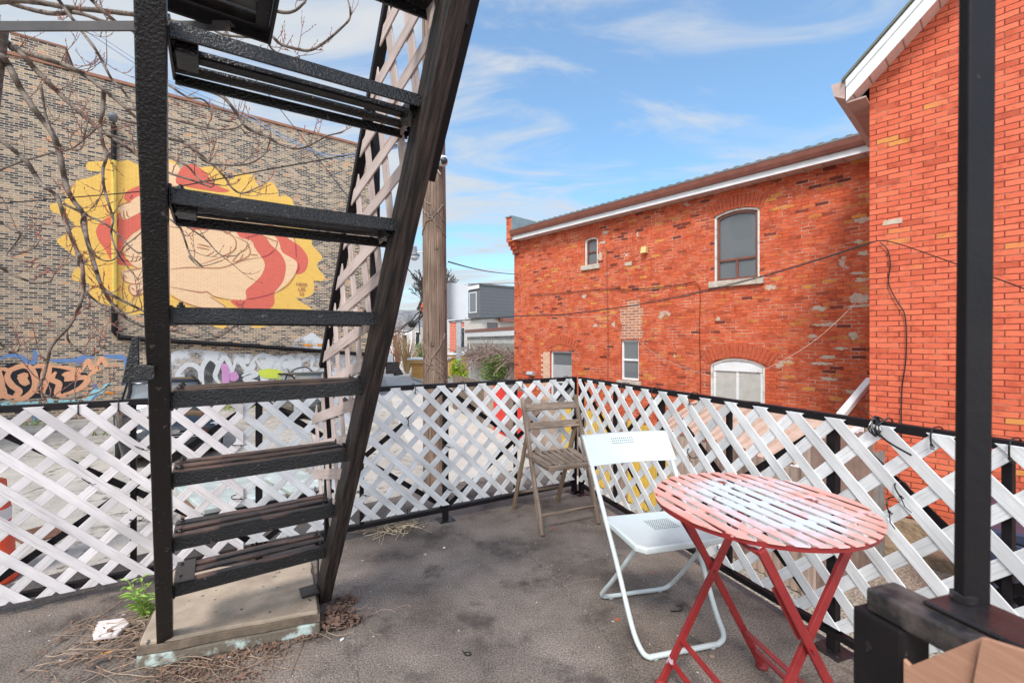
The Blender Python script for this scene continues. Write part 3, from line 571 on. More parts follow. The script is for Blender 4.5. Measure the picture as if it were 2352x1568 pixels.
for pts in ([(1000,940),(1150,925),(1370,930),(1480,900),(1560,870),(1680,850)], [(1000,1075),(1220,1115),(1280,1112),(1340,1150),(1460,1172)], [(1000,1140),(1110,1195),(1250,1235),(1420,1232),(1300,1150)],
            [(1160,625),(1350,635),(1450,665),(1500,720),(1490,790),(1400,840),(1200,915)], [(1500,690),(1590,740),(1610,820),(1560,860),(1480,885)], 
            [(1210,745),(1310,770)], [(1200,770),(1300,790)], [(1530,810),(1500,850),(1475,880)], [(1560,820),(1530,870),(1500,885)], [(1800,1125),(1910,1050),(1970,950)], [(1610,828),(1670,832)], [(1380,600),(1430,665),(1500,620)], [(1680,670),(1790,720),(1820,730),(1800,800)],
            [(625,960),(640,1020),(700,1050),(790,1050)], [(700,1050),(680,1080),(700,1130),(750,1140),(800,1115)], [(650,960),(720,940),(790,930)], [(700,905),(760,940)], [(640,980),(665,1005)], [(700,1080),(725,1100)], [(612,500),(620,540),(640,550)], [(640,490),(645,540),(660,555)], [(665,490),(670,530),(690,540)], [(592,470),(640,440),(700,425)],
            [(1880,620),(1930,660),(1960,740)]):
    stroke(mb, pts, 0.034, 5)
mb.build('mural_outline', 'p_line', mu, local=True)
mb = MB()
for pts in ([(1580,1172),(1700,1150),(1800,1120)], [(1570,700),(1650,680),(1700,660)], [(1690,850),(1750,830),(1800,790)], [(1960,740),(1965,850)], [(1500,1190),(1530,1215),(1575,1190)], [(600,560),(590,620)], [(1140,560),(1160,620)], [(690,400),(710,370)], [(1975,890),(1985,930),(1965,970)]): stroke(mb, pts, 0.04, 5)
mb.build('mural_plum_line', 'p_plum', mu, local=True)
def text_on(frame_obj, txt, x, z, size, mat_, off, name='lettering', rotz=0, align='CENTER', sp=1.0):
    c = bpy.data.curves.new(name, 'FONT'); c.body = txt; c.size = size; c.extrude = 0.001; c.align_x = align; c.space_line = sp; c.offset = 0.004
    o = bpy.data.objects.new(name, c); sc.collection.objects.link(o); o.parent = frame_obj; o.location = (x, off, z); o.rotation_euler = (R(90), 0, rotz)
    c.materials.append(mt[mat_]); return o
x, z = Fm.loc(*K4(2007, 1070)); text_on(mu, 'NESS\nLEE\n22', x, z, 0.20, 'p_line', -0.014, 'signature')
# graffiti along the foot of the wall
C2 = lambda x, y: (x * .3646, 551 + y * .3646)
C6 = lambda x, y: (x * 1300 / 2352 * .6125, 735 + y * 1300 / 2352 * .6125)
paint('graffiti_black', [(-60,400),(0,330),(80,290),(200,300),(330,310),(440,320),(540,350),(600,370),(590,440),(520,480),(430,520),(300,525),(180,535),(60,540),(-60,535)], 's_black', 1, conv=C6)
mb = MB()
for pts in ([(-40,380),(20,330),(60,340),(150,310),(210,330),(240,400),(230,470),(160,530),(110,520),(130,480),(80,440),(50,380),(90,330),(150,315)], [(210,320),(300,310),(330,330),(290,470),(230,480)], [(330,310),(300,360),(290,520)], [(380,350),(350,400),(400,430),(390,500),(450,515)],
            [(330,310),(430,320),(540,345),(440,370),(540,380),(440,400),(590,390),(560,450),(480,490),(430,500)], [(120,380),(170,370),(150,410),(180,430),(150,390),(120,400)], [(20,440),(30,510),(90,525)], [(0,345),(10,500),(-30,520)]):
    stroke(mb, pts, 0.16, 2, conv=C6)
for pts in ([(560,340),(600,270),(620,330),(640,300)], [(650,330),(690,255),(720,310),(700,250)], [(600,380),(650,340),(690,330)]): stroke(mb, pts, 0.12, 2, conv=C6)
mb.build('graffiti_peach', 's_peach', mu, local=True)
mb = MB()
for pts in ([(60,555),(20,570),(55,585),(15,595),(0,590)], [(80,560),(75,590),(110,590),(120,565)], [(135,620),(135,565),(165,570),(160,590),(135,590)], [(175,580),(205,575),(185,565),(180,590),(215,590)], [(225,600),(225,565),(250,565),(240,580),(270,600)],
            [(310,600),(340,540),(370,595),(380,560)], [(330,575),(365,575)], [(400,590),(410,545),(440,590),(450,545),(480,590),(500,545),(510,585)], [(530,590),(532,545)], [(560,540),(600,530),(640,480),(690,480),(720,440),(760,430)], [(600,550),(640,500),(700,490)]):
    stroke(mb, pts, 0.10, 3, conv=C6)
mb.build('graffiti_cyan', 's_cyan', mu, local=True)
mb = MB()
for pts in ([(0,265),(60,240),(140,250),(190,290),(230,280),(240,230),(230,200)], [(330,270),(420,275),(520,270),(560,250),(640,250)], [(520,300),(560,270),(620,260)], [(640,430),(650,500),(600,540)], [(780,240),(830,250),(860,300),(850,440)], [(700,240),(850,260)], [(235,640),(245,720),(300,740)]): stroke(mb, pts, 0.13, 1, conv=C6)
mb.build('graffiti_blue', 's_blue', mu, local=True)
paint('graffiti_fog', [(1150,240),(1300,200),(1500,215),(1700,230),(1850,240),(2100,225),(2400,235),(2420,440),(2100,450),(1800,440),(1500,450),(1170,450)], 's_fog', 1, conv=C6)
paint('graffiti_fog', [(1980,170),(2020,120),(2070,110),(2120,85),(2170,120),(2240,130),(2300,160),(2320,220),(2200,215),(2080,190),(1990,200)], 's_fog', 1, conv=C6)
paint('graffiti_fog_black', [(1260,330),(1400,280),(1500,270),(1600,300),(1700,300),(1740,330),(1760,430),(1600,445),(1400,440),(1280,430)], 's_fogblack', 2, conv=C6)
mb = MB()
for pts in ([(1200,440),(1210,360),(1280,300),(1350,330),(1360,400),(1300,430)], [(1380,440),(1370,330),(1420,260),(1480,300),(1460,380),(1500,440)], [(1480,330),(1520,250),(1560,310),(1570,390)], [(1580,350),(1610,260),(1670,330),(1720,300),(1700,340),(1650,350)], [(1700,300),(1760,240),(1830,250),(1840,310),(1780,320),(1740,270)], [(1640,380),(1700,350),(1740,370),(1660,400),(1740,420),(1760,440)], [(1900,440),(1895,290),(1950,250),(2000,300),(2010,440)], [(2050,280),(2120,250),(2110,320)], [(2060,330),(2160,330)], [(2150,260),(2200,290),(2220,250)]):
    stroke(mb, pts, 0.17, 3, conv=C6)
mb.build('graffiti_white', 's_white', mu, local=True)
mb = MB()
for pts in ([(1930,420),(1990,340),(2080,320),(2130,370),(2150,430)], [(2050,420),(2110,360),(2090,430),(2050,380),(2150,380)], [(1950,330),(2000,430)], [(2010,380),(2040,360),(2060,420)]): stroke(mb, pts, 0.05, 4, conv=C6)
mb.build('graffiti_scrawl', 's_black', mu, local=True)
paint('graffiti_lime', [(1760,340),(1820,330),(1880,335),(1930,360),(1930,385),(1860,395),(1790,390),(1755,365)], 's_lime', 5, conv=C6)
for pts in ([(1500,300),(1540,300),(1560,350),(1550,430),(1510,430),(1505,360)], [(1560,360),(1600,350),(1620,390),(1590,415),(1555,400)]): paint('graffiti_pink', pts, 's_pink', 5, conv=C6)
for pts in ([(2150,160),(2235,162),(2235,178),(2150,176)], [(2060,162),(2120,164),(2120,178),(2060,176)], [(1490,600),(1560,600),(1555,618),(1490,615)], [(720,485),(775,486),(775,500),(722,500)]): paint('graffiti_orange', pts, 's_orange', 5, conv=C6, n=1)
# pipes and lamp on the wall
def wtube(mb, pts, r, off, seg=8): mb.tube([(x, off, z) for x, z in wp(pts)], r, seg)
mb = MB(); wtube(mb, [(262, 290), (262, 371)], 0.075, -0.10, 8); mb.build('pipe', 'black_smooth', mu, local=True)
mb = MB(); wtube(mb, [(262, 371), (264, 700)], 0.075, -0.10, 8); mb.build('pipe', painted_brick('mural_pipe_yellow', (0.80, 0.56, 0.13)), mu, local=True)
mb = MB(); wtube(mb, [(264, 700), (264, 762), (275, 774), (330, 779), (560, 793), (858, 815)], 0.085, -0.13, 8); mb.build('pipe', 'black_smooth', mu, local=True)
x, z = Fm.loc(262, 282); mb = MB(); mb.lathe([(0.03, -0.10), (0.10, -0.08), (0.14, 0.05), (0.15, 0.10), (0.07, 0.20)], 16, (x, -0.35, z)); mb.tube([(x, 0, z - 0.1), (x, -0.35, z + 0.22)], 0.04)
mb.build('wall_lamp', 'roofgrey', mu, local=True, smooth=True)
# weeds at the foot of the mural wall
def leaf_cards(mb, c, rx, ry, rz, n, size, seed, up=0.3, shell=0.55):
    r = random.Random(seed)
    for _ in range(n):
        while True:
            p = Vector((r.uniform(-1, 1), r.uniform(-1, 1), r.uniform(-1, 1)))
            if shell < p.length < 1: break
        q = Vector((c[0] + p.x * rx, c[1] + p.y * ry, c[2] + p.z * rz))
        d = (p.normalized() + Vector((r.gauss(0, .5), r.gauss(0, .5), r.gauss(up, .4)))).normalized(); s = d.cross(Vector((r.gauss(0, 1), r.gauss(0, 1), r.gauss(0, 1)))).normalized()
        l = size * r.uniform(.6, 1.3); w_ = l * 0.38
        mb.quad(q, q + d * l * 0.5 + s * w_, q + d * l, q + d * l * 0.5 - s * w_)
mb = MB(); r2 = random.Random(5)
for px, py, n in ((120, 968, 12), (215, 952, 18), (235, 948, 12), (330, 940, 8), (500, 942, 40), (520, 938, 30), (545, 936, 30), (600, 935, 30), (640, 933, 50), (660, 931, 40), (90, 975, 14), (700, 928, 20), (232, 1000, 10)):
    p = G(px, py, GZ)
    for _ in range(n):
        q = p + Vector((r2.gauss(0, .25), r2.gauss(0, .12), 0)); d = Vector((r2.gauss(0, .4), r2.gauss(0, .4), 1)).normalized(); s = Vector((r2.gauss(0, 1), r2.gauss(0, 1), 0)).normalized() * 0.03; l = r2.uniform(.08, .28)
        mb.quad(q - s, q + s, q + d * l + s * .2, q + d * l - s * .2)
tag(mb.build('weeds', 'grass'), 'scattered green weeds along the foot of the graffitied wall', 'weeds', kind='stuff')
# ------------------------------------------------------------------ RED BRICK HOUSE (low wing and gabled part)
Fw = Frame(0.2343, 14.06, 0.674, -0.739)
hs = thing('brick_house', 'red brick house with white trimmed gable and a long two storey wing', 'house', (0.2343, 14.06, 0), Fw.rot)
WT = 4.42
def rect(x0, x1, y0, y1):      # picture rectangle to wall rectangle, taken at its middle
    a, _ = Fw.loc(x0, 700); b_, _ = Fw.loc(x1, 700); m_ = (x0 + x1) / 2
    return a, b_, Fw.loc(m_, y1)[1], Fw.loc(m_, y0)[1]
W1 = rect(1343, 1373, 545, 608); W2 = rect(1640, 1745, 478, 642); W3 = rect(1264, 1313, 806, 930); W4 = rect(1426, 1467, 780, 874); W5 = rect(1631, 1757, 822, 935)
mb = MB(); wall(mb, 0, 9.3, GZ, WT, [W1, W2, W3, W4, W5])
spandrel(mb, W1[0], W1[1], W1[3], 0.05); spandrel(mb, W2[0], W2[1], W2[3], 0.09); spandrel(mb, W5[0], W5[1], W5[3], 0.15)
mb.quad((0, 0, GZ), (0, 9, GZ), (0, 9, WT), (0, 0, WT)); mb.quad((0, 9, GZ), (9.3, 9, GZ), (9.3, 9, WT), (0, 9, WT))
mb.build('wall', 'brick_wing', hs, local=True)
for a_ in ((W1[0], W1[1], W1[3], 0.05, 7, 0.24, 0.12), (W2[0], W2[1], W2[3], 0.09, 15, 0.27, 0.1), (W3[0] - 0.12, W3[1] + 0.12, W3[3] + 0.18, 0.16, 12, 0.27), (W5[0] - .03, W5[1] + .03, W5[3] + 0.02, 0.15, 17, 0.30, 0.1)):
    mb = MB(); voussoirs(mb, *a_); mb.build('window_arch', 'arch', hs, local=True, bevel=0.003)
# patches where the paint is gone
mb = MB(); a, b_, c, d = rect(1424, 1478, 690, 778)
for i in range(10):
    h0 = c + (d - c) * i / 10; h1 = c + (d - c) * (i + 1) / 10; e = 0.06 * rnd.random(); g = 0.06 * rnd.random(); k = 0.22 if i > 7 else 0
    mb.quad((a + e + k, -0.004, h0), (b_ - g - k * 0.4, -0.004, h0), (b_ - g - k * 0.4, -0.004, h1), (a + e + k, -0.004, h1))
mb.build('bare_brick_patch', 'yellowbrick', hs, local=True)
mb = MB(); a, b_, c, d = rect(1243, 1263, 808, 930)
n_ = 22
for i in range(n_):
    h0 = c + (d - c) * i / n_; h1 = c + (d - c) * (i + 1) / n_; k = 0.09 * (i % 2)
    mb.quad((a + k, -0.004, h0), (b_, -0.004, h0), (b_, -0.004, h1), (a + k, -0.004, h1))
mb.build('pale_brick_quoin', 'palebrick', hs, local=True)
def ragged(name, px, py, rw, rh_, m, seed):
    r = random.Random(seed); x, z = Fw.loc(px, py); n = 22; mb = MB(); pts = []
    for i in range(n):
        a = 2 * math.pi * i / n; q = r.uniform(.55, 1.15); zz = round((rh_ * q * math.sin(a)) / .034) * .034 if rh_ > .06 else rh_ * q * math.sin(a); pts.append((x + rw * q * math.cos(a), z + zz * .8 + r.uniform(-.006, .006)))
    r_ = delaunay_2d_cdt([Vector(p) for p in pts], [], [list(range(n))], 1, 1e-5)
    mb.v = [Vector((p[0], -.004, p[1])) for p in r_[0]]
    for f in r_[2]: mb.face(list(f), [(r_[0][i][0], r_[0][i][1]) for i in f])
    return mb.build(name, m, hs, local=True)
mt['mortar'] = M('smeared_mortar', (0.56, 0.46, 0.37), (0.44, 0.33, 0.25), scale=14, rough=0.9, bump=0.6, bscale=50)
for i, (px, py, rw, rh_) in enumerate([(1385, 557, .12, .05), (1378, 590, .10, .16), (1443, 605, .13, .07), (1770, 660, .13, .07), (1880, 708, .13, .07), (1970, 627, .14, .035), (1978, 643, .10, .06), (1975, 685, .16, .13), (1968, 703, .22, .035), (1972, 555, .08, .05), (1982, 505, .12, .07), (1982, 582, .10, .05), (1895, 745, .18, .05), (1900, 820, .13, .05), (1885, 835, .20, .04), (1960, 770, .09, .09), (1930, 800, .12, .04), (1342, 681, .10, .06), (1367, 748, .10, .06), (1391, 534, .10, .05), (1409, 744, .07, .10), (1650, 732, .05, .06), (1345, 661, .05, .03), (1905, 870, .14, .04), (1865, 772, .10, .05), (1960, 900, .14, .05), (1440, 585, .05, .05)]):
    ragged('mortar_patch', px, py, rw, rh_, 'mortar', 40 + i)
def sash(parent, name, x0, x1, z0, z1, frame_m, glass_m, rows=(0.5,), cols=(), fw=0.05, y=0.075, rise=0.0, back=None, deep=0.04):
    mb = MB()
    if rise:
        pts, xc, zc_, Rr, th = arcpts(x0, x1, z1, rise); inn = [(xc + (Rr - fw) * math.sin(-th * .93 + 2 * th * .93 * i / 12), zc_ + (Rr - fw) * math.cos(-th * .93 + 2 * th * .93 * i / 12)) for i in range(13)]
        for i in range(12): mb.prism([pts[i], pts[i + 1], inn[i + 1], inn[i]], lambda a_, b2, t: (a_, t, b2), y - deep / 2, y + deep / 2)
        zt = z1 - rise
    else: zt = z1; mb.cube(x0, x1, y - deep / 2, y + deep / 2, z1 - fw, z1)
    mb.cube(x0, x0 + fw, y - deep / 2, y + deep / 2, z0 + fw, zt - (0 if rise else fw)); mb.cube(x1 - fw, x1, y - deep / 2, y + deep / 2, z0 + fw, zt - (0 if rise else fw)); mb.cube(x0, x1, y - deep / 2, y + deep / 2, z0, z0 + fw)
    for r_ in rows: zz = z0 + (z1 - z0) * r_; mb.cube(x0 + fw, x1 - fw, y - deep / 2 - .002, y + deep / 2 - .002, zz - fw / 2, zz + fw / 2)
    for (c_, a_, b2) in cols: xx = x0 + (x1 - x0) * c_; mb.cube(xx - fw / 2, xx + fw / 2, y - deep / 2 + .003, y + deep / 2 - .003, z0 + (z1 - z0) * a_ + fw / 2, z0 + (z1 - z0) * b2 - fw / 2)
    f = mb.build(name, frame_m, parent, bevel=0.003, local=True)
    g = MB(); g.quad((x0 + .01, y + 0.012, z0 + .01), (x1 - .01, y + 0.012, z0 + .01), (x1 - .01, y + 0.012, z1 - .01), (x0 + .01, y + 0.012, z1 - .01)); g.build('glass', glass_m, f, local=True)
    if back:
        g = MB(); g.quad((x0 + fw, y - 0.005, z0 + (z1 - z0) * back[0]), (x1 - fw, y - 0.005, z0 + (z1 - z0) * back[0]), (x1 - fw, y - 0.005, z0 + (z1 - z0) * back[1]), (x0 + fw, y - 0.005, z0 + (z1 - z0) * back[1])); g.build('blind', back[2], f, local=True)
    return f
def surround(x0, x1, z0, z1, m, rise=0, fw=0.045):
    mb = MB(); mb.cube(x0, x0 + fw, 0.02, 0.129, z0, z1 - rise); mb.cube(x1 - fw, x1, 0.02, 0.129, z0, z1 - rise)
    if rise:
        pts, xc, zc_, Rr, th = arcpts(x0, x1, z1, rise); inn = [(xc + (Rr - fw) * math.sin(-th + 2 * th * i / 12), zc_ + (Rr - fw) * math.cos(-th + 2 * th * i / 12)) for i in range(13)]
        for i in range(12): mb.prism([pts[i], pts[i + 1], inn[i + 1], inn[i]], lambda a_, b2, t: (a_, t, b2), 0.02, 0.129)
    else: mb.cube(x0, x1, 0.02, 0.129, z1 - fw, z1)
    return mb
def window(W, frame_m, glass_m, sill_m=None, surr=None, rise=0, **kw):
    x0, x1, z0, z1 = W; s = 0
    wd = surround(x0 + .002, x1 - .002, z0, z1, surr, rise).build('window', surr, hs, bevel=0.004, local=True) if surr else None
    s = 0.05 if surr else 0.0
    f = sash(wd or hs, 'sash' if wd else 'window', x0 + s, x1 - s, z0 + 0.01, z1 - s, frame_m, glass_m, rise=rise, **kw)
    if sill_m:
        mb = MB(); mb.cube(x0 - 0.10, x1 + 0.08, -0.06, 0.12, z0 - 0.13, z0); mb.build('sill', sill_m, wd or hs, bevel=0.008, local=True)
    return wd or f
window(W1, 'brownframe', 'glass_pale', 'stone', 'white_old', 0.05, rows=(0.5,), fw=0.035)
window(W2, 'brownframe', 'glass_pale', 'stone', 'white_old', 0.09, rows=(0.30,), cols=((0.5, 0.0, 0.30),), fw=0.045)
window(W3, 'white', 'glass_pale', 'stone', None, 0, rows=(0.42,), fw=0.05, back=(0.40, 0.74, 'curtain'))
window(W4, 'white', 'glass_pale', 'stone', None, 0, rows=(0.5,), fw=0.05)
window(W5, 'white', 'glass', 'stone', 'white_old', 0.15, rows=(), cols=((0.5, 0.0, 0.8),), fw=0.05, back=(0.14, 0.80, 'blind'))
x0, x1, z0, z1 = W5; mb = MB(); mb.cube(x0 + .06, x1 - .06, 0.04, 0.062, z1 - 0.28, z1 - 0.10); mb.build('window_head_board', 'white', hs, local=True)
# eave of the wing
mb = MB(); mb.cube(0.0, 9.3, -0.27, 0.0, WT, WT + 0.02); mb.build('soffit', wave_mat('soffit_boards', (0.62, 0.50, 0.44), (0.34, 0.25, 0.21), 0.3, 'X'), hs, local=True)
mb = MB(); mb.cube(0.0, 9.3, -0.30, -0.27, WT - 0.01, WT + 0.17); mb.build('fascia', 'white', hs, local=True)
mb = MB(); mb.prism([(-0.30, WT + 0.10), (-0.36, WT + 0.11), (-0.39, WT + 0.17), (-0.41, WT + 0.25), (-0.39, WT + 0.26), (-0.30, WT + 0.26)], lambda y, z, t: (t, y, z), -0.02, 9.3); mb.build('gutter', 'brownmetal', hs, local=True)
mb = MB()
n_ = 46                             # ribbed sheet roof edge
for i in range(n_):
    xa = -0.02 + 9.3 * i / n_; xb = xa + 9.3 / n_ * 0.55
    mb.prism([(xa, 0), (xb, 0), (xb - .02, 0.018), (xa + .02, 0.018)], lambda x, z, t: (x, t, WT + 0.30 + z + (t + 0.4) * 0.18), -0.40, 6)
mb.prism([(-0.02, -0.035), (9.3, -0.035), (9.3, 0), (-0.02, 0)], lambda x, z, t: (x, t, WT + 0.30 + z + (t + 0.4) * 0.18), -0.40, 6)
mb.build('roof', 'roofgrey', hs, local=True)
mb = MB(); mb.cube(-0.24, -0.002, -0.34, 5.0, WT - 0.05, 5.13); mb.cube(-0.24, -0.002, -0.26, 0.0, WT - 0.16, WT - 0.051); mb.cube(-0.24, -0.002, -0.17, 0.0, WT - 0.27, WT - 0.161); mb.cube(-0.24, -0.002, -0.08, 0.0, WT - 0.40, WT - 0.271)
mb.cube(-0.24, -0.002, -0.0, 5.0, GZ, WT - 0.051)
pp = mb.build('parapet', 'brick_wing', hs, local=True)
mb = MB(); mb.cube(-0.27, 0.02, -0.37, 5.0, 5.131, 5.17); mb.cube(0.0, 0.02, -0.34, 5.0, 4.75, 5.13); mb.build('flashing', M('grey_blue_flashing', (0.26, 0.31, 0.33), (0.20, 0.25, 0.27), rough=0.4), pp, local=True)
# vent, light, cables on the wing
x, z = Fw.loc(1483, 575); mb = MB(); mb.prism([(0, .08), (0, -.08), (-.14, -.08), (-.10, .08)], lambda y, zz, t: (t, y, z + zz), x - .07, x + .07); mb.build('vent_hood', M('cream_vent', (0.70, 0.52, 0.22)), hs, bevel=0.008, local=True)
x, z = Fw.loc(1223, 858); mb = MB(); mb.prism([(0, .07), (0, -.06), (-.12, -.06), (-.18, -.01), (-.10, .08)], lambda y, zz, t: (t, y, z + zz), x - .12, x + .12); mb.build('flood_lamp', 'alu', hs, bevel=0.01, local=True)
def wcable(name, pts, r, m, off=-0.03, conv=None): 
    mb = MB(); q = cr([Fw.loc(*(conv(*p) if conv else p)) for p in pts], 6); mb.tube([(x, off, z) for x, z in q], r, 5); return mb.build(name, m, hs, local=True)
C3 = lambda x, y: (1164 + x * .3646, 429 + y * .3646)
wcable('wall_cable', [(1185, 600), (1100, 615), (900, 640), (750, 648), (600, 645), (450, 660), (300, 672), (150, 685)], 0.008, 'cable', conv=C3)
wcable('wall_cable', [(1185, 595), (1215, 630), (1222, 700), (1218, 900), (1222, 1100), (1225, 1300)], 0.006, 'cable', conv=C3)
wcable('wall_cable', [(634, 385), (636, 600), (640, 800), (642, 1000), (640, 1210)], 0.008, 'brownmetal', conv=C3)
# gabled part
cx_, cy_ = 4.67, 5.80
gx = (cx_ - Fw.o[0]) * Fw.d[0] + (cy_ - Fw.o[1]) * Fw.d[1]; gy = -(cx_ - Fw.o[0]) * Fw.d[1] + (cy_ - Fw.o[1]) * Fw.d[0]
SL = 0.97; EZ = 4.62; GW = 8.2
mb = MB(); mb.prism([(0, GZ + 0.42), (GW, GZ + 0.42), (GW, EZ), (GW / 2, EZ + SL * GW / 2), (0, EZ)], lambda x, z, t: (gx + x, gy + t, z), 0.0, 8.0)
gb = mb.build('gable_wall', 'brick_gable', hs, local=True)
mb = MB(); mb.cube(gx - 0.05, gx + GW, gy - 0.10, gy + 7, GZ - .1, GZ + 0.40); mb.cube(gx - 0.1, gx + 3.0, gy - 0.42, gy - 0.11, GZ - .1, GZ + 0.16); mb.build('foundation', 'rubble', hs, bevel=0.02, local=True)
for side in (1, -1):
    def rk(x, z, t, s=side): return (gx + (x if s == 1 else GW - x), gy + t, z)
    oh = -0.20
    def zl(x, o_=0.0): return EZ + SL * x + o_
    mb = MB(); mb.prism([(oh, zl(oh, -0.06)), (GW / 2, zl(GW / 2, -0.06)), (GW / 2, zl(GW / 2, 0.20)), (oh, zl(oh, 0.20))], rk, -0.27, -0.245)
    mb.prism([(oh, zl(oh, 0.12)), (GW / 2, zl(GW / 2, 0.12)), (GW / 2, zl(GW / 2, 0.215)), (oh, zl(oh, 0.215))], rk, -0.29, -0.2705)
    mb.build('rake_board', 'white', hs, local=True)
    mb = MB(); mb.prism([(oh, zl(oh, -0.055)), (GW / 2, zl(GW / 2, -0.055)), (GW / 2, zl(GW / 2, -0.035)), (oh, zl(oh, -0.035))], rk, -0.244, -0.001)
    mb.build('rake_soffit', wave_mat('rake_soffit_boards', (0.66, 0.50, 0.44), (0.22, 0.13, 0.10), 0.16, 'X'), hs, local=True)
    mb = MB(); mb.prism([(oh - .04, zl(oh, 0.19)), (GW / 2, zl(GW / 2, 0.225)), (GW / 2, zl(GW / 2, 0.26)), (oh - .04, zl(oh, 0.225))], rk, -0.32, 8.1)
    mb.build('gable_roof', M('mossy_shingle_edge', (0.17, 0.17, 0.16), (0.12, 0.14, 0.07), scale=16, rough=0.9), hs, local=True)
mb = MB(); mb.prism([(-0.21, EZ - 0.22), (-0.33, EZ - 0.14), (-0.36, EZ + 0.02), (-0.21, EZ + 0.02)], lambda x, z, t: (gx + x, gy + t, z), -0.27, 2.2); mb.cube(gx - 0.20, gx, gy - 0.24, gy + 2.2, EZ - 0.27, EZ - 0.25)
mb.build('eave_gutter', M('taupe_gutter', (0.50, 0.36, 0.32), (0.36, 0.25, 0.22)), hs, local=True)
Fg = Frame(4.67, 5.80, 0.674, -0.739)
def gcable(name, pts, r, m, off=-0.03):
    mb = MB(); q = cr([Fg.loc(*p) for p in pts], 6); mb.tube([(gx + x, gy + off, z) for x, z in q], r, 6); return mb.build(name, m, hs, local=True)
gcable('wall_cable', [(2022, 557), (2040, 575), (2046, 610), (2042, 650), (2060, 690), (2078, 720), (2083, 770), (2081, 830), (2073, 890), (2071, 960), (2072, 1040)], 0.007, 'cable')
x, z = Fg.loc(2128, 865) if False else Fg.loc(2095, 866)
mb = MB(); mb.prism([(gx + Fg.loc(2044, 0)[0] - .075, Fg.loc(2054, 509)[1] - .03), (gx + Fg.loc(2044, 0)[0] + .12, Fg.loc(2054, 509)[1] - .03), (gx + Fg.loc(2044, 0)[0] + .12, Fg.loc(2054, 509)[1] + .035), (gx + Fg.loc(2044, 0)[0] - .06, Fg.loc(2054, 509)[1] + .03)], lambda a_, b2, t: (a_, t, b2), gy - .006, gy - .001)
mb.build('mortar_patch', 'mortar', hs, local=True)
# white downpipe cutting across the inner corner
dp = thing('downpipe', 'white downpipe slanting down from the inner corner of the brick house', 'downpipe', (4.66, 6.3, 0.2))
mb = MB(); mb.bar((4.62, 6.25, 0.20), (5.35, 6.62, 0.68), 0.10, 0.09); mb.build('pipe', 'white', dp, bevel=0.015); mb = MB(); mb.bar((4.62, 6.25, 0.145), (5.35, 6.62, 0.625), 0.085, 0.02); mb.build('strap', 'brownmetal', dp)
# lean-to sheet roof between the wing and the corrugated fence
A_, B_, C_, D_ = Vector((2.40, 7.3, -0.14)), Vector((3.10, 4.87, -0.13)), Vector((4.5, 5.75, 0.16)), Vector((3.95, 9.4, 0.06))
aw = thing('lean_to_roof', 'faded pink ribbed lean-to roof between the brick wing and the corrugated fence', 'roof', (2.4, 7.3, -0.14))
mb = MB(); n_ = 15
for i in range(n_):
    for k, (t0, t1, h0, h1) in enumerate(((0, .5, 0, 0), (.5, .6, 0, 1), (.6, .9, 1, 1), (.9, 1, 1, 0))):
        a0 = (i + t0) / n_; a1 = (i + t1) / n_; up = Vector((0, 0, 0.05))
        mb.quad(A_.lerp(B_, a0) + up * h0, A_.lerp(B_, a1) + up * h1, D_.lerp(C_, a1) + up * h1, D_.lerp(C_, a0) + up * h0)
mb.build('ribbed_sheet', 'pinkroof', aw)
dz = Vector((0, 0, -0.05)); mb = MB(); mb.bar(B_ + dz, C_ + dz, 0.10, 0.13); mb.build('verge_board', 'white', aw); mb = MB(); mb.bar(A_ + dz * 1.3, B_ + dz * 1.3, 0.05, 0.09); mb.build('eave_board', 'fencewood', aw)
mb = MB(); mb.box((3.02, 4.70, (-0.12 + GZ) / 2), (1, 0, 0), (0, 1, 0), (0, 0, 1), 0.11, 0.11, -0.12 - GZ); mb.build('post', 'white', aw, bevel=0.005)
# ------------------------------------------------------------------ corrugated fences
Ff = Frame(-2.3, 17.3, 0.414, -1.0)
def corr(mb, x0, x1, z0, z1, pitch=0.095, dp_=0.02, y=0):
    n = max(1, int((x1 - x0) / pitch)); pr = [(0, 0), (.3, 0), (.42, 1), (.88, 1), (1, 0)]
    for i in range(n):
        for (a_, h0), (b2, h1) in zip(pr[:-1], pr[1:]):
            xa = x0 + (i + a_) * (x1 - x0) / n; xb = x0 + (i + b2) * (x1 - x0) / n
            mb.quad((xa, y - h0 * dp_, z0), (xb, y - h1 * dp_, z0), (xb, y - h1 * dp_, z1), (xa, y - h0 * dp_, z1))
fe = thing('sheet_metal_fence', 'long fence of brown, red and mustard corrugated sheets beside the lane', 'fence', (-2.3, 17.3, 0), Ff.rot)
segs = [(1112, 1134, 'corr_pale'), (1134, 1160, 'corr_red'), (1160, 1180, 'corr_brown'), (1180, 1199, 'corr_red'), (1199, 1240, 'corr_brown'), (1240, 1290, 'corr_pale'), (1290, 1318, 'corr_yellow'), (1318, 1345, 'corr_brown'), (1345, 1400, 'corr_yellow'), (1400, 1440, 'corr_brown'), (1440, 1535, 'corr_yellow'), (1535, 1620, 'corr_pale'), (1620, 1720, 'corr_brown'), (1720, 1870, 'corr_pale')]
for i, (a, b_, m_) in enumerate(segs):
    x0 = Ff.loc(a)[0]; x1 = Ff.loc(b_)[0]; mb = MB(); corr(mb, x0, x1 + .02, GZ + 0.02, -0.03 - 0.02 * (i % 2) + (0.04 if 'red' in m_ else 0), y=-0.004 * (i % 2)); mb.build('panel', m_, fe, local=True)
xw = Ff.loc(1112)[0]; mb = MB(); k = 0; x = 0.0
while x < xw:
    mb.cube(x, x + 0.085, -0.01 - 0.012 * (k % 2), 0.01, GZ, -0.02 + 0.02 * math.sin(k)); x += 0.098; k += 1
mb.build('board_panel', 'fencewood', fe, local=True)
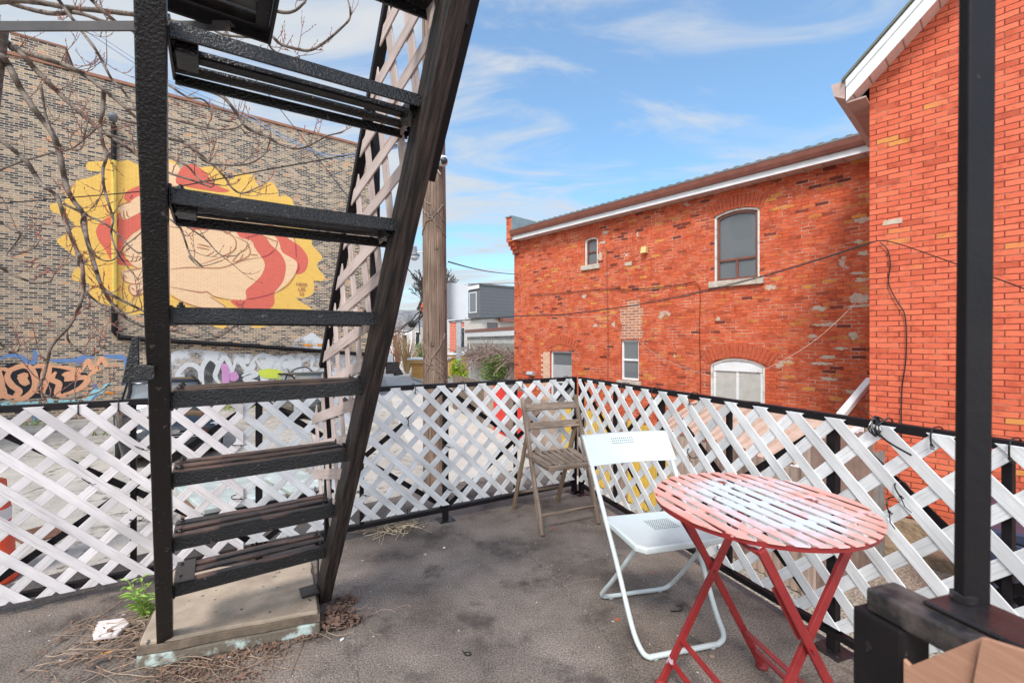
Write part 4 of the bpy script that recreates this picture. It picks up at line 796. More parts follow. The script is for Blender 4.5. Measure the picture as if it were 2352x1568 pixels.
mb = MB(); mb.cube(0, xw, 0.02, 0.06, -0.30, -0.22); mb.cube(0, 13.6, 0.022, 0.06, -1.1, -1.02); mb.build('rail', 'fencewood', fe, local=True)
mb = MB(); mb.cube(xw, xw + 3.2, -0.03, 0.03, 0.012, 0.05); mb.build('cap', 'roofgrey', fe, local=True)
F2 = Frame(2.98, 4.45, 1.07, 0.50)
f2 = thing('sheet_metal_fence', 'short taupe corrugated fence reaching the brick gable wall', 'fence', (2.98, 4.45, 0), F2.rot)
mb = MB(); corr(mb, 0.02, 1.10, GZ + .02, 0.27, 0.12, 0.03); mb.build('panel', 'corr_brown', f2, local=True)
for xx, zz in ((-.03, .2), (1.10, .3)): mb = MB(); mb.cube(xx, xx + .055, 0.0, 0.06, GZ, zz); mb.build('post', 'corr_pale', f2, local=True)
mb = MB(); corr(mb, 1.16, 1.45, GZ + .02, 0.0, 0.075, 0.02, y=0.05); mb.build('panel', M('grey_sheet', (0.25, 0.24, 0.22), (0.17, 0.16, 0.15)), f2, local=True)
# bins beside the gable
def bin_(x, y, rz, label):
    t = thing('wheelie_bin', label, 'bin', (x, y, GZ), rz, 'navy wheelie bins beside the gable wall')
    mb = MB(); b0 = len(mb.v)
    for (w_, d_, z_) in ((0.46, 0.50, 0.08), (0.56, 0.66, 0.98)): mb.v += [Vector((sx_ * w_ / 2, sy_ * d_ / 2, z_)) for sx_, sy_ in ((-1, -1), (1, -1), (1, 1), (-1, 1))]
    for k in range(4): mb.face([b0 + k, b0 + (k + 1) % 4, b0 + 4 + (k + 1) % 4, b0 + 4 + k], [(0, 0)] * 4)
    mb.face([b0, b0 + 3, b0 + 2, b0 + 1], [(0, 0)] * 4); mb.face([b0 + 4, b0 + 5, b0 + 6, b0 + 7], [(0, 0)] * 4); mb.cube(-0.31, 0.31, -0.36, 0.36, 0.93, 0.99); mb.build('body', 'navy', t, bevel=0.02, local=True)
    mb = MB(); mb.prism([(-0.38, 0.99), (0.40, 0.99), (0.36, 1.05), (0.0, 1.10), (-0.34, 1.05)], lambda y_, z_, t_: (t_, y_, z_), -0.32, 0.32); mb.build('lid', 'navy', t, bevel=0.02, local=True)
    for s in (-1, 1): mb = MB(); mb.lathe([(0.02, -0.03), (0.11, -0.03), (0.11, 0.03), (0.02, 0.03)], 16, (s * 0.27, 0.26, 0.11), axis=0); mb.build('wheel', 'tyre', t, local=True)
bin_(4.62, 4.10, 0.8, 'navy wheelie bin nearest the brick gable, behind the black front post'); bin_(4.35, 3.55, 0.5, 'navy wheelie bin partly hidden at the right edge of the picture')
# ------------------------------------------------------------------ far buildings
def boxhouse(name, label, o, d, x1, y1, z0, z1, m, group=None):
    f = Frame(o[0], o[1], *d); t = thing(name, label, 'house', (o[0], o[1], 0), f.rot, group); mb = MB(); mb.cube(0, x1, 0, y1, z0, z1); mb.build('wall', m, t, local=True); return f, t
def win(t, x0, x1, z0, z1, y, g='glass_pale', m='white', fw=0.07, axis='x'):
    mb = MB()
    if axis == 'x': bx = lambda a, b, c, d, e, f: mb.cube(a, b, y - .05, y + .03, c, d)
    if axis == 'x':
        mb.cube(x0, x1, y - .05, y, z0, z0 + fw); mb.cube(x0, x1, y - .05, y, z1 - fw, z1); mb.cube(x0, x0 + fw, y - .05, y, z0 + fw, z1 - fw); mb.cube(x1 - fw, x1, y - .05, y, z0 + fw, z1 - fw)
        f = mb.build('window', m, t, local=True); gg = MB(); gg.cube(x0 + fw, x1 - fw, y - .025, y - .005, z0 + fw, z1 - fw); gg.build('glass', g, f, local=True)
    else:       # on a side wall x = y, spanning x0..x1 along local y
        mb.cube(y - .05, y, x0, x1, z0, z0 + fw); mb.cube(y - .05, y, x0, x1, z1 - fw, z1); mb.cube(y - .05, y, x0, x0 + fw, z0 + fw, z1 - fw); mb.cube(y - .05, y, x1 - fw, x1, z0 + fw, z1 - fw)
        f = mb.build('window', m, t, local=True); gg = MB(); gg.cube(y - .025, y - .005, x0 + fw, x1 - fw, z0 + fw, z1 - fw); gg.build('glass', g, f, local=True)
    return f
f, t = boxhouse('siding_house', 'charcoal sided upper storey over a beige house behind the block garage', (-2.72, 38), (0.8025, 0.5967), 11, 1.95, 3.3, 6.1, 'vinyl')
mb = MB(); mb.cube(-0.1, 11, -0.1, 2.1, 6.1, 6.22); mb.build('roof', 'roofgrey', t, local=True); mb = MB(); mb.cube(-0.12, -0.09, 0, 2.1, 5.8, 6.1); mb.build('fascia', 'white', t, local=True)
win(t, 0.55, 1.75, 3.75, 5.55, 0.0, axis='y')
mb = MB(); mb.cube(0.3, 11, 0.3, 3.2, GZ, 3.299); mb.build('lower_wall', 'vinyl_beige', t, local=True); mb = MB(); mb.cube(2.1, 11, -0.45, 0.29, 3.0, 3.29); mb.build('porch_roof', 'brownmetal', t, local=True)
win(t, 4.6, 5.5, 1.3, 2.6, 0.3); win(t, 0.9, 2.0, 1.6, 2.9, 0.3, 'glass', 'brownframe')
f, t = boxhouse('block_garage', 'whitewashed concrete block garage with brown and white roof band', (-3.03, 30), (0.41, -0.91), 8.6, 5, GZ, 1.55, 'block')
t['category'] = 'garage'
mb = MB(); mb.cube(-0.1, 8.7, -0.12, 5.1, 1.55, 1.84); mb.build('fascia', 'white', t, local=True); mb = MB(); mb.cube(-0.12, 8.72, -0.14, 5.1, 1.841, 2.03); mb.build('roof_edge', 'brownmetal', t, local=True)
mb = MB(); mb.cube(0.7, 8.5, -0.02, -0.002, 0.35, 1.15); mb.build('render_band', M('grey_roughcast', (0.36, 0.34, 0.31), (0.24, 0.22, 0.2), scale=9, rough=0.95, bump=0.8, bscale=30), t, local=True)
win(t, 0.05, 0.55, 0.3, 1.2, 0.0, 'glass', 'white_old')
f, t = boxhouse('siding_house', 'narrow salmon sided house right of the utility pole', (-5.9, 42), (1, 0.1), 2.05, 6, GZ, 3.1, 'vinyl_salmon')
mb = MB(); mb.cube(-0.1, 2.1, -0.1, 6, 3.1, 3.5); mb.build('fascia', 'white', t, local=True); mb = MB(); mb.prism([(-.1, 3.5), (2.1, 3.5), (2.1, 4.1), (-.1, 4.1)], lambda x, z, tt: (x, tt + (z - 3.5) * 3, z), -0.1, 0.2); mb.build('roof', 'shingle', t, local=True)
win(t, 0.75, 1.55, 0.6, 2.6, 0.0, 'glass', 'white'); mb = MB(); mb.tube([(1.95, -.08, 3.2), (1.95, -.08, GZ)], 0.05, 6); mb.build('downpipe', 'brownmetal', t, local=True)
f, t = boxhouse('shed', 'small white sided shed with a dark sloping roof below the salmon house', (-5.0, 35), (1, 0.0), 1.5, 2.5, GZ, 0.35, 'vinyl_beige'); t['category'] = 'shed'
mb = MB(); mb.prism([(-.2, -0.05), (1.6, 0.85), (1.6, 0.97), (-.2, 0.07)], lambda x, z, tt: (x, tt, z), -0.1, 2.6); mb.build('roof', 'roofgrey', t, local=True); mb = MB(); mb.prism([(0, 0.35), (1.5, 0.351), (1.5, .80), (0, 0.08)], lambda x, z, tt: (x, tt, z), 0.001, 2.4); mb.build('gable', 'white', t, local=True)
for i, (x0, w_, y, zt, m_, rf, lab) in enumerate([(-14.9, 3.0, 54, 2.6, 'white', 5.3, 'pale grey house with a long slate roof at the end of the lane'), (-11.7, 2.3, 52, 2.9, 'vinyl_grey', 5.0, 'grey house tight against the left side of the utility pole'), (-17.6, 2.4, 58, 3.5, 'arch', 5.6, 'small red brick house seen behind the bare bushes'), (-24.0, 5.5, 60, 3.8, 'vinyl_beige', 6.0, 'beige house behind the wooden stair lattice')]):
    f, t = boxhouse('far_house', lab, (x0, y), (1, 0.05), w_, 8, GZ, zt, m_)
    mb = MB(); mb.prism([(0, zt), (3.4, rf), (6.8, rf), (8.4, zt)], lambda yy, z, tt: (tt, yy, z), -0.3, w_ + 0.3); mb.build('roof', 'shingle', t, local=True)
    for k in range(int(w_ / 1.2)): win(t, 0.35 + 1.2 * k, 0.95 + 1.2 * k, zt - 2.1, zt - 0.5, 0.0, 'glass', 'white')
    if i == 1: mb = MB(); mb.cube(0.5, 1.1, 3.0, 3.6, rf - .3, rf + 1.0); mb.build('chimney', 'arch', t, local=True)
    if i == 0: mb = MB(); mb.cube(2.0, 2.8, 1.0, 2.4, zt + 0.6, zt + 1.9); mb.build('dormer', 'roofgrey', t, local=True)
# cedar enclosure, gate, metal post
def cedar(label, px0, px1, Y, ztop, zlid, dep=1.5):
    x0 = (px0 - CX) / FX * Y; x1 = (px1 - CX) / FX * Y; t = thing('cedar_enclosure', label, 'enclosure', (x0, Y, GZ)); mb = MB(); mb.cube(0, x1 - x0, 0, dep, 0, ztop - GZ); mb.build('wall', 'cedar', t, local=True)
    mb = MB(); mb.cube(-0.18, x1 - x0 + .18, -0.18, dep + .2, ztop - GZ + .001, ztop - GZ + 0.22); mb.build('rim', 'cedar_trim', t, local=True); mb = MB(); mb.cube(-0.25, x1 - x0 + .25, -0.25, dep + .25, ztop - GZ + 0.221, zlid - GZ); mb.build('lid', 'white', t, local=True)
cedar('yellow cedar board enclosure with white lid left of the utility pole', 945, 1022, 31.0, -0.25, 0.08); cedar('yellow cedar board enclosure with white lid right of the utility pole', 1030, 1082, 34.0, -0.0, 0.33)
t = thing('metal_gate', 'white ribbed metal gate at the far left end of the lane', 'gate', (-9.8, 35, GZ)); mb = MB(); corr(mb, 0, 0.42, 0.1, 1.6, 0.09, 0.02); mb.build('panel', 'white', t, local=True); mb = MB(); mb.tube([(-.03, 0, 0), (-.03, 0, 1.7)], 0.03, 6); mb.tube([(.46, 0, 0), (.46, 0, 1.7)], 0.03, 6); mb.build('post', 'brownmetal', t, local=True)
t = thing('steel_post', 'galvanised steel post standing behind the lime green bush', 'post', ((1054 - CX) / FX * 27, 27, GZ)); mb = MB(); mb.cube(-0.14, 0.14, -0.14, 0.14, 0, 3.05 + .75); mb.build('shaft', 'alu', t, local=True); mb = MB(); mb.cube(-0.2, 0.2, -0.2, 0.2, 3.8, 3.9); mb.build('cap', 'alu', t, local=True)
mb = MB(); kp = [G(x, y, GZ) for x, y in ((945, 862), (952, 872), (975, 880), (1030, 884))]
for a, b_ in zip(kp[:-1], kp[1:]): mb.bar(a + Vector((0, 0, .06)), b_ + Vector((0, 0, .06)), 0.25, 0.12)
struct(mb.build('kerb', 'concrete'))
# plants at the end of the lane
def bush(name, label, cat, x, y, h, rx, n, size, m, stem_m, seed, stems=7):
    t = thing(name, label, cat, (x, y, GZ)); r = random.Random(seed); mb = MB(); mb2 = MB()
    for i in range(stems):
        a = r.uniform(0, 6.28); tip = Vector((math.cos(a) * rx * r.uniform(.2, .8), math.sin(a) * rx * r.uniform(.2, .8), h * r.uniform(.6, .95))); mb.tube([(0, 0, 0), tip * 0.5 + Vector((0, 0, h * .08)), tip], [0.03, 0.018, 0.006], 5)
    mb.build('stem', stem_m, t, local=True)
    k = 11
    for i in range(k):
        a = r.uniform(0, 6.28); q = r.uniform(0, .6); c = (math.cos(a) * rx * q, math.sin(a) * rx * q, h * r.uniform(.25, .85)); s = r.uniform(.25, .45)
        leaf_cards(mb2, c, rx * s, rx * s, h * s * 0.6, n // k, size, seed * 31 + i, shell=0.1)
    mb2.build('foliage', m, t, local=True)
bush('leafy_bush', 'mid green conical bush in front of the whitewashed blocks', 'bush', (1137 - CX) / FX * 20, 20, 2.0, 0.75, 2600, 0.085, 'leaf', 'darkbark', 3)
bush('leafy_bush', 'bright lime green bush right beside the utility pole', 'bush', (1052 - CX) / FX * 25, 25, 1.55, 0.75, 2000, 0.10, 'leaf_lime', 'darkbark', 4)
bush('leafy_bush', 'dull green bush at the end of the lane left of the pole', 'bush', (965 - CX) / FX * 40, 40, 2.4, 1.3, 1600, 0.14, 'leaf', 'darkbark', 5)
def twiggy(name, label, cat, x, y, h, spread, n, m, seed, r0=0.02):
    t = thing(name, label, cat, (x, y, GZ)); r = random.Random(seed); mb = MB()
    for i in range(n):
        a = r.uniform(0, 6.28); l = h * r.uniform(.5, 1.05); o = spread * r.uniform(.1, 1); p1 = Vector((math.cos(a) * o * .35, math.sin(a) * o * .35, l * .5)); p2 = Vector((math.cos(a) * o, math.sin(a) * o, l))
        mb.tube([(math.cos(a) * .1, math.sin(a) * .1, 0), p1, p2], [r0, r0 * .7, r0 * .25], 4)
        for _ in range(3): q = p1.lerp(p2, r.random()); mb.tube([q, q + Vector((r.gauss(0, .2), r.gauss(0, .2), r.uniform(.1, .5))) * h * .25], [r0 * .4, r0 * .15], 3)
    mb.build('stems', m, t, local=True)
twiggy('bare_bush', 'straw coloured bare bush at the end of the lane', 'bush', (935 - CX) / FX * 36, 36, 3.3, 1.7, 70, 'drystem', 8, 0.03); twiggy('bare_bush', 'red brown bare bush behind the straw coloured one', 'bush', (912 - CX) / FX * 39, 39, 4.4, 1.3, 70, 'redstem', 9, 0.03)
# vine heap on the garage wall
mb = MB(); r2 = random.Random(11)
for i in range(560):
    tt = r2.random(); base = Vector((-2.1, 24.5, 0)).lerp(Vector((0.6, 18.8, 0)), tt); th_ = 0.12 + 0.32 * tt; c = base + Vector((r2.gauss(0, .25), r2.gauss(0, .25), 0.52 + r2.gauss(0, .30) * th_)); pts = [c]; d = Vector((r2.gauss(0, .5), r2.gauss(0, .5), r2.gauss(0, .25)))
    for k in range(4): d += Vector((r2.gauss(0, .25), r2.gauss(0, .25), r2.gauss(-.05, .2))); pts.append(pts[-1] + d * 0.28)
    mb.tube(cr(pts, 2), 0.017, 3)
tag(mb.build('vine_heap', 'vine'), 'tangled dry brown vine heaped on top of the block wall', 'vine')
f, t = boxhouse('block_wall', 'low whitewashed block wall below the dry vine', (-2.1, 25.2), (0.43, -0.9), 6.9, 0.2, GZ, 0.42, 'block'); t['category'] = 'wall'
# bare far tree
def tree_rec(mb, p, d, l, r0, depth, r, spread=0.5, lens=0.74, upb=0.12, minr=0.006):
    n = 3; pts = [p]; q = p; dd = d
    for i in range(n): dd = (dd + Vector((r.gauss(0, .12), r.gauss(0, .12), r.gauss(0, .1) + upb * .3))).normalized(); q = q + dd * l / n; pts.append(q)
    mb.tube(pts, [max(r0 * (1 - .35 * i / n), minr) for i in range(n + 1)], 5 if depth > 2 else 3, cap=False)
    if depth == 0: return
    for k in range(3 if depth < 4 else 2 + (r.random() < .6)):
        ax = Vector((r.gauss(0, 1), r.gauss(0, 1), r.gauss(0, .5))).normalized(); nd = (dd + ax * spread * r.uniform(.6, 1.3) + Vector((0, 0, upb))).normalized(); tree_rec(mb, pts[-1 if k < 2 else 2], nd, l * lens * r.uniform(.8, 1.15), r0 * .62, depth - 1, r, spread, lens, upb, minr)
def fartree(label, x, y, h, seed):
    t = thing('bare_tree', label, 'tree', (x, y, GZ)); r = random.Random(seed); mb = MB(); mb.tube([(0, 0, 0), (0.05, 0, h * .3)], [0.25, 0.2], 8); mb.build('trunk', 'darkbark', t, local=True); mb = MB()
    for k in range(3): tree_rec(mb, Vector((0.05, 0, h * .28)), Vector((r.gauss(0, .35), r.gauss(0, .35), 1)).normalized(), h * .24, 0.20, 5, r, .55, .76, .1, 0.045)
    mb.build('crown', 'darkbark', t, local=True)
fartree('bare grey tree rising behind the far roofs left of the utility pole', (940 - CX) / FX * 60, 60, 12.5, 21)

# pale neighbour outside the picture on the left: it is what the wing windows mirror
t = thing('neighbour_building', 'pale stucco building mirrored in the windows of the brick wing', 'building', (-15, -5, GZ)); mb = MB(); mb.cube(-9, 0, 0, 11, 0, 11.5); mb.build('wall', 'concrete', t, local=True)
for y0, z0 in ((1.2, 2.2), (1.2, 6.4), (5.4, 2.2), (5.4, 6.4), (5.4, 9.0)): win(t, y0, y0 + 1.6, z0, z0 + 1.9, 0.06, 'glass', 'white', .14, 'y')
# ================================================================== TERRACE: pad, stairs, railings, lattice, furniture
# concrete pad under the stairs
pd = thing('concrete_pad', 'speckled concrete pad with a mint painted lower course under the stairs', 'concrete pad', (-1.28, 2.0, 0))
q4 = [(-1.425, 1.70), (-0.83, 1.90), (-1.055, 2.33), (-1.71, 2.245)]
def lump(mb, q, z0, z1, grow, seed, n=9):
    r = random.Random(seed); cx = sum(p[0] for p in q) / 4; cy = sum(p[1] for p in q) / 4; ring = []
    for i in range(4):
        a, b_ = Vector(q[i]), Vector(q[(i + 1) % 4])
        for k in range(n): p = a.lerp(b_, k / n); d = (p - Vector((cx, cy))).normalized(); ring.append((p + d * (grow + (r.gauss(0, .004) if k else 0)),))
    mb.prism([(p[0].x, p[0].y) for p in ring], lambda x, y, t: (x, y, t), z0, z1)
mb = MB(); lump(mb, q4, 0.052, 0.10, 0.0, 1); mb.build('slab', 'pad', pd, bevel=0.006)
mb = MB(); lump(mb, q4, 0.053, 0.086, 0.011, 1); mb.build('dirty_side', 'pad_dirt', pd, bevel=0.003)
mb = MB(); lump(mb, q4, 0.0, 0.051, 0.012, 2); mb.build('base_course', 'pad_edge', pd, bevel=0.008)
# ---- stairs: two sloping beams, seven treads
LF, RF = Vector((-1.336, 1.752, 0.10)), Vector((-0.888, 2.054, 0.10))
LD, RD = Vector((0.586, -0.785, 1.622)), Vector((0.62, -0.785, 1.622))
LFh = lambda k: LF + LD * k; RFh = lambda k: RF + RD * k
st = thing('steel_stairs', 'steep black painted open stairs rising from the concrete pad over the terrace', 'stairs', (-1.28, 2.0, 0.1))
tdir = (RF - LF); tdir.z = 0; tdir.normalize(); run = Vector((-tdir.y, tdir.x, 0))     # run points away from the camera
nrm = LD.normalized().cross(tdir).normalized(); nrm = -nrm if nrm.z < 0 else nrm
KTOP = 1.30
wob = random.Random(3)
def beam(p, q, wd, dp_, side, name, m='black_worn', nseg=14):
    """rough beam: inner face on the line p-q, thickness wd outwards, depth dp_"""
    mb = MB(); ax = (q - p).normalized(); up = ax.cross(side).normalized(); up = up if up.z > 0 else -up; b = len(mb.v); L_ = (q - p).length
    for i in range(nseg + 1):
        c = p.lerp(q, i / nseg); w_ = [wob.gauss(0, .0009) for _ in range(4)]
        mb.v += [c - up * dp_ * .5 + side * w_[0], c + up * dp_ * .5 + side * w_[1], c + up * dp_ * .5 + side * (wd + w_[2]), c - up * dp_ * .5 + side * (wd + w_[3])]
    for i in range(nseg):
        for k in range(4):
            k2 = (k + 1) % 4; u0, u1 = i * L_ / nseg, (i + 1) * L_ / nseg; v0 = k * .2
            mb.face([b + i * 4 + k, b + i * 4 + k2, b + i * 4 + 4 + k2, b + i * 4 + 4 + k], [(u0, v0), (u0, v0 + .1), (u1, v0 + .1), (u1, v0)])
    mb.face([b, b + 3, b + 2, b + 1], [(0, 0)] * 4); e = b + nseg * 4; mb.face([e, e + 1, e + 2, e + 3], [(0, 0)] * 4)
    return mb.build(name, m, st, bevel=0.004)
beam(LFh(-0.02), LFh(KTOP), 0.050, 0.046, -tdir, 'stringer', 'black')
RB = Vector((0.590, -0.785, 1.622))
beam(RF + RB * -.02 - tdir * .006, RF + RB * KTOP - tdir * .006, 0.052, 0.095, tdir, 'stringer')
# black steel channel nailed to the outside of the right beam, and the loose end of the upper handrail beside it
mb = MB(); mb.bar(RF + RB * 1.0 + tdir * 0.068 + nrm * .02, RF + RB * 1.42 + tdir * 0.075 + nrm * .02, 0.030, 0.050, nrm); mb.build('upper_rail_end', 'black_smooth', st, bevel=0.003)
ks = [.119, .263, .430, .602, .751, .915, 1.080, 1.235]; zb = [.295, .520, .785, 1.057, 1.298, 1.572, 1.872, 2.14]
for i, (k, z) in enumerate(zip(ks, zb)):
    a = LFh(k); b_ = RFh(k + 0.0); a = Vector((a.x, a.y, z)); b_ = Vector((b_.x, b_.y, z + 0.005))
    tr = MB(); hh = [.045, .045, .044, .045, .037, .034, .030, .030][i]
    # near angle iron: upright face and top flange
    tr.bar(a + Vector((0, 0, hh / 2)) + tdir * .004, b_ + Vector((0, 0, hh / 2)) - tdir * .004, 0.007, hh)
    t = tr.build('tread', 'black', st, bevel=0.0015)
    lo_ = (0, -.016, -.016) if i > 4 else (0, 0, 0)
    for j, (d0, w_) in enumerate(((0.016, 0.030), (0.088, 0.038), (0.150, 0.040))):
        sl = MB(); bow = 0.004 * math.sin(i * 2.1 + j); pts = [(a + (b_ - a) * u + run * d0 + Vector((0, 0, lo_[j] + hh + .001 + bow * math.sin(u * 3.14)))) for u in (0.008, .25, .5, .75, 0.992)]
        for p, q in zip(pts[:-1], pts[1:]): sl.bar(p, q, w_, 0.008)
        if j == 1 and i > 4: sl.bar(a + run * d0 + Vector((0, 0, hh - .012)) + tdir * .004, b_ + run * d0 + Vector((0, 0, hh - .010)) - tdir * .004, .03, .018)
        sl.build('slat', 'tread_top' if i < 4 else 'black', t, bevel=0.001)
    fr = MB(); fr.bar(a + run * .170 + Vector((0, 0, hh / 2 - .002 + lo_[2])) + tdir * .004, b_ + run * .170 + Vector((0, 0, hh / 2 - .002 + lo_[2])) - tdir * .004, 0.007, hh - .005); fr.build('rear_angle', 'black', t, bevel=0.0015)
    for s, e in ((1, a), (-1, b_)):
        br_ = MB(); c = e + tdir * s * 0.020 + run * 0.085; br_.box(c + Vector((0, 0, hh - .012)), run, tdir, (0, 0, 1), 0.175, 0.034, 0.006); br_.box(c - tdir * s * .017 + Vector((0, 0, .02)), run, tdir, (0, 0, 1), 0.17, 0.006, 0.055)
        if i > 4: br_.box(c + Vector((0, 0, .012)) + tdir * s * .012 - run * .02, run, tdir, (0, 0, 1), 0.075, 0.04, 0.046)
        br_.build('bracket', 'plate' if i < 5 else 'black', t, bevel=0.002)
        for dd in (0.03, 0.14):
            bl = MB(); cc_ = e + tdir * s * 0.022 + run * dd + Vector((0, 0, hh + .008)); bl.lathe([(.010, 0), (.010, .004), (.006, .007), (.0055, .013)], 6, cc_); bl.build('bolt', 'black', t)
# wide plate on the lowest tread, feet
a = LFh(ks[0]); mb = MB(); mb.box(Vector((a.x, a.y, zb[0] + .058)) + tdir * .035 + run * .075, run, tdir, (0, 0, 1), 0.19, 0.062, 0.006); mb.build('end_plate', 'plate', st, bevel=0.002)
mb = MB(); mb.box(RFh(0.0) - tdir * 0.045 + run * -0.0 + Vector((0, 0, .012)), run, tdir, (0, 0, 1), 0.08, 0.075, 0.012); mb.box(RFh(0.02) - tdir * .006 + run * .05 + Vector((0, 0, .06)), run, tdir, (0, 0, 1), 0.03, 0.006, 0.13); mb.build('foot_plate', 'plate', st, bevel=0.002)
# clip plates on both beams at mid height
for base, s, kk in ((LFh, -1, .66), (RFh, 1, .655)):
    c = base(kk); o_ = c + tdir * s * (0.052 if s < 0 else .055) - nrm * .045
    mb = MB(); mb.box(o_ + nrm * .0 + Vector((0, 0, .02)), tdir, run, (0, 0, 1), 0.045, 0.012, 0.040); mb.build('clip', 'black', st, bevel=0.003)
    c2 = o_ + tdir * s * .012; mb = MB()
    if s < 0: pl_ = [(0, .13), (0, .01), (-.036, 0.0), (-.016, .12)]
    else: pl_ = [(0.0, .04), (0.012, .04), (0.034, .004), (0.0, .0)]
    mb.prism(pl_, lambda x, z_, t_: c2 + tdir * x + Vector((0, 0, z_ - .01)) + run * (t_ + .012), 0, 0.012); mb.build('side_plate', 'black', st, bevel=0.002)
# handrail over the right beam with dusty lattice tied to it
HRh = 0.955
hp, hq = RFh(0.05) + Vector((0, 0, HRh)), RFh(1.25) + Vector((0, 0, HRh))
mb = MB(); mb.bar(hp, hq, 0.034, 0.030, nrm); mb.build('handrail', 'black_smooth', st, bevel=0.003)
for kk in (0.05, 0.62, 1.2): mb = MB(); mb.bar(RFh(kk) + tdir * .02, RFh(kk) + tdir * .02 + Vector((0, 0, HRh)), 0.028, 0.028, run); mb.build('handrail_post', 'black_smooth', st, bevel=0.002)
def strips(poly_clip, conv, period, wd, th, gap=0.0, phase=0.0, rev=False, zref=0.0):
    """two layers of 45 degree strips clipped by poly_clip(poly), conv(u, v, n) -> point"""
    mb = MB()
    for layer, sg in ((0, -1), (1, 1)):
        n = 60; n0 = -((1 - layer) ^ rev) * (th + 0.0006)
        for i in range(-n, n):
            c = i * period + phase - sg * zref; h = wd / math.sqrt(2); y0, y1 = -6, 6
            poly = [(c + sg * y0 - h, y0), (c + sg * y0 + h, y0), (c + sg * y1 + h, y1), (c + sg * y1 - h, y1)]
            if sg < 0: poly = poly
            p = poly_clip(poly)
            if len(p) < 3: continue
            ar = abs(sum(p[k - 1][0] * p[k][1] - p[k][0] * p[k - 1][1] for k in range(len(p)))) / 2
            if ar < 1e-4: continue
            o_ = rnd.random() * 30
            uvf = lambda x, y, sg=sg, o_=o_: ((x * sg + y) / 1.414 + o_, (x - y * sg) / 1.414 + o_)
            mb.prism(p, conv, n0, n0 - th, uvfn=uvf)
    return mb
# stair lattice in the plane of the right beam: u along the horizontal run towards the camera, v vertical
ar_ = RD.normalized(); hz = Vector((RD.x, RD.y, 0)).normalized(); side_n = Vector((hz.y, -hz.x, 0)); side_n = side_n if side_n.dot(tdir) < 0 else -side_n
br_ = side_n.cross(ar_).normalized(); br_ = br_ if br_.z > 0 else -br_
sl_ = strips(lambda p: clip(p, 0.40, 2.55, 0.03, 0.475), lambda u, v, n_: RF + ar_ * u + br_ * v + side_n * (0.004 - n_), 0.178, 0.044, 0.005, phase=.03)
tag(sl_.build('lattice_panel', 'lattice_pink', bevel=0.0012, seg=1), 'dusty brownish lattice panel tied along the side of the stairs', 'lattice')
# ---- railings
C0 = Vector((0.538, 3.685, 0)); FLl = 3.764
Fl = Frame(-2.711, 1.785, 0.863, 0.505); Fr = Frame(0.538, 3.685, 0.3674, -0.9301)
TOP = 0.957
def railing(name, label, fr, x0, x1, posts, mids, pl):
    t = thing(name, label, 'railing', (fr.o[0], fr.o[1], 0), fr.rot)
    mb = MB(); mb.cube(x0, x1, -0.003, 0.032, TOP - 0.032, TOP); mb.build('top_rail', 'black_smooth', t, bevel=0.002, local=True)
    mb = MB(); mb.cube(x0, x1, -0.003, 0.028, 0.062, 0.090); mb.build('bottom_rail', 'black_smooth', t, bevel=0.002, local=True)
    for x in posts:
        mb = MB(); mb.cube(x - .018, x + .018, 0.0, 0.034, 0.007, TOP - .0325); p = mb.build('post', 'black_smooth', t, bevel=0.002, local=True)
        mb = MB(); mb.cube(x - .055, x + .055, -0.04, 0.07, 0.0005, 0.0065); mb.build('base_plate', 'plate', p, bevel=0.0015, local=True)
        for sx_ in (-.04, .04): mb = MB(); mb.lathe([(.007, 0), (.007, .005), (.003, .008)], 6, (x + sx_, -0.025, 0.0066)); mb.build('bolt', 'plate', p, local=True)
    for x in mids: mb = MB(); mb.cube(x - .012, x + .012, 0.003, 0.026, 0.0905, TOP - .0325); mb.build('baluster', 'black_smooth', t, bevel=0.002, local=True)
    for a, b_ in zip(posts[:-1], posts[1:]):
        for z0, z1, yy in ((0.10, TOP - .05, 0.012), (TOP - .05, 0.10, 0.022)):
            mb = MB(); mb.bar((a + .02, yy, z0), (b_ - .02, yy, z1), 0.006, 0.032, (0, 0, 1)); mb.build('brace', 'black_smooth', t, bevel=0.001, local=True)
    return t
pl_ = [FLl - t_ * 1.981 for t_ in (2.32, 1.735, 1.157, .583)] + [FLl - 0.015]; ml = [FLl - t_ * 1.981 for t_ in (2.02, 1.437, .870, .295)]
railing('metal_railing', 'black metal railing with crossed braces along the parking lot side', Fl, pl_[0], FLl, pl_, ml, None)
railing('metal_railing', 'black metal railing with crossed braces facing the red brick house', Fr, 0.025, 3.25, [0.045, 1.01, 2.035, 3.05], [0.525, 1.525, 2.54], None)
def lat_panel(label, fr, x0, x1, z0, z1, period, m, phase, yoff=-0.006, rev=False, wd=0.040):
    cl_ = lambda p: clip(p, x0, x1, z0, z1)
    mb = strips(cl_, lambda u, v, n_: fr.world(u, yoff - 0.0055 + (n_ + .0) if False else yoff + n_, v), period, wd, 0.0048, phase=phase, rev=rev, zref=z1 - 0.008)
    o = mb.build('lattice_panel', m, bevel=0.0012, seg=1); tag(o, label, 'lattice'); return o
xs_ = FLl - 1.2025 * 1.981
lat_panel('greyish white lattice panel on the railing left of the stairs', Fl, FLl - 4.6, xs_ + .015, 0.060, 0.947, 0.152, 'lattice_warm', 0.110, yoff=-0.0165)
lat_panel('clean white lattice panel on the railing between the stairs and the corner', Fl, xs_ - 0.02, FLl - 0.035, 0.112, 0.945, 0.158, 'lattice', 0.039)
lat_panel('white lattice panel on the railing behind the folding chairs and the red table', Fr, 0.05, 3.2, 0.112, 0.945, 0.167, 'lattice', 0.055, wd=0.045)
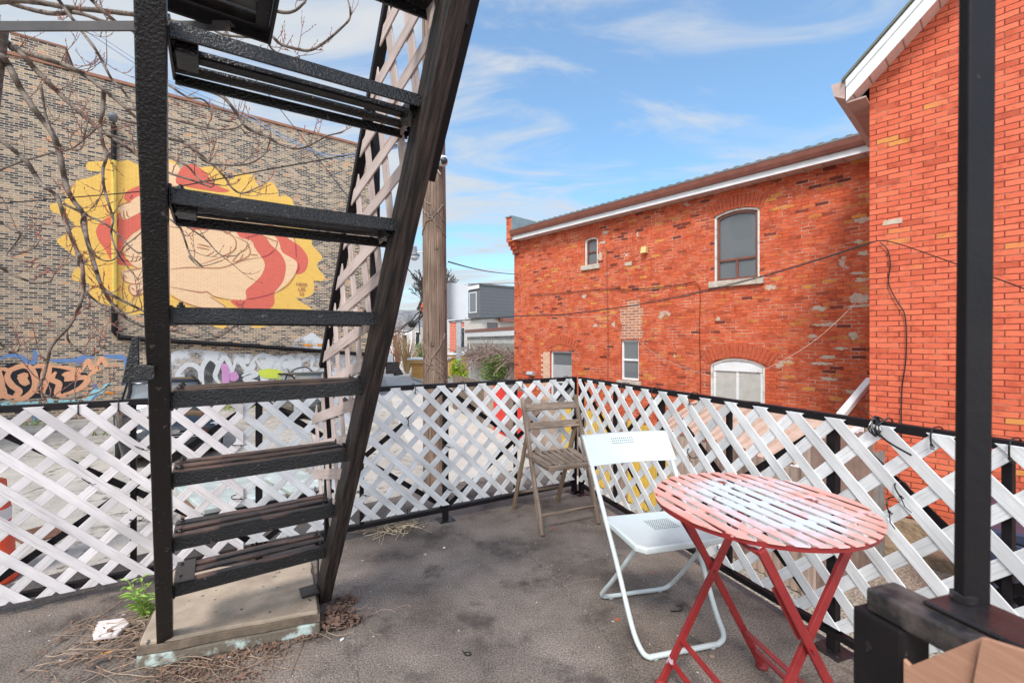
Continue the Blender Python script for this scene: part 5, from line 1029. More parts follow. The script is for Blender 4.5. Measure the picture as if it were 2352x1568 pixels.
# cable ties
def tie(fr, x, z, h=0.05, tail=0.03, ang=0.0, lab=None, yo=0.0):
    mb = MB(); ca, sa = math.cos(ang), math.sin(ang)
    f = lambda u, y_, v: fr.world(x + u * ca - v * sa, y_, z + u * sa + v * ca)
    loop = [f(0, -.024 + yo, -h / 2), f(0, -.024 + yo, h / 2), f(0, .036, h / 2), f(0, .036, -h / 2)]
    mb.tube(cr(loop, 3, True), 0.0026, 5, closed=True); mb.box(f(0, -.026 + yo, -h / 2 + .004), (1, 0, 0), (0, 1, 0), (0, 0, 1), .007, .006, .007)
    mb.tube([f(0, -.027 + yo, -h / 2), f(.004, -.04, -h / 2 - tail * .6), f(.012, -.035, -h / 2 - tail)], 0.0018, 4)
    o = mb.build('cable_tie', 'tie'); tag(o, lab, 'cable tie', 'black cable ties holding the lattice'); return o
ORD = ['first', 'second', 'third', 'fourth', 'fifth', 'sixth', 'seventh', 'eighth']
def ties(fr, spots, where, top=True):
    for i, q in enumerate(sorted(spots)):
        if top: x, _ = fr.loc(q); tie(fr, x, 0.932, .055, .008, 0, '%s black cable tie from the left on %s' % (ORD[i], where))
        else: x, z = fr.loc(q[0], q[1]); tie(fr, x, z, .045, .02 if len(q) < 4 else q[3], q[2], '%s black cable tie from the left %s' % (ORD[i], where))
ties(Fl, [184, 275], 'the top rail left of the stairs')
ties(Fl, [(322, 1025, 1.0), (201, 1100, .8), (313, 1190, 1.3)], 'within the greyish lattice left of the stairs', False)
ties(Fl, [951, 1063, 1196, 1302], 'the top rail between stairs and corner')
ties(Fl, [(935, 968, 0), (1024, 1023, 1.1), (1024, 1120, 1.1), (940, 1180, 0), (832, 1133, 1.1), (545, 1020, 1.4), (545, 1142, 1.4), (725, 1130, 0)], 'within the clean white lattice behind the stairs', False)
ties(Fr, [1378, 1435, 1506, 1592, 2150, 2330], 'the top rail facing the red house')
ties(Fr, [(1700, 1130, .4, .03), (1662, 1260, 1.2, .02), (2072, 1125, .5, .05), (2050, 1160, .2, .05), (1590, 1040, .5, .03)], 'within the lattice behind the red table', False)
x, _ = Fr.loc(2020); mb = MB(); r2 = random.Random(4)
for i in range(5): mb.tube(cr([Fr.world(x + .01 * i - .02, -.03, .93), Fr.world(x + r2.uniform(-.03, .03), .01, .972), Fr.world(x + r2.uniform(-.03, .03), .045, .94), Fr.world(x + r2.uniform(-.03, .03), .0, .90)], 4, True), .003, 5, closed=True)
mb.tube(cr([Fr.world(x, -.03, .935), Fr.world(x + .05, -.05, .90), Fr.world(x + .12, -.045, .865)], 5), .0035, 5); mb.tube(cr([Fr.world(x, -.02, .965), Fr.world(x - .04, -.03, 1.0), Fr.world(x - .07, -.0, .99)], 4), .0012, 4)
tag(mb.build('wire_knot', 'tie'), 'knotted black wire around the top rail above the red table', 'wire')
# ---- wooden folding chair by the corner
def pole_(mb, p, q, w_, t_, up): mb.bar(p, q, w_, t_, up)
wc = thing('wooden_folding_chair', 'weathered grey wooden folding chair standing in the railing corner', 'chair', (0.30, 3.1, 0))
fl, fr_ = Vector((.193, 2.852, 0)), Vector((.591, 3.043, 0)); tl, tr_ = Vector((.078, 3.375, .822)), Vector((.499, 3.52, .825)); bl, br2 = Vector((-.013, 3.303, 0)), Vector((.379, 3.484, 0))
wd_ = (fr_ - fl).normalized(); fwd = Vector((wd_.y, -wd_.x, 0))
for p, q in ((fl, tl), (fr_, tr_)): mb = MB(); pole_(mb, p, q, .024, .036, fwd); mb.build('long_leg', 'greywood', wc, bevel=.006)
for p, q, tt in ((bl, tl.lerp(fl, .22), 1), (br2, tr_.lerp(fr_, .22), -1)):
    s_ = wd_ * (.026 * tt); mb = MB(); pole_(mb, p + s_, q + s_ + Vector((0, 0, .0)), .020, .036, fwd); mb.build('short_leg', 'greywood_warm', wc, bevel=.005)
for f0, f1 in ((.045, .125), (.20, .275)):
    a0, b0 = tl.lerp(fl, (f0 + f1) / 2), tr_.lerp(fr_, (f0 + f1) / 2); hgt = (f1 - f0) * 1.0 * .72; mid = (a0 + b0) / 2 - fwd * .012; mb = MB()
    up_ = (tl - fl).normalized()
    for u0, u1 in ((a0, a0.lerp(b0, .33) - fwd * .010), (a0.lerp(b0, .33) - fwd * .010, a0.lerp(b0, .67) - fwd * .010), (a0.lerp(b0, .67) - fwd * .010, b0)): mb.bar(u0, u1, .013, hgt, up_)
    mb.build('back_slat', 'greywood', wc, bevel=.003)
sfl, sfr, sbl, sbr = Vector((.235, 2.885, .425)), Vector((.530, 3.010, .425)), Vector((.105, 3.195, .435)), Vector((.450, 3.36, .435))
mb = MB(); mb.bar(sfl, sbl, .024, .030); mb.bar(sfr, sbr, .024, .030); mb.bar(sfl - fwd * -.01, sfr - fwd * -.01, .030, .030); mb.bar(sbl, sbr, .03, .022); sf = mb.build('seat_frame', 'greywood', wc, bevel=.005)
for i in range(7):
    u = (i + .5) / 7; mb = MB(); p, q = sfl.lerp(sfr, u) + Vector((0, 0, .017)), sbl.lerp(sbr, u) + Vector((0, 0, .012)); mb.bar(p + (q - p) * .03, q, .036, .010); mb.build('seat_slat', 'greywood', wc, bevel=.003)
mb = MB(); mb.tube([fl.lerp(tl, .125), fr_.lerp(tr_, .125)], .011, 8); mb.build('rung', 'greywood', wc, smooth=True); s_ = wd_ * .02
mb = MB(); mb.tube([bl.lerp(tl, .14) + s_, br2.lerp(tr_, .14) - s_], .011, 8); mb.build('rung', 'greywood', wc, smooth=True)
# ---- white metal folding chair
ch_ = thing('white_folding_chair', 'pale mint white folding chair with perforated seat beside the red table', 'chair', (0.62, 1.98, 0))
def rounded(path, r, seg=10): return MB().tube(path, r, seg)
TL, TR = Vector((.362, 2.225, .775)), Vector((.800, 2.340, .775)); fl, fr_ = Vector((.505, 1.735, .014)), Vector((.878, 1.822, .014)); wv = (TR - TL).normalized(); fw_ = Vector((wv.y, -wv.x, 0))
BL2, BR2 = TL + Vector((.006, -.045, -.15)), TR + Vector((.006, -.045, -.15))
path = [TL, TL.lerp(fl, .25), TL.lerp(fl, .62) , fl + Vector((-.022, .062, .095)), fl + Vector((.002, .016, .025)), fl + Vector((.03, .004, .002)), fl + Vector((.07, .014, 0)), fr_ + Vector((-.07, -.014, 0)), fr_ + Vector((-.03, -.004, .002)), fr_ + Vector((-.002, .016, .025)), fr_ + Vector((-.012, .072, .095)), TR.lerp(fr_, .62), TR.lerp(fr_, .25), TR]
rounded(cr(path, 4), .0105).build('long_frame', 'white_metal', ch_, smooth=True)
bl_, br_2 = Vector((.430, 2.150, .013)), Vector((.80, 2.235, .013)); sl2, sr2 = Vector((.522, 1.81, .43)), Vector((.862, 1.905, .43))
path = [sl2, sl2.lerp(bl_, .6), bl_ + (sl2 - bl_) * .10 + Vector((0, 0, .01)), bl_ + Vector((.004, -.006, .014)), bl_ + Vector((.04, .008, 0)), bl_.lerp(br_2, .5) + Vector((0, 0, -.0)), br_2 + Vector((-.05, -.012, 0)), br_2 + Vector((-.01, -.006, .014)), br_2 + (sr2 - br_2) * .10 + Vector((0, 0, .01)), sr2.lerp(br_2, .6), sr2]
rounded(cr(path, 4), .0100).build('rear_frame', 'white_metal', ch_, smooth=True)
mb = MB(); n_ = 14; h_ = .152; b0 = len(mb.v); lean = (TL - fl).normalized()
for side_ in (0, 1):
    for i in range(n_ + 1):
        u = i / n_; p = (TL - wv * .012).lerp(TR + wv * .012, u) - fw_ * (.022 * math.sin(math.pi * u)) + fw_ * (.013 - .026 * side_) ; mb.v += [p + lean * .006, p - lean * h_]
st_ = 2 * (n_ + 1)
for i in range(n_):
    a_ = b0 + 2 * i; c_ = a_ + st_; mb.face([a_, a_ + 2, a_ + 3, a_ + 1], [(0, 0)] * 4); mb.face([c_, c_ + 1, c_ + 3, c_ + 2], [(0, 0)] * 4); mb.face([a_, c_, c_ + 2, a_ + 2], [(0, 0)] * 4); mb.face([a_ + 1, a_ + 3, c_ + 3, c_ + 1], [(0, 0)] * 4)
for a_ in (b0, b0 + 2 * n_): mb.face([a_, a_ + 1, a_ + 1 + st_, a_ + st_], [(0, 0)] * 4)
bp_ = mb.build('backrest', 'white_metal', ch_, bevel=.005, smooth=True, seg=3)
mb = MB()
for r_ in range(3):
    for c_ in range(11):
        u = .5 - .125 + .25 * c_ / 10 - .05; p = TL.lerp(TR, u) - fw_ * (.022 * math.sin(math.pi * u)) + fw_ * .0135 - lean * (.022 + .0125 * r_); mb.box(p, wv, fw_, lean, .0048, .0012, .0042)
mb.build('perforation', 'hole', bp_)
# pressed seat pan
S = [Vector((.418, 2.052, .440)), Vector((.835, 2.150, .440)), Vector((.905, 1.865, .436)), Vector((.855, 1.835, .434)), Vector((.530, 1.745, .434)), Vector((.490, 1.770, .436))]
ctr = sum(S, Vector()) / len(S); ring = cr(S, 5, True) if False else None
mb = MB(); out1 = [p + Vector((0, 0, -.022)) for p in S]; inn1 = [p + (ctr - p) * .05 + Vector((0, 0, .004)) for p in S]; inn2 = [p + (ctr - p) * .12 + Vector((0, 0, .000)) for p in S]; b0 = len(mb.v); mb.v += out1 + S + inn1 + inn2; n_ = len(S)
for l_ in range(3):
    for i in range(n_): j = (i + 1) % n_; mb.face([b0 + l_ * n_ + i, b0 + l_ * n_ + j, b0 + (l_ + 1) * n_ + j, b0 + (l_ + 1) * n_ + i], [(0, 0)] * 4)
mb.face([b0 + 3 * n_ + i for i in range(n_)], [(0, 0)] * n_); mb.face([b0 + i for i in range(n_)][::-1], [(0, 0)] * n_)
so = mb.build('seat', 'white_metal', ch_, bevel=.004, smooth=True, seg=3)
mb = MB(); c0 = Vector((.665, 1.975, .4405)); 
for r_ in range(8):
    for c_ in range(12): mb.box(c0 + wv * (.0105 * (c_ - 5.5)) + fw_ * (.0125 * (r_ - 3.5)), wv, fw_, (0, 0, 1), .0036, .0036, .0014)
mb.build('perforation', 'hole', so)
mb = MB(); mb.tube([Vector((.49, 1.80, .425)), Vector((.88, 1.90, .425))], .006, 6); mb.build('pivot_rod', 'alu', ch_)
for p in (fl + Vector((.06, .012, -.006)), fr_ + Vector((-.06, -.012, -.006)), bl_ + Vector((.05, .01, -.005)), br_2 + Vector((-.06, -.014, -.005))): mb = MB(); mb.box(p, wv, fw_, (0, 0, 1), .02, .014, .016); mb.build('foot_pad', 'white_metal', ch_, bevel=.003)
# ---- red bistro table
TC = Vector((.832, 1.502, 0)); TRad = .335; th_ = math.atan2(-.957, .29)
tb = thing('bistro_table', 'round slatted bistro table with faded pink top and red folding legs', 'table', TC, th_)
n_ = 13; pit = 2 * TRad / n_
for i in range(n_):
    y0 = -TRad + i * pit + .0085; y1 = y0 + pit - .0185; ym = max(abs(y0), abs(y1))
    def xe(y): return math.sqrt(max(0, TRad ** 2 - y * y))
    pts = [(xe(y0 + (y1 - y0) * k / 6), y0 + (y1 - y0) * k / 6) for k in range(7)]; pts = pts + [(-x, y) for x, y in pts[::-1]]
    pts = [p for k, p in enumerate(pts) if k == 0 or math.dist(p, pts[k - 1]) > 1e-4]
    mb = MB(); dz = .0012 * math.sin(i * 5); mb.prism(pts, lambda x, y, t: (x, y, t), .705 + dz, .7095 + dz); mb.build('slat', 'slat', tb, bevel=.001, local=True)
mb = MB(); ring = [(TRad * .985 * math.cos(a), TRad * .985 * math.sin(a)) for a in [2 * math.pi * k / 64 for k in range(64)]]; b0 = len(mb.v)
for (rr, zz) in ((.985, .691), (.985, .7045), (.968, .7045), (.968, .691)): mb.v += [Vector((TRad * rr * math.cos(2 * math.pi * k / 64), TRad * rr * math.sin(2 * math.pi * k / 64), zz)) for k in range(64)]
for l_ in range(4):
    for k in range(64): k2 = (k + 1) % 64; l2 = (l_ + 1) % 4; mb.face([b0 + l_ * 64 + k, b0 + l_ * 64 + k2, b0 + l2 * 64 + k2, b0 + l2 * 64 + k], [(0, 0)] * 4)
mb.build('rim', 'red', tb, local=True)
mb = MB()
for xo in (-.17, 0.0, .17): hw = math.sqrt(TRad ** 2 - xo ** 2) - .01; mb.cube(xo - .013, xo + .013, -hw, hw, .7005, .7045)
mb.build('cross_bar', 'slat', tb, local=True)
sp_ = Vector((.17, -.985, 0)); pp_ = Vector((.985, .17, 0))
C1, C2_ = Vector((.751, 1.661, .40)), Vector((.828, 1.242, .40))
up__ = Vector((0, 0, 1))
def leg(cn, s, name, off, ztop=.684):
    foot = cn + pp_ * (.213 * s) + Vector((0, 0, -.392)); top = cn + (cn - foot) * ((ztop - .40) / .392); foot += sp_ * off; top += sp_ * off
    mb = MB(); mb.bar(foot, top, .013, .026, pp_); l_ = mb.build('leg', 'red', tb, bevel=.002); mb = MB(); mb.lathe([(.020, 0), (.023, .006), (.016, .012), (.008, .02)], 16, (foot.x, foot.y, 0.0005)); mb.build('foot', 'red', l_, smooth=True); return foot, top
fA, tA = leg(C1, 1, 'leg', -.008); fB, tB = leg(C1, -1, 'leg', .008); fC, tC = leg(C2_, 1, 'leg', .008); fD, tD = leg(C2_, -1, 'leg', -.008)
for a, b_ in ((fA.lerp(tA, .22), fC.lerp(tC, .22)), (fA.lerp(tA, .11), fC.lerp(tC, .11)), (fB.lerp(tB, .22), fD.lerp(tD, .22)), (fB.lerp(tB, .11), fD.lerp(tD, .11))): mb = MB(); mb.bar(a, b_, .022, .005); mb.build('stretcher', 'red', tb, bevel=.001)
for cn in (C1, C2_): mb = MB(); mb.tube([cn - sp_ * .020, cn + sp_ * .024], .006, 10); mb.build('rivet', 'red', tb)
for a, b_ in ((tA.lerp(fA, .14), C1 + Vector((-.015, 0, .03))), (tD.lerp(fD, .0), tD.lerp(fD, .001))):
    if (a - b_).length > .02: mb = MB(); mb.bar(a - sp_ * .0145 + pp_ * -.012, b_ - sp_ * .0145 + pp_ * -.0, .006, .020, pp_); mb.build('hinge_arm', 'red', tb, bevel=.001)
a, b_ = C2_.lerp(tC, .15), C2_.lerp(tC, .72); 
mb = MB(); q0 = fC.lerp(tC, .62) + sp_ * .011; q1 = fC.lerp(tC, .84) + sp_ * .011; mb.bar(q0 - sp_ * .022, q1 - sp_ * .022, .008, .036, pp_); mb.build('leg_catch', 'red', tb, bevel=.002)
mb = MB(); mb.bar(tA + Vector((0, 0, -.012)), tC + Vector((0, 0, -.012)), .022, .006); mb.bar(tB + Vector((0, 0, -.012)), tD + Vector((0, 0, -.012)), .022, .006); mb.build('leg_rail', 'red', tb)
# ---- near rail with the dark post
nr = thing('front_railing', 'thick black railing end close to the lens with a tall post and bolted plate', 'railing', (.42, .45, 0))
dR = Vector((.30, -1, 0)).normalized(); e0 = Vector((.418, .505, .962)); e1 = e0 + dR * .9
mb = MB(); mb.bar(e0, e1, .044, .026); mb.build('top_rail', 'railworn', nr, bevel=.003)
mb = MB(); mb.bar(e0 + Vector((.0, -.014, -.0135)), e0 + Vector((.0, -.014, -.955)), .044, .050, dR); mb.build('post', 'black_smooth', nr, bevel=.003)
mb = MB(); mb.bar((.472, .462, .30), (.487, .456, 2.6), .028, .012, (0, 1, 0)); mb.build('tall_post', 'black_smooth', nr, bevel=.002)
c = e0 + dR * .085 + Vector((.957, .29, 0)) * .028 + Vector((0, 0, .0165)); mb = MB(); mb.box(c, dR, Vector((-dR.y, dR.x, 0)), (0, 0, 1), .085, .060, .005); pl2 = mb.build('bolted_plate', 'plate', nr, bevel=.002); mb = MB(); mb.lathe([(.011, 0), (.011, .007), (.006, .009)], 6, c + Vector((-.0, .03, .0031))); mb.build('bolt', 'plate', pl2)
for dd, zz in ((.012, .905), (.012, .80)): mb = MB(); cc_ = e0 + Vector((-.024, -.01, zz - .955)); mb.lathe([(.007, 0), (.007, .006), (.004, .009)], 6, cc_, axis=0); mb.build('bolt', 'plate', nr)
Fn = Frame(e0.x, e0.y, dR.x, dR.y)
tan = M('tan_dusty_board', (0.50, 0.27, 0.175), (0.40, 0.20, 0.125), rough=.6, kind='UV', st=(3, 40, 1), bump=.2)
bt = thing('tan_board', 'tan pointed board strips tied against the blurred front rail at the lower right', 'board', tuple(Fn.world(.1, -.03, .9)))
fq = lambda pts, off: [Fn.loc(x, y, off) for x, y in pts]
mb = MB(); mb.prism(fq([(2074, 1512), (2090, 1528), (2253, 1463), (2215, 1640), (2074, 1800)], -.030), lambda x, z, t: Fn.world(x, t, z), -.030, -.025); mb.build('board', tan, bt, bevel=.001)
mb = MB(); mb.prism(fq([(2253, 1463), (2352, 1494), (2700, 1600), (2700, 1990), (2216, 1660)], -.0365), lambda x, z, t: Fn.world(x, t, z), -.0365, -.031); mb.build('board', tan, bt, bevel=.001)
mb = MB(); mb.tube(cr([P(2150, 1445, .455), P(2168, 1478, .44), P(2205, 1520, .425), P(2262, 1575, .41), P(2300, 1640, .40)], 5), .0034, 6); tag(mb.build('cable_tie', 'tie'), 'thick black cable tie across the tan board at the lower right', 'cable tie')
# ================================================================== POLE, CABLES, TREE, CARS, LITTER
up_pl = thing('steel_platform', 'black slatted platform corner overhead with its long bracing beam at the top left', 'platform', (-1.07, 1.96, 2.6))
p0 = Vector((-1.075, 1.96, 2.6)); e1 = -tdir; e2 = -run
for i in range(9): mb = MB(); mb.box(p0 + e2 * (.05 + i * .085) + e1 * .62 + Vector((0, 0, .03)), e1, e2, (0, 0, 1), 1.2, .066, .022); mb.build('slat', 'plate', up_pl, bevel=.002)
mb = MB(); mb.bar(p0 + e1 * -.01, p0 + e1 * 1.2, .014, .075); mb.build('edge_angle', 'black_smooth', up_pl, bevel=.002); mb = MB(); mb.bar(p0 + e2 * .016 + e1 * .03, p0 + e2 * .8 + e1 * .03, .05, .012); mb.bar(p0 + e2 * .01 + e1 * -.004, p0 + e2 * .8 + e1 * -.004, .012, .075); mb.build('edge_angle', 'black_smooth', up_pl, bevel=.002)
mb = MB(); mb.bar((-1.17, 1.845, 2.560), (-3.6, 1.77, 2.50), .008, .040); mb.bar((-1.17, 1.86, 2.578), (-3.6, 1.79, 2.518), .035, .005); mb.build('brace_beam', M('black_bolted_beam', (0.03, 0.027, 0.027), (0.09, 0.07, 0.065), rough=.5, scale=5), up_pl, bevel=.001)
PX, PY = -0.955, 5.6
up = thing('utility_pole', 'tall cracked grey brown wooden utility pole behind the railing', 'utility pole', (PX, PY, GZ))
mb = MB(); r2 = random.Random(2); prof = []; seg = 40; b0 = 0; nz = 46; H_ = 10.4
for i in range(nz + 1):
    z = H_ * i / nz; rr = .163 - .0042 * z
    for k in range(seg):
        a = 2 * math.pi * k / seg; crack = noise.noise(Vector((math.cos(a) * 3.3, math.sin(a) * 3.3, z * .35))); c2 = noise.noise(Vector((math.cos(a) * 9, math.sin(a) * 9, z * .8 + 5)))
        q = rr * (1 + .018 * crack + .012 * c2 - (.03 if c2 > .32 else 0)); mb.v.append(Vector((PX + q * math.cos(a) - .012 * z * .5, PY + q * math.sin(a), GZ + z)))
for i in range(nz):
    for k in range(seg):
        k2 = (k + 1) % seg; u0, u1 = H_ * i / nz, H_ * (i + 1) / nz; v0, v1 = k / seg, (k + 1) / seg
        mb.face([i * seg + k, i * seg + k2, (i + 1) * seg + k2, (i + 1) * seg + k], [(u0, v0), (u0, v1), (u1, v1), (u1, v0)])
mb.face([nz * seg + k for k in range(seg)], [(0, 0)] * seg); mb.build('shaft', 'pole', up)
def onpole(px, py): return P(px, py, 5.6)
knm = M('dark_knot', (0.06, 0.035, 0.025), (0.16, 0.10, 0.07), scale=30, bump=.6)
for px, py, s in ((1007, 575, .022), (1030, 669, .022), (998, 789, .035), (1027, 843, .024), (988, 768, .014), (1013, 866, .016), (1012, 395, .014), (992, 500, .016)):
    c = onpole(px, py); u = max(-.95, min(.95, (c.x - (PX - .012 * (c.z - GZ) * .5)) / .15)); d = Vector((u, -math.sqrt(1 - u * u), 0)); c = Vector((PX - .012 * (c.z - GZ) * .5, PY, c.z)) + d * (.163 - .0042 * (c.z - GZ)); s_ = Vector((-d.y, d.x, 0))
    mb = MB(); b0 = 0
    for rr_, o_ in ((1.0, -.004), (.75, .008), (.4, .003)): mb.v += [c + s_ * s * rr_ * .8 * math.cos(6.283 * k / 12) + Vector((0, 0, s * rr_ * 1.3 * math.sin(6.283 * k / 12))) + d * o_ for k in range(12)]
    for l_ in range(2):
        for k in range(12): mb.face([l_ * 12 + k, l_ * 12 + (k + 1) % 12, (l_ + 1) * 12 + (k + 1) % 12, (l_ + 1) * 12 + k], [(0, 0)] * 4)
    mb.face([24 + k for k in range(12)], [(0, 0)] * 12); mb.build('knot', knm, up, smooth=True)
mb = MB()
for z0, z1, t0, t1 in ((1.25, .82, 200, 345), (1.18, .75, 195, 345), (1.30, .90, 190, 350), (.85, 1.35, 230, 330), (2.6, 2.95, 200, 330), (2.9, 2.55, 210, 350), (1.05, .78, 200, 350), (3.1, 2.7, 190, 345)):
    pts = []
    for i in range(13): a = R(t0 + (t1 - t0) * i / 12); z = z0 + (z1 - z0) * i / 12 + r2.gauss(0, .015); rr = .170 - .0042 * (z - GZ); pts.append((PX - .006 * (z - GZ) + rr * math.cos(a), PY + rr * math.sin(a), z))
    mb.tube(pts, .0055, 4)
tag(mb.build('dry_climber', 'vine'), 'dry vine stems wound around the wooden utility pole', 'vine')
# dome camera, sign, street lamp
c = P(1016, 372, 5.43); t = thing('security_camera', 'small white dome camera on a bracket on the utility pole', 'camera', c)
mb = MB(); mb.lathe([(.02, .075), (.055, .06), (.068, .02), (.068, -.015), (.05, -.04)], 20, c); mb.build('housing', 'white', t, smooth=True)
mb = MB(); mb.lathe([(.006, -.05), (.030, -.036), (.044, -.012), (.046, .006)], 18, c + Vector((.026, -.045, -.004)), axis=1); mb.build('lens', 'glass', t, smooth=True); mb = MB(); mb.tube(cr([c + Vector((-.05, .03, .03)), c + Vector((-.085, .05, -.02)), c + Vector((-.06, .03, -.09)), c + Vector((-.03, .05, -.13))], 4), .007, 6); mb.cube(c.x - .10, c.x - .085, c.y, c.y + .07, c.z - .05, c.z + .07); mb.build('bracket', 'white', t)
a, b_ = P(1024, 650, 5.78), P(1075, 734, 5.78); t = thing('back_of_sign', 'blank aluminium back of a rounded sign fixed beside the utility pole', 'sign', a)
def rrect(x0, x1, y0, y1, r, n=4):
    o = []
    for cx1, cy1, a0 in ((x1 - r, y1 - r, 0), (x0 + r, y1 - r, 90), (x0 + r, y0 + r, 180), (x1 - r, y0 + r, 270)):
        for k in range(n + 1): an = R(a0 + 90 * k / n); o.append((cx1 + r * math.cos(an), cy1 + r * math.sin(an)))
    return o
mb = MB(); mb.prism(rrect(a.x, b_.x, b_.z, a.z, .03), lambda x, y, t_: (x, 5.78 + t_, y), 0, .004); mb.build('sheet', M('brushed_sign_back', (0.60, 0.63, 0.66), (0.55, 0.58, 0.62), rough=.45, bump=.02), t)
for x, z in ((a.x + .06, a.z - .02), (b_.x - .03, a.z - .02), (a.x + .06, b_.z + .02), (b_.x - .03, b_.z + .02)): mb = MB(); mb.lathe([(.006, -.003), (.004, -.006)], 8, (x, 5.78, z), axis=1); mb.build('screw', 'black_smooth', t)
q = P(955, 587, 20); t = thing('street_lamp', 'small grey street lamp on an arm left of the utility pole', 'street lamp', (P(1000, 600, 20).x, 20, GZ))
mb = MB(); mb.tube([P(1000, 820, 20), P(1000, 560, 20)], .09, 8); mb.build('shaft', 'alu', t); mb = MB(); mb.tube([P(1000, 580, 20), P(952, 580, 20)], .03, 6); mb.build('arm', 'alu', t)
mb = MB(); mb.lathe([(.10, .42), (.12, .15), (.24, .05), (.24, 0)], 16, P(952, 588, 20)); mb.build('hood', 'roofgrey', t, smooth=True); mb = MB(); mb.lathe([(.22, 0), (.19, -.12), (.08, -.2)], 16, P(952, 588, 20)); mb.build('lens', 'lamp', t, smooth=True)
def cable(label, pts, r, m, n=6):
    mb = MB(); mb.tube([Vector(p) for p in cr([tuple(P(*p)) for p in pts], n)], r, 5); tag(mb.build('cable', m), label, 'cable')
cable('black cable sagging from the left edge across the mural to the utility pole', [(-200, 478, 9), (0, 467, 8.4), (160, 454, 8), (320, 440, 7.6), (434, 424, 7.2), (586, 395, 6.8), (762, 363, 6.3), (834, 349, 6.1), (985, 318, 5.7)], .010, 'cable')
cable('upper blue grey cable crossing the top of the mural wall to the pole', [(180, 60, 9), (300, 140, 8.4), (381, 188, 8), (469, 231, 7.6), (567, 270, 7.2), (680, 332, 6.6), (762, 356, 6.3), (834, 350, 6.1), (985, 322, 5.7)], .009, 'cable_blue')
cable('lower blue grey cable crossing the top of the mural wall to the pole', [(120, 10, 9), (300, 130, 8.4), (381, 182, 8), (469, 222, 7.6), (567, 262, 7.2), (680, 326, 6.6), (762, 363, 6.3), (834, 355, 6.1), (985, 324, 5.7)], .007, 'cable_blue')
cable('straight black cable falling steeply from the top steps to the utility pole', [(560, 150, 9), (652, 262, 8), (815, 473, 6.8), (885, 555, 6.3), (937, 618, 6), (978, 662, 5.7)], .007, 'cable')
cable('thin cable from the utility pole to the far corner of the brick wing', [(1030, 601, 5.7), (1090, 617, 8), (1140, 626, 11), (1200, 631, 14.3)], .010, 'cable')
cable('thin high cable behind the sign running towards the brick wing', [(1030, 655, 5.9), (1100, 652, 10), (1200, 650, 14.6)], .008, 'cable')
K3 = lambda x, y, d: (1164 + x * .3646, 429 + y * .3646, d)
cable('doubled black cable rising along the red wing to its bracket on the gable', [(1030, 738, 5.75), (1193, 726, 5.9), K3(400, 800, 6.0), K3(870, 735, 6.1), K3(1220, 665, 6.0), K3(1630, 560, 5.9), K3(2000, 450, 5.75), (2000, 558, 5.6), (2022, 552, 5.55)], .007, 'cable')
cable('second strand of the doubled cable along the red wing', [K3(870, 728, 6.08), K3(1220, 657, 5.98), K3(1630, 553, 5.88), K3(2000, 444, 5.73), (2000, 556, 5.6)], .004, 'cable')
cable('dark cable leading from the gable bracket to the right behind the post', [(2022, 553, 5.55), (2060, 559, 5.3), (2190, 604, 4.6), (2352, 663, 3.9), (2600, 760, 3.0)], .006, 'cable')
cable('pale slack cord hanging in a wide loop before the brick wing', [K3(2290, 640, 6.2), K3(1950, 960, 6.2), K3(1620, 1150, 6.3), K3(1400, 1195, 6.3), K3(1280, 1190, 6.4), K3(1000, 1090, 6.6), K3(820, 960, 6.8), K3(690, 810, 7), K3(550, 818, 7), K3(400, 818, 7.2), K3(375, 795, 7.3)], .003, 'cord')
t = thing('cable_bundle', 'messy bundle of black cables hanging off the left side of the utility pole', 'cables', (-1.1, 5.6, 1.6)); r2 = random.Random(8)
for i in range(7):
    e = (r2.uniform(860, 925), r2.uniform(745, 785), r2.uniform(9, 16)); mb = MB(); mb.tube([Vector(p) for p in cr([tuple(P(982, r2.uniform(695, 730), 5.6)), tuple(P(960, r2.uniform(715, 750), 6.0)), tuple(P(935, r2.uniform(738, 765), 7)), tuple(P(*e))], 4)], r2.choice((.004, .006, .010)), 4); mb.build('strand', 'cable', t)
for i in range(18): c = P(r2.uniform(962, 984), r2.uniform(700, 740), 5.65); mb = MB(); mb.tube([c, c + Vector((r2.gauss(0, .04), 0, r2.gauss(-.01, .05)))], .006, 4); mb.build('loose_end', 'cable', t)
mb = MB(); mb.lathe([(.02, .05), (.05, .03), (.055, 0), (.05, -.03), (.02, -.05)], 12, P(946, 744, 6.5)); mb.build('splice_ball', 'cable', t, smooth=True)
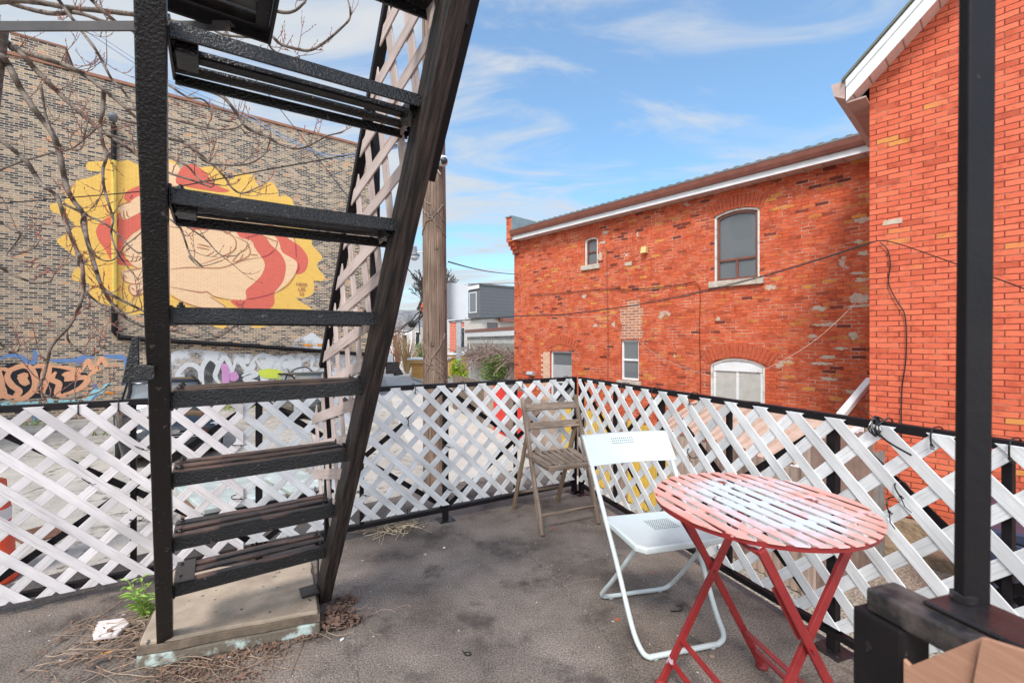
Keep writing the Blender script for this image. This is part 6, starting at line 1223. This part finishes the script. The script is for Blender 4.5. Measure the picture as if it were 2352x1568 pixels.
# ---- bare tree reaching in from the left
tr = thing('bare_tree', 'bare tree with budding pale branches reaching in from the left edge', 'tree', (-5.7, 4.7, GZ))
mb = MB(); mb.tube(cr([(-5.7, 4.7, GZ), (-5.65, 4.65, .2), (-5.5, 4.55, 1.6), (-5.3, 4.4, 2.9), (-5.0, 4.3, 4.3)], 5), [.17 - .004 * i for i in range(21)], 12); mb.build('trunk', 'bark', tr)
K1 = lambda x, y: (x * .3907, y * .3907)
def K2(x, y): return (x * .3646, 551 + y * .3646)
brs = [  # (points, start px width, end px width, depth start, depth end)
 ([K1(-120, 150), K1(0, 225), K1(100, 290), K1(200, 400), K1(300, 500), K1(400, 600), K1(560, 740), K1(640, 800), K1(720, 850), K1(820, 920), K1(980, 1010), K1(1130, 1060), K1(1240, 1100)], 13, 4, 4.5, 4.1),
 ([K1(-120, 250), K1(0, 320), K1(60, 400), K1(110, 500), K1(200, 640), K1(300, 770), K1(345, 880), K1(370, 1000), K1(400, 1120), K1(440, 1190), K1(490, 1260), K1(510, 1400), K1(560, 1568), K2(610, 200), K2(640, 290), K2(690, 335), K2(780, 385), K2(860, 425), K2(930, 460)], 15, 5, 4.4, 3.8),
 ([K2(640, 290), K2(690, 380), K2(760, 460), K2(840, 520), K2(960, 560), K2(1100, 575), K2(1200, 600), K2(1300, 622), K2(1400, 600), K2(1500, 520)], 8, 3, 4.0, 3.8),
 ([K1(610, 530), K1(606, 640), K1(590, 730), K1(600, 820), K1(625, 920), K1(605, 1000), K1(612, 1100), K1(640, 1200), K1(665, 1290), K1(655, 1380), K1(700, 1500), K2(870, 250)], 9, 3, 4.3, 3.9),
 ([K1(-100, 740), K1(0, 820), K1(100, 900), K1(170, 970), K1(240, 1080), K1(330, 1150), K1(370, 1250), K1(400, 1350), K1(450, 1470), K1(470, 1560), K2(500, 90), K2(520, 180), K2(525, 320), K2(490, 440), K2(430, 550), K2(330, 660), K2(300, 760), K2(270, 880)], 10, 6, 4.2, 3.7),
 ([K1(60, 280), K1(250, 340), K1(380, 385), K1(480, 430), K1(600, 520), K1(700, 600), K1(800, 690), K1(960, 800), K1(1100, 850), K1(1240, 960), K1(1320, 1040), K1(1370, 1110), K1(1430, 1135), K1(1540, 1090)], 12, 3, 4.4, 4.0),
 ([K1(330, -20), K1(380, 50), K1(460, 160), K1(560, 290), K1(620, 400), K1(660, 470), K1(720, 530), K1(800, 640)], 8, 4, 4.2, 4.0),
 ([K1(-150, 20), K1(0, 10), K1(130, 5), K1(260, 20), K1(400, 45), K1(560, 60), K1(700, 75), K1(850, 95), K1(1080, 140), K1(1200, 155), K1(1290, 125), K1(1400, 110)], 13, 8, 4.6, 4.6),
 ([K1(520, -20), K1(600, 60), K1(700, 140), K1(790, 180), K1(900, 230)], 9, 5, 4.4, 4.4), ([K1(-50, -30), K1(120, 40), K1(300, 80), K1(450, 75), K1(620, 130), K1(720, 150), K1(800, 200)], 12, 5, 4.8, 4.4),
 ([K1(1150, 60), K1(1290, 125), K1(1370, 260), K1(1420, 300), K1(1500, 330)], 8, 4, 4.6, 4.4), ([K1(1180, 100), K1(1300, 200), K1(1540, 230), K1(1600, 290), K1(1680, 335), K1(1760, 340)], 6, 3, 4.5, 4.4),
 ([K1(1400, 110), K1(1540, 200), K1(1600, 215), K1(1650, 260), K1(1750, 290), K1(1830, 295), K1(1920, 240), K1(1990, 180), K1(2050, 120), K1(2060, 70), K1(2045, 0)], 8, 4, 4.6, 4.3),
 ([K1(1500, 30), K1(1600, 60), K1(1680, 75), K1(1740, 60), K1(1795, 10)], 9, 5, 4.6, 4.4),
 ([K1(1180, 520), K1(1310, 570), K1(1400, 680), K1(1450, 750), K1(1560, 800), K1(1650, 850), K1(1750, 875), K1(1850, 840), K1(1920, 800), K1(2010, 780)], 9, 3, 4.3, 4.1),
 ([K1(760, 640), K1(975, 690), K1(1100, 725), K1(1290, 762), K1(1400, 748), K1(1440, 700)], 6, 3, 4.2, 4.1), ([K1(700, 700), K1(980, 770), K1(1100, 850), K1(1180, 930), K1(1250, 962), K1(1440, 968), K1(1550, 910), K1(1590, 820)], 7, 3, 4.2, 4.0),
 ([K1(600, 780), K1(820, 850), K1(980, 920), K1(1100, 975), K1(1180, 1060), K1(1300, 1090)], 6, 3, 4.2, 4.1), ([K1(900, 450), K1(990, 500), K1(1100, 570), K1(1200, 590), K1(1300, 700), K1(1380, 720), K1(1450, 790)], 6, 3, 4.3, 4.1),
 ([K1(240, 500), K1(280, 720), K1(350, 850), K1(470, 880), K1(500, 780), K1(515, 720)], 5, 3, 4.2, 4.1), ([K1(0, 1000), K1(100, 960), K1(300, 900), K1(430, 870), K1(560, 760)], 5, 3, 4.3, 4.2),
 ([K1(1000, 1290), K1(1060, 1340), K1(1090, 1420), K1(1120, 1500), K1(1190, 1568), K2(1190, 100), K2(1260, 165), K2(1400, 130)], 5, 2, 4.0, 3.9), ([K1(1050, 1300), K1(1200, 1400), K1(1300, 1500), K1(1400, 1500)], 4, 2, 4.0, 3.9),
 ([K1(380, 1200), K1(520, 1270), K1(640, 1330), K1(800, 1480), K2(920, 60)], 6, 3, 4.1, 3.9), ([K1(500, 1250), K1(480, 1330), K1(560, 1500), K1(660, 1530), K1(740, 1440), K1(800, 1400)], 5, 2, 4.1, 3.9),
 ([K1(-60, 1260), K1(40, 1330), K1(120, 1380), K2(40, 100), K2(200, 60), K2(250, 0)], 5, 2, 4.1, 3.9), ([K2(-40, 150), K2(50, 200), K2(140, 245), K2(240, 270), K2(320, 262)], 8, 4, 4.0, 3.8), ([K2(-40, 620), K2(20, 670), K2(60, 710), K2(110, 700), K2(125, 660)], 6, 3, 4.0, 3.9),
 ([K2(525, 320), K2(600, 380), K2(700, 450), K2(800, 460), K2(880, 440)], 5, 3, 4.0, 3.8), ([K2(420, 560), K2(430, 630), K2(480, 690), K2(560, 725), K2(640, 690), K2(660, 660)], 5, 3, 3.9, 3.7), ([K2(270, 880), K2(240, 940), K2(290, 980), K2(400, 1000), K2(520, 985), K2(620, 960), K2(685, 910)], 6, 3, 3.8, 3.6), ([K2(300, 760), K2(250, 720), K2(225, 620)], 4, 2, 3.8, 3.8)]
mbB = MB(); mbT = MB(); mbD = MB(); r2 = random.Random(12)
def twig(p, d, l, r0, depth=1):
    pts = [p]; dd = d.normalized(); n = 5
    for i in range(n): dd = (dd + Vector((r2.gauss(0, .16), r2.gauss(0, .12), .16 + r2.gauss(0, .12)))).normalized(); pts.append(pts[-1] + dd * l / n)
    mbT.tube(pts, [r0 * (1 - .12 * i) for i in range(n + 1)], 4)
    for i in range(1, n + 1):
        if r2.random() < .6: b = pts[i]; mbD.tube([b, b + (dd + Vector((r2.gauss(0, .5), r2.gauss(0, .3), .4))).normalized() * r2.uniform(.010, .026)], [.0045, .002], 4)
    if depth:
        for i in (2, 3, 4):
            if r2.random() < .55: twig(pts[i], dd + Vector((r2.gauss(0, .8), r2.gauss(0, .4), r2.gauss(.2, .5))), l * r2.uniform(.3, .6), r0 * .7, depth - 1)
for pts, w0, w1, d0, d1 in brs:
    q = cr(pts, 5); n = len(q); pp3 = []; rs = []
    for i, (x, y) in enumerate(q):
        u = i / (n - 1); Y = d0 + (d1 - d0) * u + .05 * math.sin(i * .9 + d0 * 7); pp3.append(P(x, y, Y)); rs.append((w0 + (w1 - w0) * u) * .5 / FX * Y * (1 + .06 * r2.gauss(0, 1)))
    mbB.tube(pp3, rs, 7)
    tot = sum((pp3[i + 1] - pp3[i]).length for i in range(n - 1)); k = int(tot / .26)
    for _ in range(k):
        i = r2.randrange(1, n - 1); d = (pp3[i + 1] - pp3[i]).normalized(); twig(pp3[i], d * .7 + Vector((r2.gauss(0, .6), r2.gauss(0, .3), r2.gauss(.25, .6))), r2.uniform(.10, .42), .0042)
    twig(pp3[-1], pp3[-1] - pp3[-2], .2, rs[-1] * .7)
mbB.build('branches', 'bark', tr, smooth=True); o = mbT.build('twigs', 'twig', tr); o['kind'] = 'stuff'; o = mbD.build('buds', 'bud', tr); o['kind'] = 'stuff'
# ---- cars
def car(label, fx, fy, dx, dy, paint_, zs=1.0, plate=None, hh=1.62):
    l_ = math.hypot(dx, dy); dx /= l_; dy /= l_; c = (fx - dx * 2.2, fy - dy * 2.2); rz = math.atan2(dy, dx); t = thing('parked_car', label, 'car', (c[0], c[1], GZ + .004), rz)
    def loft(secs, name, m, **k):
        mb = MB(); n = len(secs[0])
        for s in secs: mb.v += [Vector((p[0], p[1], p[2] * zs)) for p in s]
        for i in range(len(secs) - 1):
            for j in range(n): j2 = (j + 1) % n; mb.face([i * n + j, i * n + j2, (i + 1) * n + j2, (i + 1) * n + j], [(0, 0)] * 4)
        mb.face(list(range(n)), [(0, 0)] * n); mb.face([(len(secs) - 1) * n + j for j in range(n)], [(0, 0)] * n); return mb.build(name, m, t, local=True, smooth=True, **k)
    def sec(x, wb, wm, wt, zb_, zm, zt, zc_): return [(x, -wb, zb_), (x, -wm, zm), (x, -wt, zt), (x, -wt * .5, zc_), (x, 0, zc_ + .01), (x, wt * .5, zc_), (x, wt, zt), (x, wm, zm), (x, wb, zb_)]
    loft([sec(-2.2, .78, .84, .72, .34, .7, .98, 1.0), sec(-2.05, .88, .92, .80, .24, .7, 1.02, 1.04), sec(-1.2, .90, .93, .84, .22, .7, 1.05, 1.06), sec(.6, .90, .93, .84, .22, .7, 1.04, 1.06), sec(1.0, .90, .93, .83, .22, .7, 1.0, 1.08), sec(1.6, .89, .92, .80, .22, .66, .94, 1.02), sec(1.95, .86, .90, .76, .22, .6, .86, .95), sec(2.14, .80, .84, .70, .22, .55, .74, .84), sec(2.2, .72, .76, .62, .26, .5, .66, .70)], 'body', paint_)
    def gsec(x, wb, wt, z0, z1): return [(x, -wb, z0), (x, -wt, z1), (x, 0, z1 + .015), (x, wt, z1), (x, wb, z0)]
    loft([gsec(-2.05, .76, .72, 1.02, 1.06), gsec(-1.7, .80, .66, 1.03, 1.54), gsec(-.8, .82, .68, 1.03, 1.60), gsec(.1, .82, .66, 1.03, 1.57), gsec(.45, .80, .66, 1.03, 1.42), gsec(1.02, .76, .72, 1.03, 1.07)], 'windows', 'glass_pale')
    loft([gsec(-1.72, .67, .62, 1.53, 1.58), gsec(-.8, .69, .62, 1.58, 1.64), gsec(.12, .67, .62, 1.56, 1.61)], 'roof', paint_)
    for s in (-1, 1):
        mb = MB(); mb.tube([Vector((1.02, s * .78, 1.05 * zs)), Vector((.45, s * .68, 1.44 * zs)), Vector((.1, s * .665, 1.59 * zs)), Vector((-.8, s * .685, 1.62 * zs)), Vector((-1.7, s * .665, 1.56 * zs))], .032, 6); mb.tube([Vector((-.55, s * .82, 1.04 * zs)), Vector((-.5, s * .68, 1.6 * zs))], .028, 6); mb.build('pillar', 'black_smooth', t, local=True)
        mb = MB(); mb.box((.72, s * 1.0, 1.12 * zs), (1, 0, 0), (0, 1, 0), (0, 0, 1), .10, .20, .14); mb.build('mirror', paint_, t, bevel=.03, local=True)
        mb = MB(); mb.prism([(.40, .66), (.78, .70), (.84, .80), (.60, .77), (.40, .72)], lambda y, z, t_: (2.185 - abs(y) * .13 + t_, s * y, z * zs), -.10, .02); mb.build('headlight', 'lamp', t, bevel=.01, local=True)
        for x in (1.38, -1.35):
            mb = MB(); mb.lathe([(.20, -.11), (.33, -.11), (.345, -.07), (.345, .07), (.33, .11), (.20, .11)], 24, (x, s * .84, .345), axis=1); w_ = mb.build('wheel', 'tyre', t, local=True, smooth=True); mb = MB(); mb.lathe([(.03, .118), (.19, .112), (.20, .10)] if s > 0 else [(.20, -.10), (.19, -.112), (.03, -.118)], 10, (x, s * .84, .345), axis=1); mb.build('rim', 'alu', w_, local=True)
    mb = MB(); mb.cube(2.15, 2.212, -.42, .42, .50 * zs, .69 * zs); g = mb.build('grille', 'black_smooth', t, bevel=.01, local=True)
    for z in (.53, .58, .63): mb = MB(); mb.cube(2.213, 2.222, -.40, .40, z * zs, (z + .012) * zs); mb.build('grille_bar', 'alu', g, local=True)
    mb = MB(); mb.cube(2.15, 2.216, -.62, .62, .27 * zs, .36 * zs); mb.build('lower_bumper', 'plate', t, bevel=.015, local=True)
    mb = MB(); mb.lathe([(.085, 0), (.085, .008), (.068, .009), (.066, .002)], 24, (0, 0, 0), axis=0); mb.v = [Vector((v.x + 2.225, v.y, v.z * .55 + .69 * zs)) for v in mb.v]; mb.build('emblem', 'chrome', t, local=True)
    mb = MB(); mb.cube(2.218, 2.224, -.155, .155, .40 * zs, .48 * zs + .05); pt = mb.build('number_plate', 'plateW', t, bevel=.003, local=True)
    if plate: TEXTS.append((t, plate, (2.226, 0, .435 * zs), .12))
    return t
TEXTS = []
car('black SUV parked facing the terrace in front of the graffiti', -7.17, 9.45, .674, -.739, 'carpaint', plate='BF-265')
car('low dark olive car parked against the wall behind the stair lattice', -6.05, 15.0, .674, -.739, 'carpaint2', .85)
# ---- lot things
t = thing('wooden_bin', 'large wooden bin with worn mint boards for a lid below the railing', 'bin', (-2.7, 4.5, GZ)); a, b_, c, d = Vector((-3.37, 4.45, -.25)), Vector((-2.66, 3.83, -.25)), Vector((-1.83, 4.55, -.25)), Vector((-2.6, 5.2, -.25))
for u0, u1 in ((0, .60), (.64, 1.0)):
    mb = MB(); f = lambda x, y, z: (a.lerp(b_, y)).lerp(d.lerp(c, y), x) + Vector((0, 0, z)); mb.prism([(u0, 0), (u1, 0), (u1, 1), (u0, 1)], f, 0, .05); mb.build('lid', 'mintlid', t, bevel=.01)
ctr_ = (a + b_ + c + d) / 4; mb = MB(); g4 = [ctr_ + (p - ctr_) * .94 for p in (a, b_, c, d)]; mb.prism([(p.x, p.y) for p in g4], lambda x, y, z: (x, y, z), GZ, -.252); mb.build('box', M('brown_crate_wood', (0.26, 0.15, 0.10), (0.15, 0.09, 0.065), scale=4, st=(1, 1, 8)), t)
mb = MB(); mb.bar(b_ + Vector((0, 0, -.02)), c + Vector((0, 0, -.02)), .05, .04); mb.build('edge_bar', 'black_smooth', t)
t = thing('traffic_barrel', 'orange plastic traffic barrel at the left edge of the picture', 'barrel', (-5.72, 4.75, GZ)); mb = MB(); mb.lathe([(.30, 0), (.32, .06), (.28, .08), (.27, .5), (.25, .52), (.24, .85), (.22, .87), (.21, 1.08), (.12, 1.13)], 24, (-5.72, 4.75, GZ)); mb.build('body', 'orange', t, smooth=True)
for z in (.30, .66): mb = MB(); mb.lathe([(.282 - .05 * z, z), (.282 - .05 * z, z + .13)], 24, (-5.72, 4.75, GZ)); mb.build('reflective_band', 'white', t)
g4 = [G(x, y, GZ + .01) for x, y in ((26, 1228), (120, 1204), (157, 1222), (60, 1248))]; t = thing('drain_grate', 'rusty slotted drain grate set in the lot below the left lattice', 'drain grate', g4[0])
for i in range(14): mb = MB(); u = (i + .5) / 14; mb.bar(g4[0].lerp(g4[1], u), g4[3].lerp(g4[2], u), .035, .02); mb.build('bar', 'rust', t)
mb = MB()
for i in range(4): mb.bar(g4[i], g4[(i + 1) % 4], .05, .024)
mb.build('frame', 'rust', t)
# ---- plant, rubble and litter on the terrace
pc = G(343, 1424, 0); t = thing('weed_plant', 'bright green leafy weed growing at the foot of the left stair beam', 'plant', pc); r2 = random.Random(6); mb = MB(); ml_ = MB()
for i in range(7):
    d = Vector((r2.gauss(-.18, .30), r2.gauss(0, .25), 1)).normalized(); l = r2.uniform(.10, .23); o0 = pc + Vector((r2.gauss(0, .02), r2.gauss(0, .02), 0)); tip = o0 + d * l; mb.tube([o0, o0.lerp(tip, .5) + Vector((.004, 0, 0)), tip], [.003, .0025, .0015], 5)
    for k in range(15):
        u = .15 + .85 * k / 14; p = o0.lerp(tip, u); an = k * 2.4 + i; ld = Vector((math.cos(an), math.sin(an), r2.uniform(.15, .7))).normalized(); ll = r2.uniform(.030, .062) * (1.1 - .35 * abs(u - .6)); sd = ld.cross(Vector((0, 0, 1))).normalized() * ll * .15; m1 = p + ld * ll * .5 + Vector((0, 0, ll * .06)); e = p + ld * ll + Vector((0, 0, -ll * .16))
        ml_.quad(p, m1 + sd, e, m1 - sd)
mb.build('stem', 'leaf_weed', t); ml_.build('leaves', 'leaf_weed', t)
def stems(name, label, cat, area, n, lr, rr, m, seed, curl=.5, zmax=.03, dirn=None, cards=0, card_m=None, cs=.02):
    """area: list of (px, py, spread in metres) spots on the floor"""
    r = random.Random(seed); mb = MB()
    for _ in range(n):
        px, py, s = r.choice(area); c = G(px, py, 0) + Vector((r.gauss(0, s), r.gauss(0, s * .7), r.uniform(.002, zmax))); a = r.uniform(0, 6.28) if dirn is None else dirn + r.gauss(0, .5); l = r.uniform(*lr); k = r.gauss(0, curl); pts = [c]
        for i in range(5): a += k / 5; pts.append(pts[-1] + Vector((math.cos(a), math.sin(a), 0)) * l / 5 + Vector((0, 0, r.gauss(0, .004)))); pts[-1].z = max(.002, pts[-1].z)
        mb.tube(cr(pts, 2), r.uniform(*rr), 4)
    for _ in range(cards):
        px, py, s = r.choice(area); c = G(px, py, 0) + Vector((r.gauss(0, s), r.gauss(0, s * .7), r.uniform(.003, zmax))); a = r.uniform(0, 6.28); d = Vector((math.cos(a), math.sin(a), r.gauss(0, .35))).normalized(); e = Vector((-math.sin(a), math.cos(a), r.gauss(0, .35))).normalized(); l = cs * r.uniform(.4, 1.3)
        mb.quad(c - d * l, c + e * l * .6 + Vector((0, 0, .004)), c + d * l, c - e * l * .6, 1)
    o = mb.build(name, [m, card_m or m]); tag(o, label, cat, kind='stuff'); return o
left = [(300, 1450, .07), (250, 1475, .09), (320, 1480, .06), (200, 1500, .11), (290, 1520, .08), (230, 1440, .08), (150, 1540, .10), (330, 1500, .05)]
stems('twig_litter', 'tangle of long dry stems on the floor left of the concrete pad', 'twigs', left, 95, (.12, .40), (.0012, .0028), 'litter', 3, 1.1, .035, dirn=.55, cards=200, card_m='deadleaf', cs=.012)
stems('leaf_litter', 'brown dead leaves heaped at the foot of the right stair beam', 'leaf litter', [(775, 1410, .035), (790, 1385, .03), (760, 1440, .03), (800, 1430, .03)], 22, (.05, .18), (.0012, .002), 'litter', 5, 2.0, .03, cards=420, card_m='deadleaf', cs=.015)
stems('leaf_litter', 'crumbled leaves and stems strewn along the front of the concrete pad', 'leaf litter', [(400, 1540, .05), (470, 1530, .05), (540, 1515, .04), (620, 1490, .035), (700, 1465, .03), (380, 1565, .06), (480, 1565, .05), (560, 1550, .05)], 70, (.04, .26), (.0008, .0020), 'litter', 6, 1.0, .012, cards=650, card_m='deadleaf', cs=.009)
stems('straw_litter', 'small heap of pale straw below the bottom rail behind the stairs', 'straw', [(905, 1215, .045), (925, 1210, .05), (890, 1218, .04)], 90, (.05, .22), (.001, .0022), 'straw', 9, .8, .035, cards=150, card_m='straw', cs=.015)
stems('twig_litter', 'few single dry stems scattered over the middle of the terrace', 'twigs', [(890, 1400, .05), (1240, 1330, .06), (820, 1420, .05), (1280, 1360, .06), (960, 1225, .08), (1460, 1300, .05), (700, 1210, .10)], 12, (.08, .30), (.001, .0018), 'litter', 10, 1.8, .006)
# crumbs
r2 = random.Random(14); mb = MB()
for _ in range(520):
    while True:
        c = Vector((r2.uniform(-2.3, 1.2), r2.uniform(1.15, 3.9), .0)); 
        if c.y < 3.5 + .55 * c.x + .0 and c.x < .55 + (3.6 - c.y) * .38: break
    s = abs(r2.gauss(0, .0022)) + .0012; b0 = len(mb.v); mb.v += [c + Vector((s * r2.uniform(.6, 1.5) * math.cos(k * 1.257), s * r2.uniform(.6, 1.5) * math.sin(k * 1.257), .0005)) for k in range(5)] + [c + Vector((0, 0, s * .8))]
    for k in range(5): mb.face([b0 + k, b0 + (k + 1) % 5, b0 + 5], [(0, 0)] * 3, r2.choice((0, 0, 1)))
o = mb.build('floor_crumbs', [M('pale_crumb', (.50, .46, .42), bump=0), 'deadleaf']); tag(o, 'pale crumbs and grit scattered across the dark terrace floor', 'grit', kind='stuff')
mb = MB(); r2 = random.Random(33); cc_ = [G(x, y, 0) for x, y in ((212, 1462), (225, 1436), (285, 1432), (298, 1445), (270, 1470), (215, 1478))]; mb.prism([(p.x, p.y) for p in cc_], lambda x, y, z: (x, y, z + .006 * math.sin(x * 90)), .004, .026)
tag(mb.build('concrete_chunk', M('white_plaster_chunk', (.74, .68, .66), (.58, .50, .47), scale=20, rough=.9, bump=.8, bscale=60, bdist=.004), bevel=.006), 'flat whitish broken chunk lying among the dry stems', 'rubble')
def butt(label, px, py, a, m, l=.022, r_=.0038): c = G(px, py, 0) + Vector((0, 0, r_)); mb = MB(); mb.tube([c, c + Vector((math.cos(a), math.sin(a), 0)) * l], r_, 8); tag(mb.build('cigarette_butt', m), label, 'cigarette butt')
mo_ = M('cork_tip', (.72, .33, .08), bump=0); butt('orange cigarette butt among the stems left of the pad', 232, 1505, .5, mo_, .035, .005); butt('orange cigarette butt in the dead leaves right of the stairs', 773, 1415, 1.0, mo_, .022); butt('white cigarette butt before the front edge of the pad', 515, 1513, .2, 'white', .024); butt('short white cigarette butt lying right of the pad', 782, 1472, .9, 'white', .014, .005)
def chip(label, px, py, s, m, seed, name='paint_flake', cat='debris'):
    r = random.Random(seed); c = G(px, py, 0); mb = MB(); mb.prism([(c.x + s * r.uniform(.5, 1.2) * math.cos(k * .9), c.y + s * r.uniform(.5, 1.2) * math.sin(k * .9)) for k in range(7)], lambda x, y, z: (x, y, z), .001, .004); tag(mb.build(name, m), label, cat)
chip('orange paint flake on the floor in front of the wooden chair', 1273, 1213, .014, 'arch', 1); chip('small rust red flake on the floor under the white chair', 1418, 1423, .010, 'arch', 2); chip('tiny red flake beneath the white chair seat', 1496, 1316, .006, 'orange', 3)
chip('dry pale leaf scrap on the floor between the red table legs', 1637, 1508, .012, 'litter', 4, 'leaf_scrap'); chip('white scrap on the open floor in the middle of the terrace', 1020, 1258, .008, 'white', 5, 'paper_scrap')
c = G(1072, 1503, 0); mb = MB(); mb.tube(cr([c + Vector((-.02, .02, .004)), c + Vector((.0, -.008, .004)), c + Vector((.018, -.002, .004)), c + Vector((.004, .012, .004)), c + Vector((-.012, .006, .004))], 4), .0022, 5); tag(mb.build('rubber_band', 'tie'), 'small black loop lying on the floor at the bottom centre', 'band')
c = G(1552, 1400, 0); mb = MB(); mb.tube(cr([c + Vector((-.03, -.015, .004)), c + Vector((.02, -.01, .004)), c + Vector((.035, .02, .006)), c + Vector((.012, .035, .004))], 4), .0026, 5); tag(mb.build('cut_cable_tie', 'tie'), 'cut black cable tie lying on the floor beside the white chair foot', 'cable tie')
# lettering as real meshes
def to_mesh(o):
    dg = bpy.context.evaluated_depsgraph_get(); dg.update(); me = bpy.data.meshes.new_from_object(o.evaluated_get(dg)); n = bpy.data.objects.new(o.name, me); par = o.parent; loc, rot = o.location.copy(), o.rotation_euler.copy(); nm = o.name; cu = o.data; bpy.data.objects.remove(o); bpy.data.curves.remove(cu); n.name = nm; sc.collection.objects.link(n); n.parent = par; n.location = loc; n.rotation_euler = rot; return n
for t_, txt, loc, size in TEXTS:
    o = text_on(t_, txt, 0, 0, size, 'blueink', 0, 'plate_lettering'); o.location = loc; o.rotation_euler = (R(90), 0, R(90)); o.scale = (.62, 1, 1); n = to_mesh(o); n.scale = (.62, 1, 1)
for o in [o for o in sc.objects if o.type == 'FONT']: to_mesh(o)
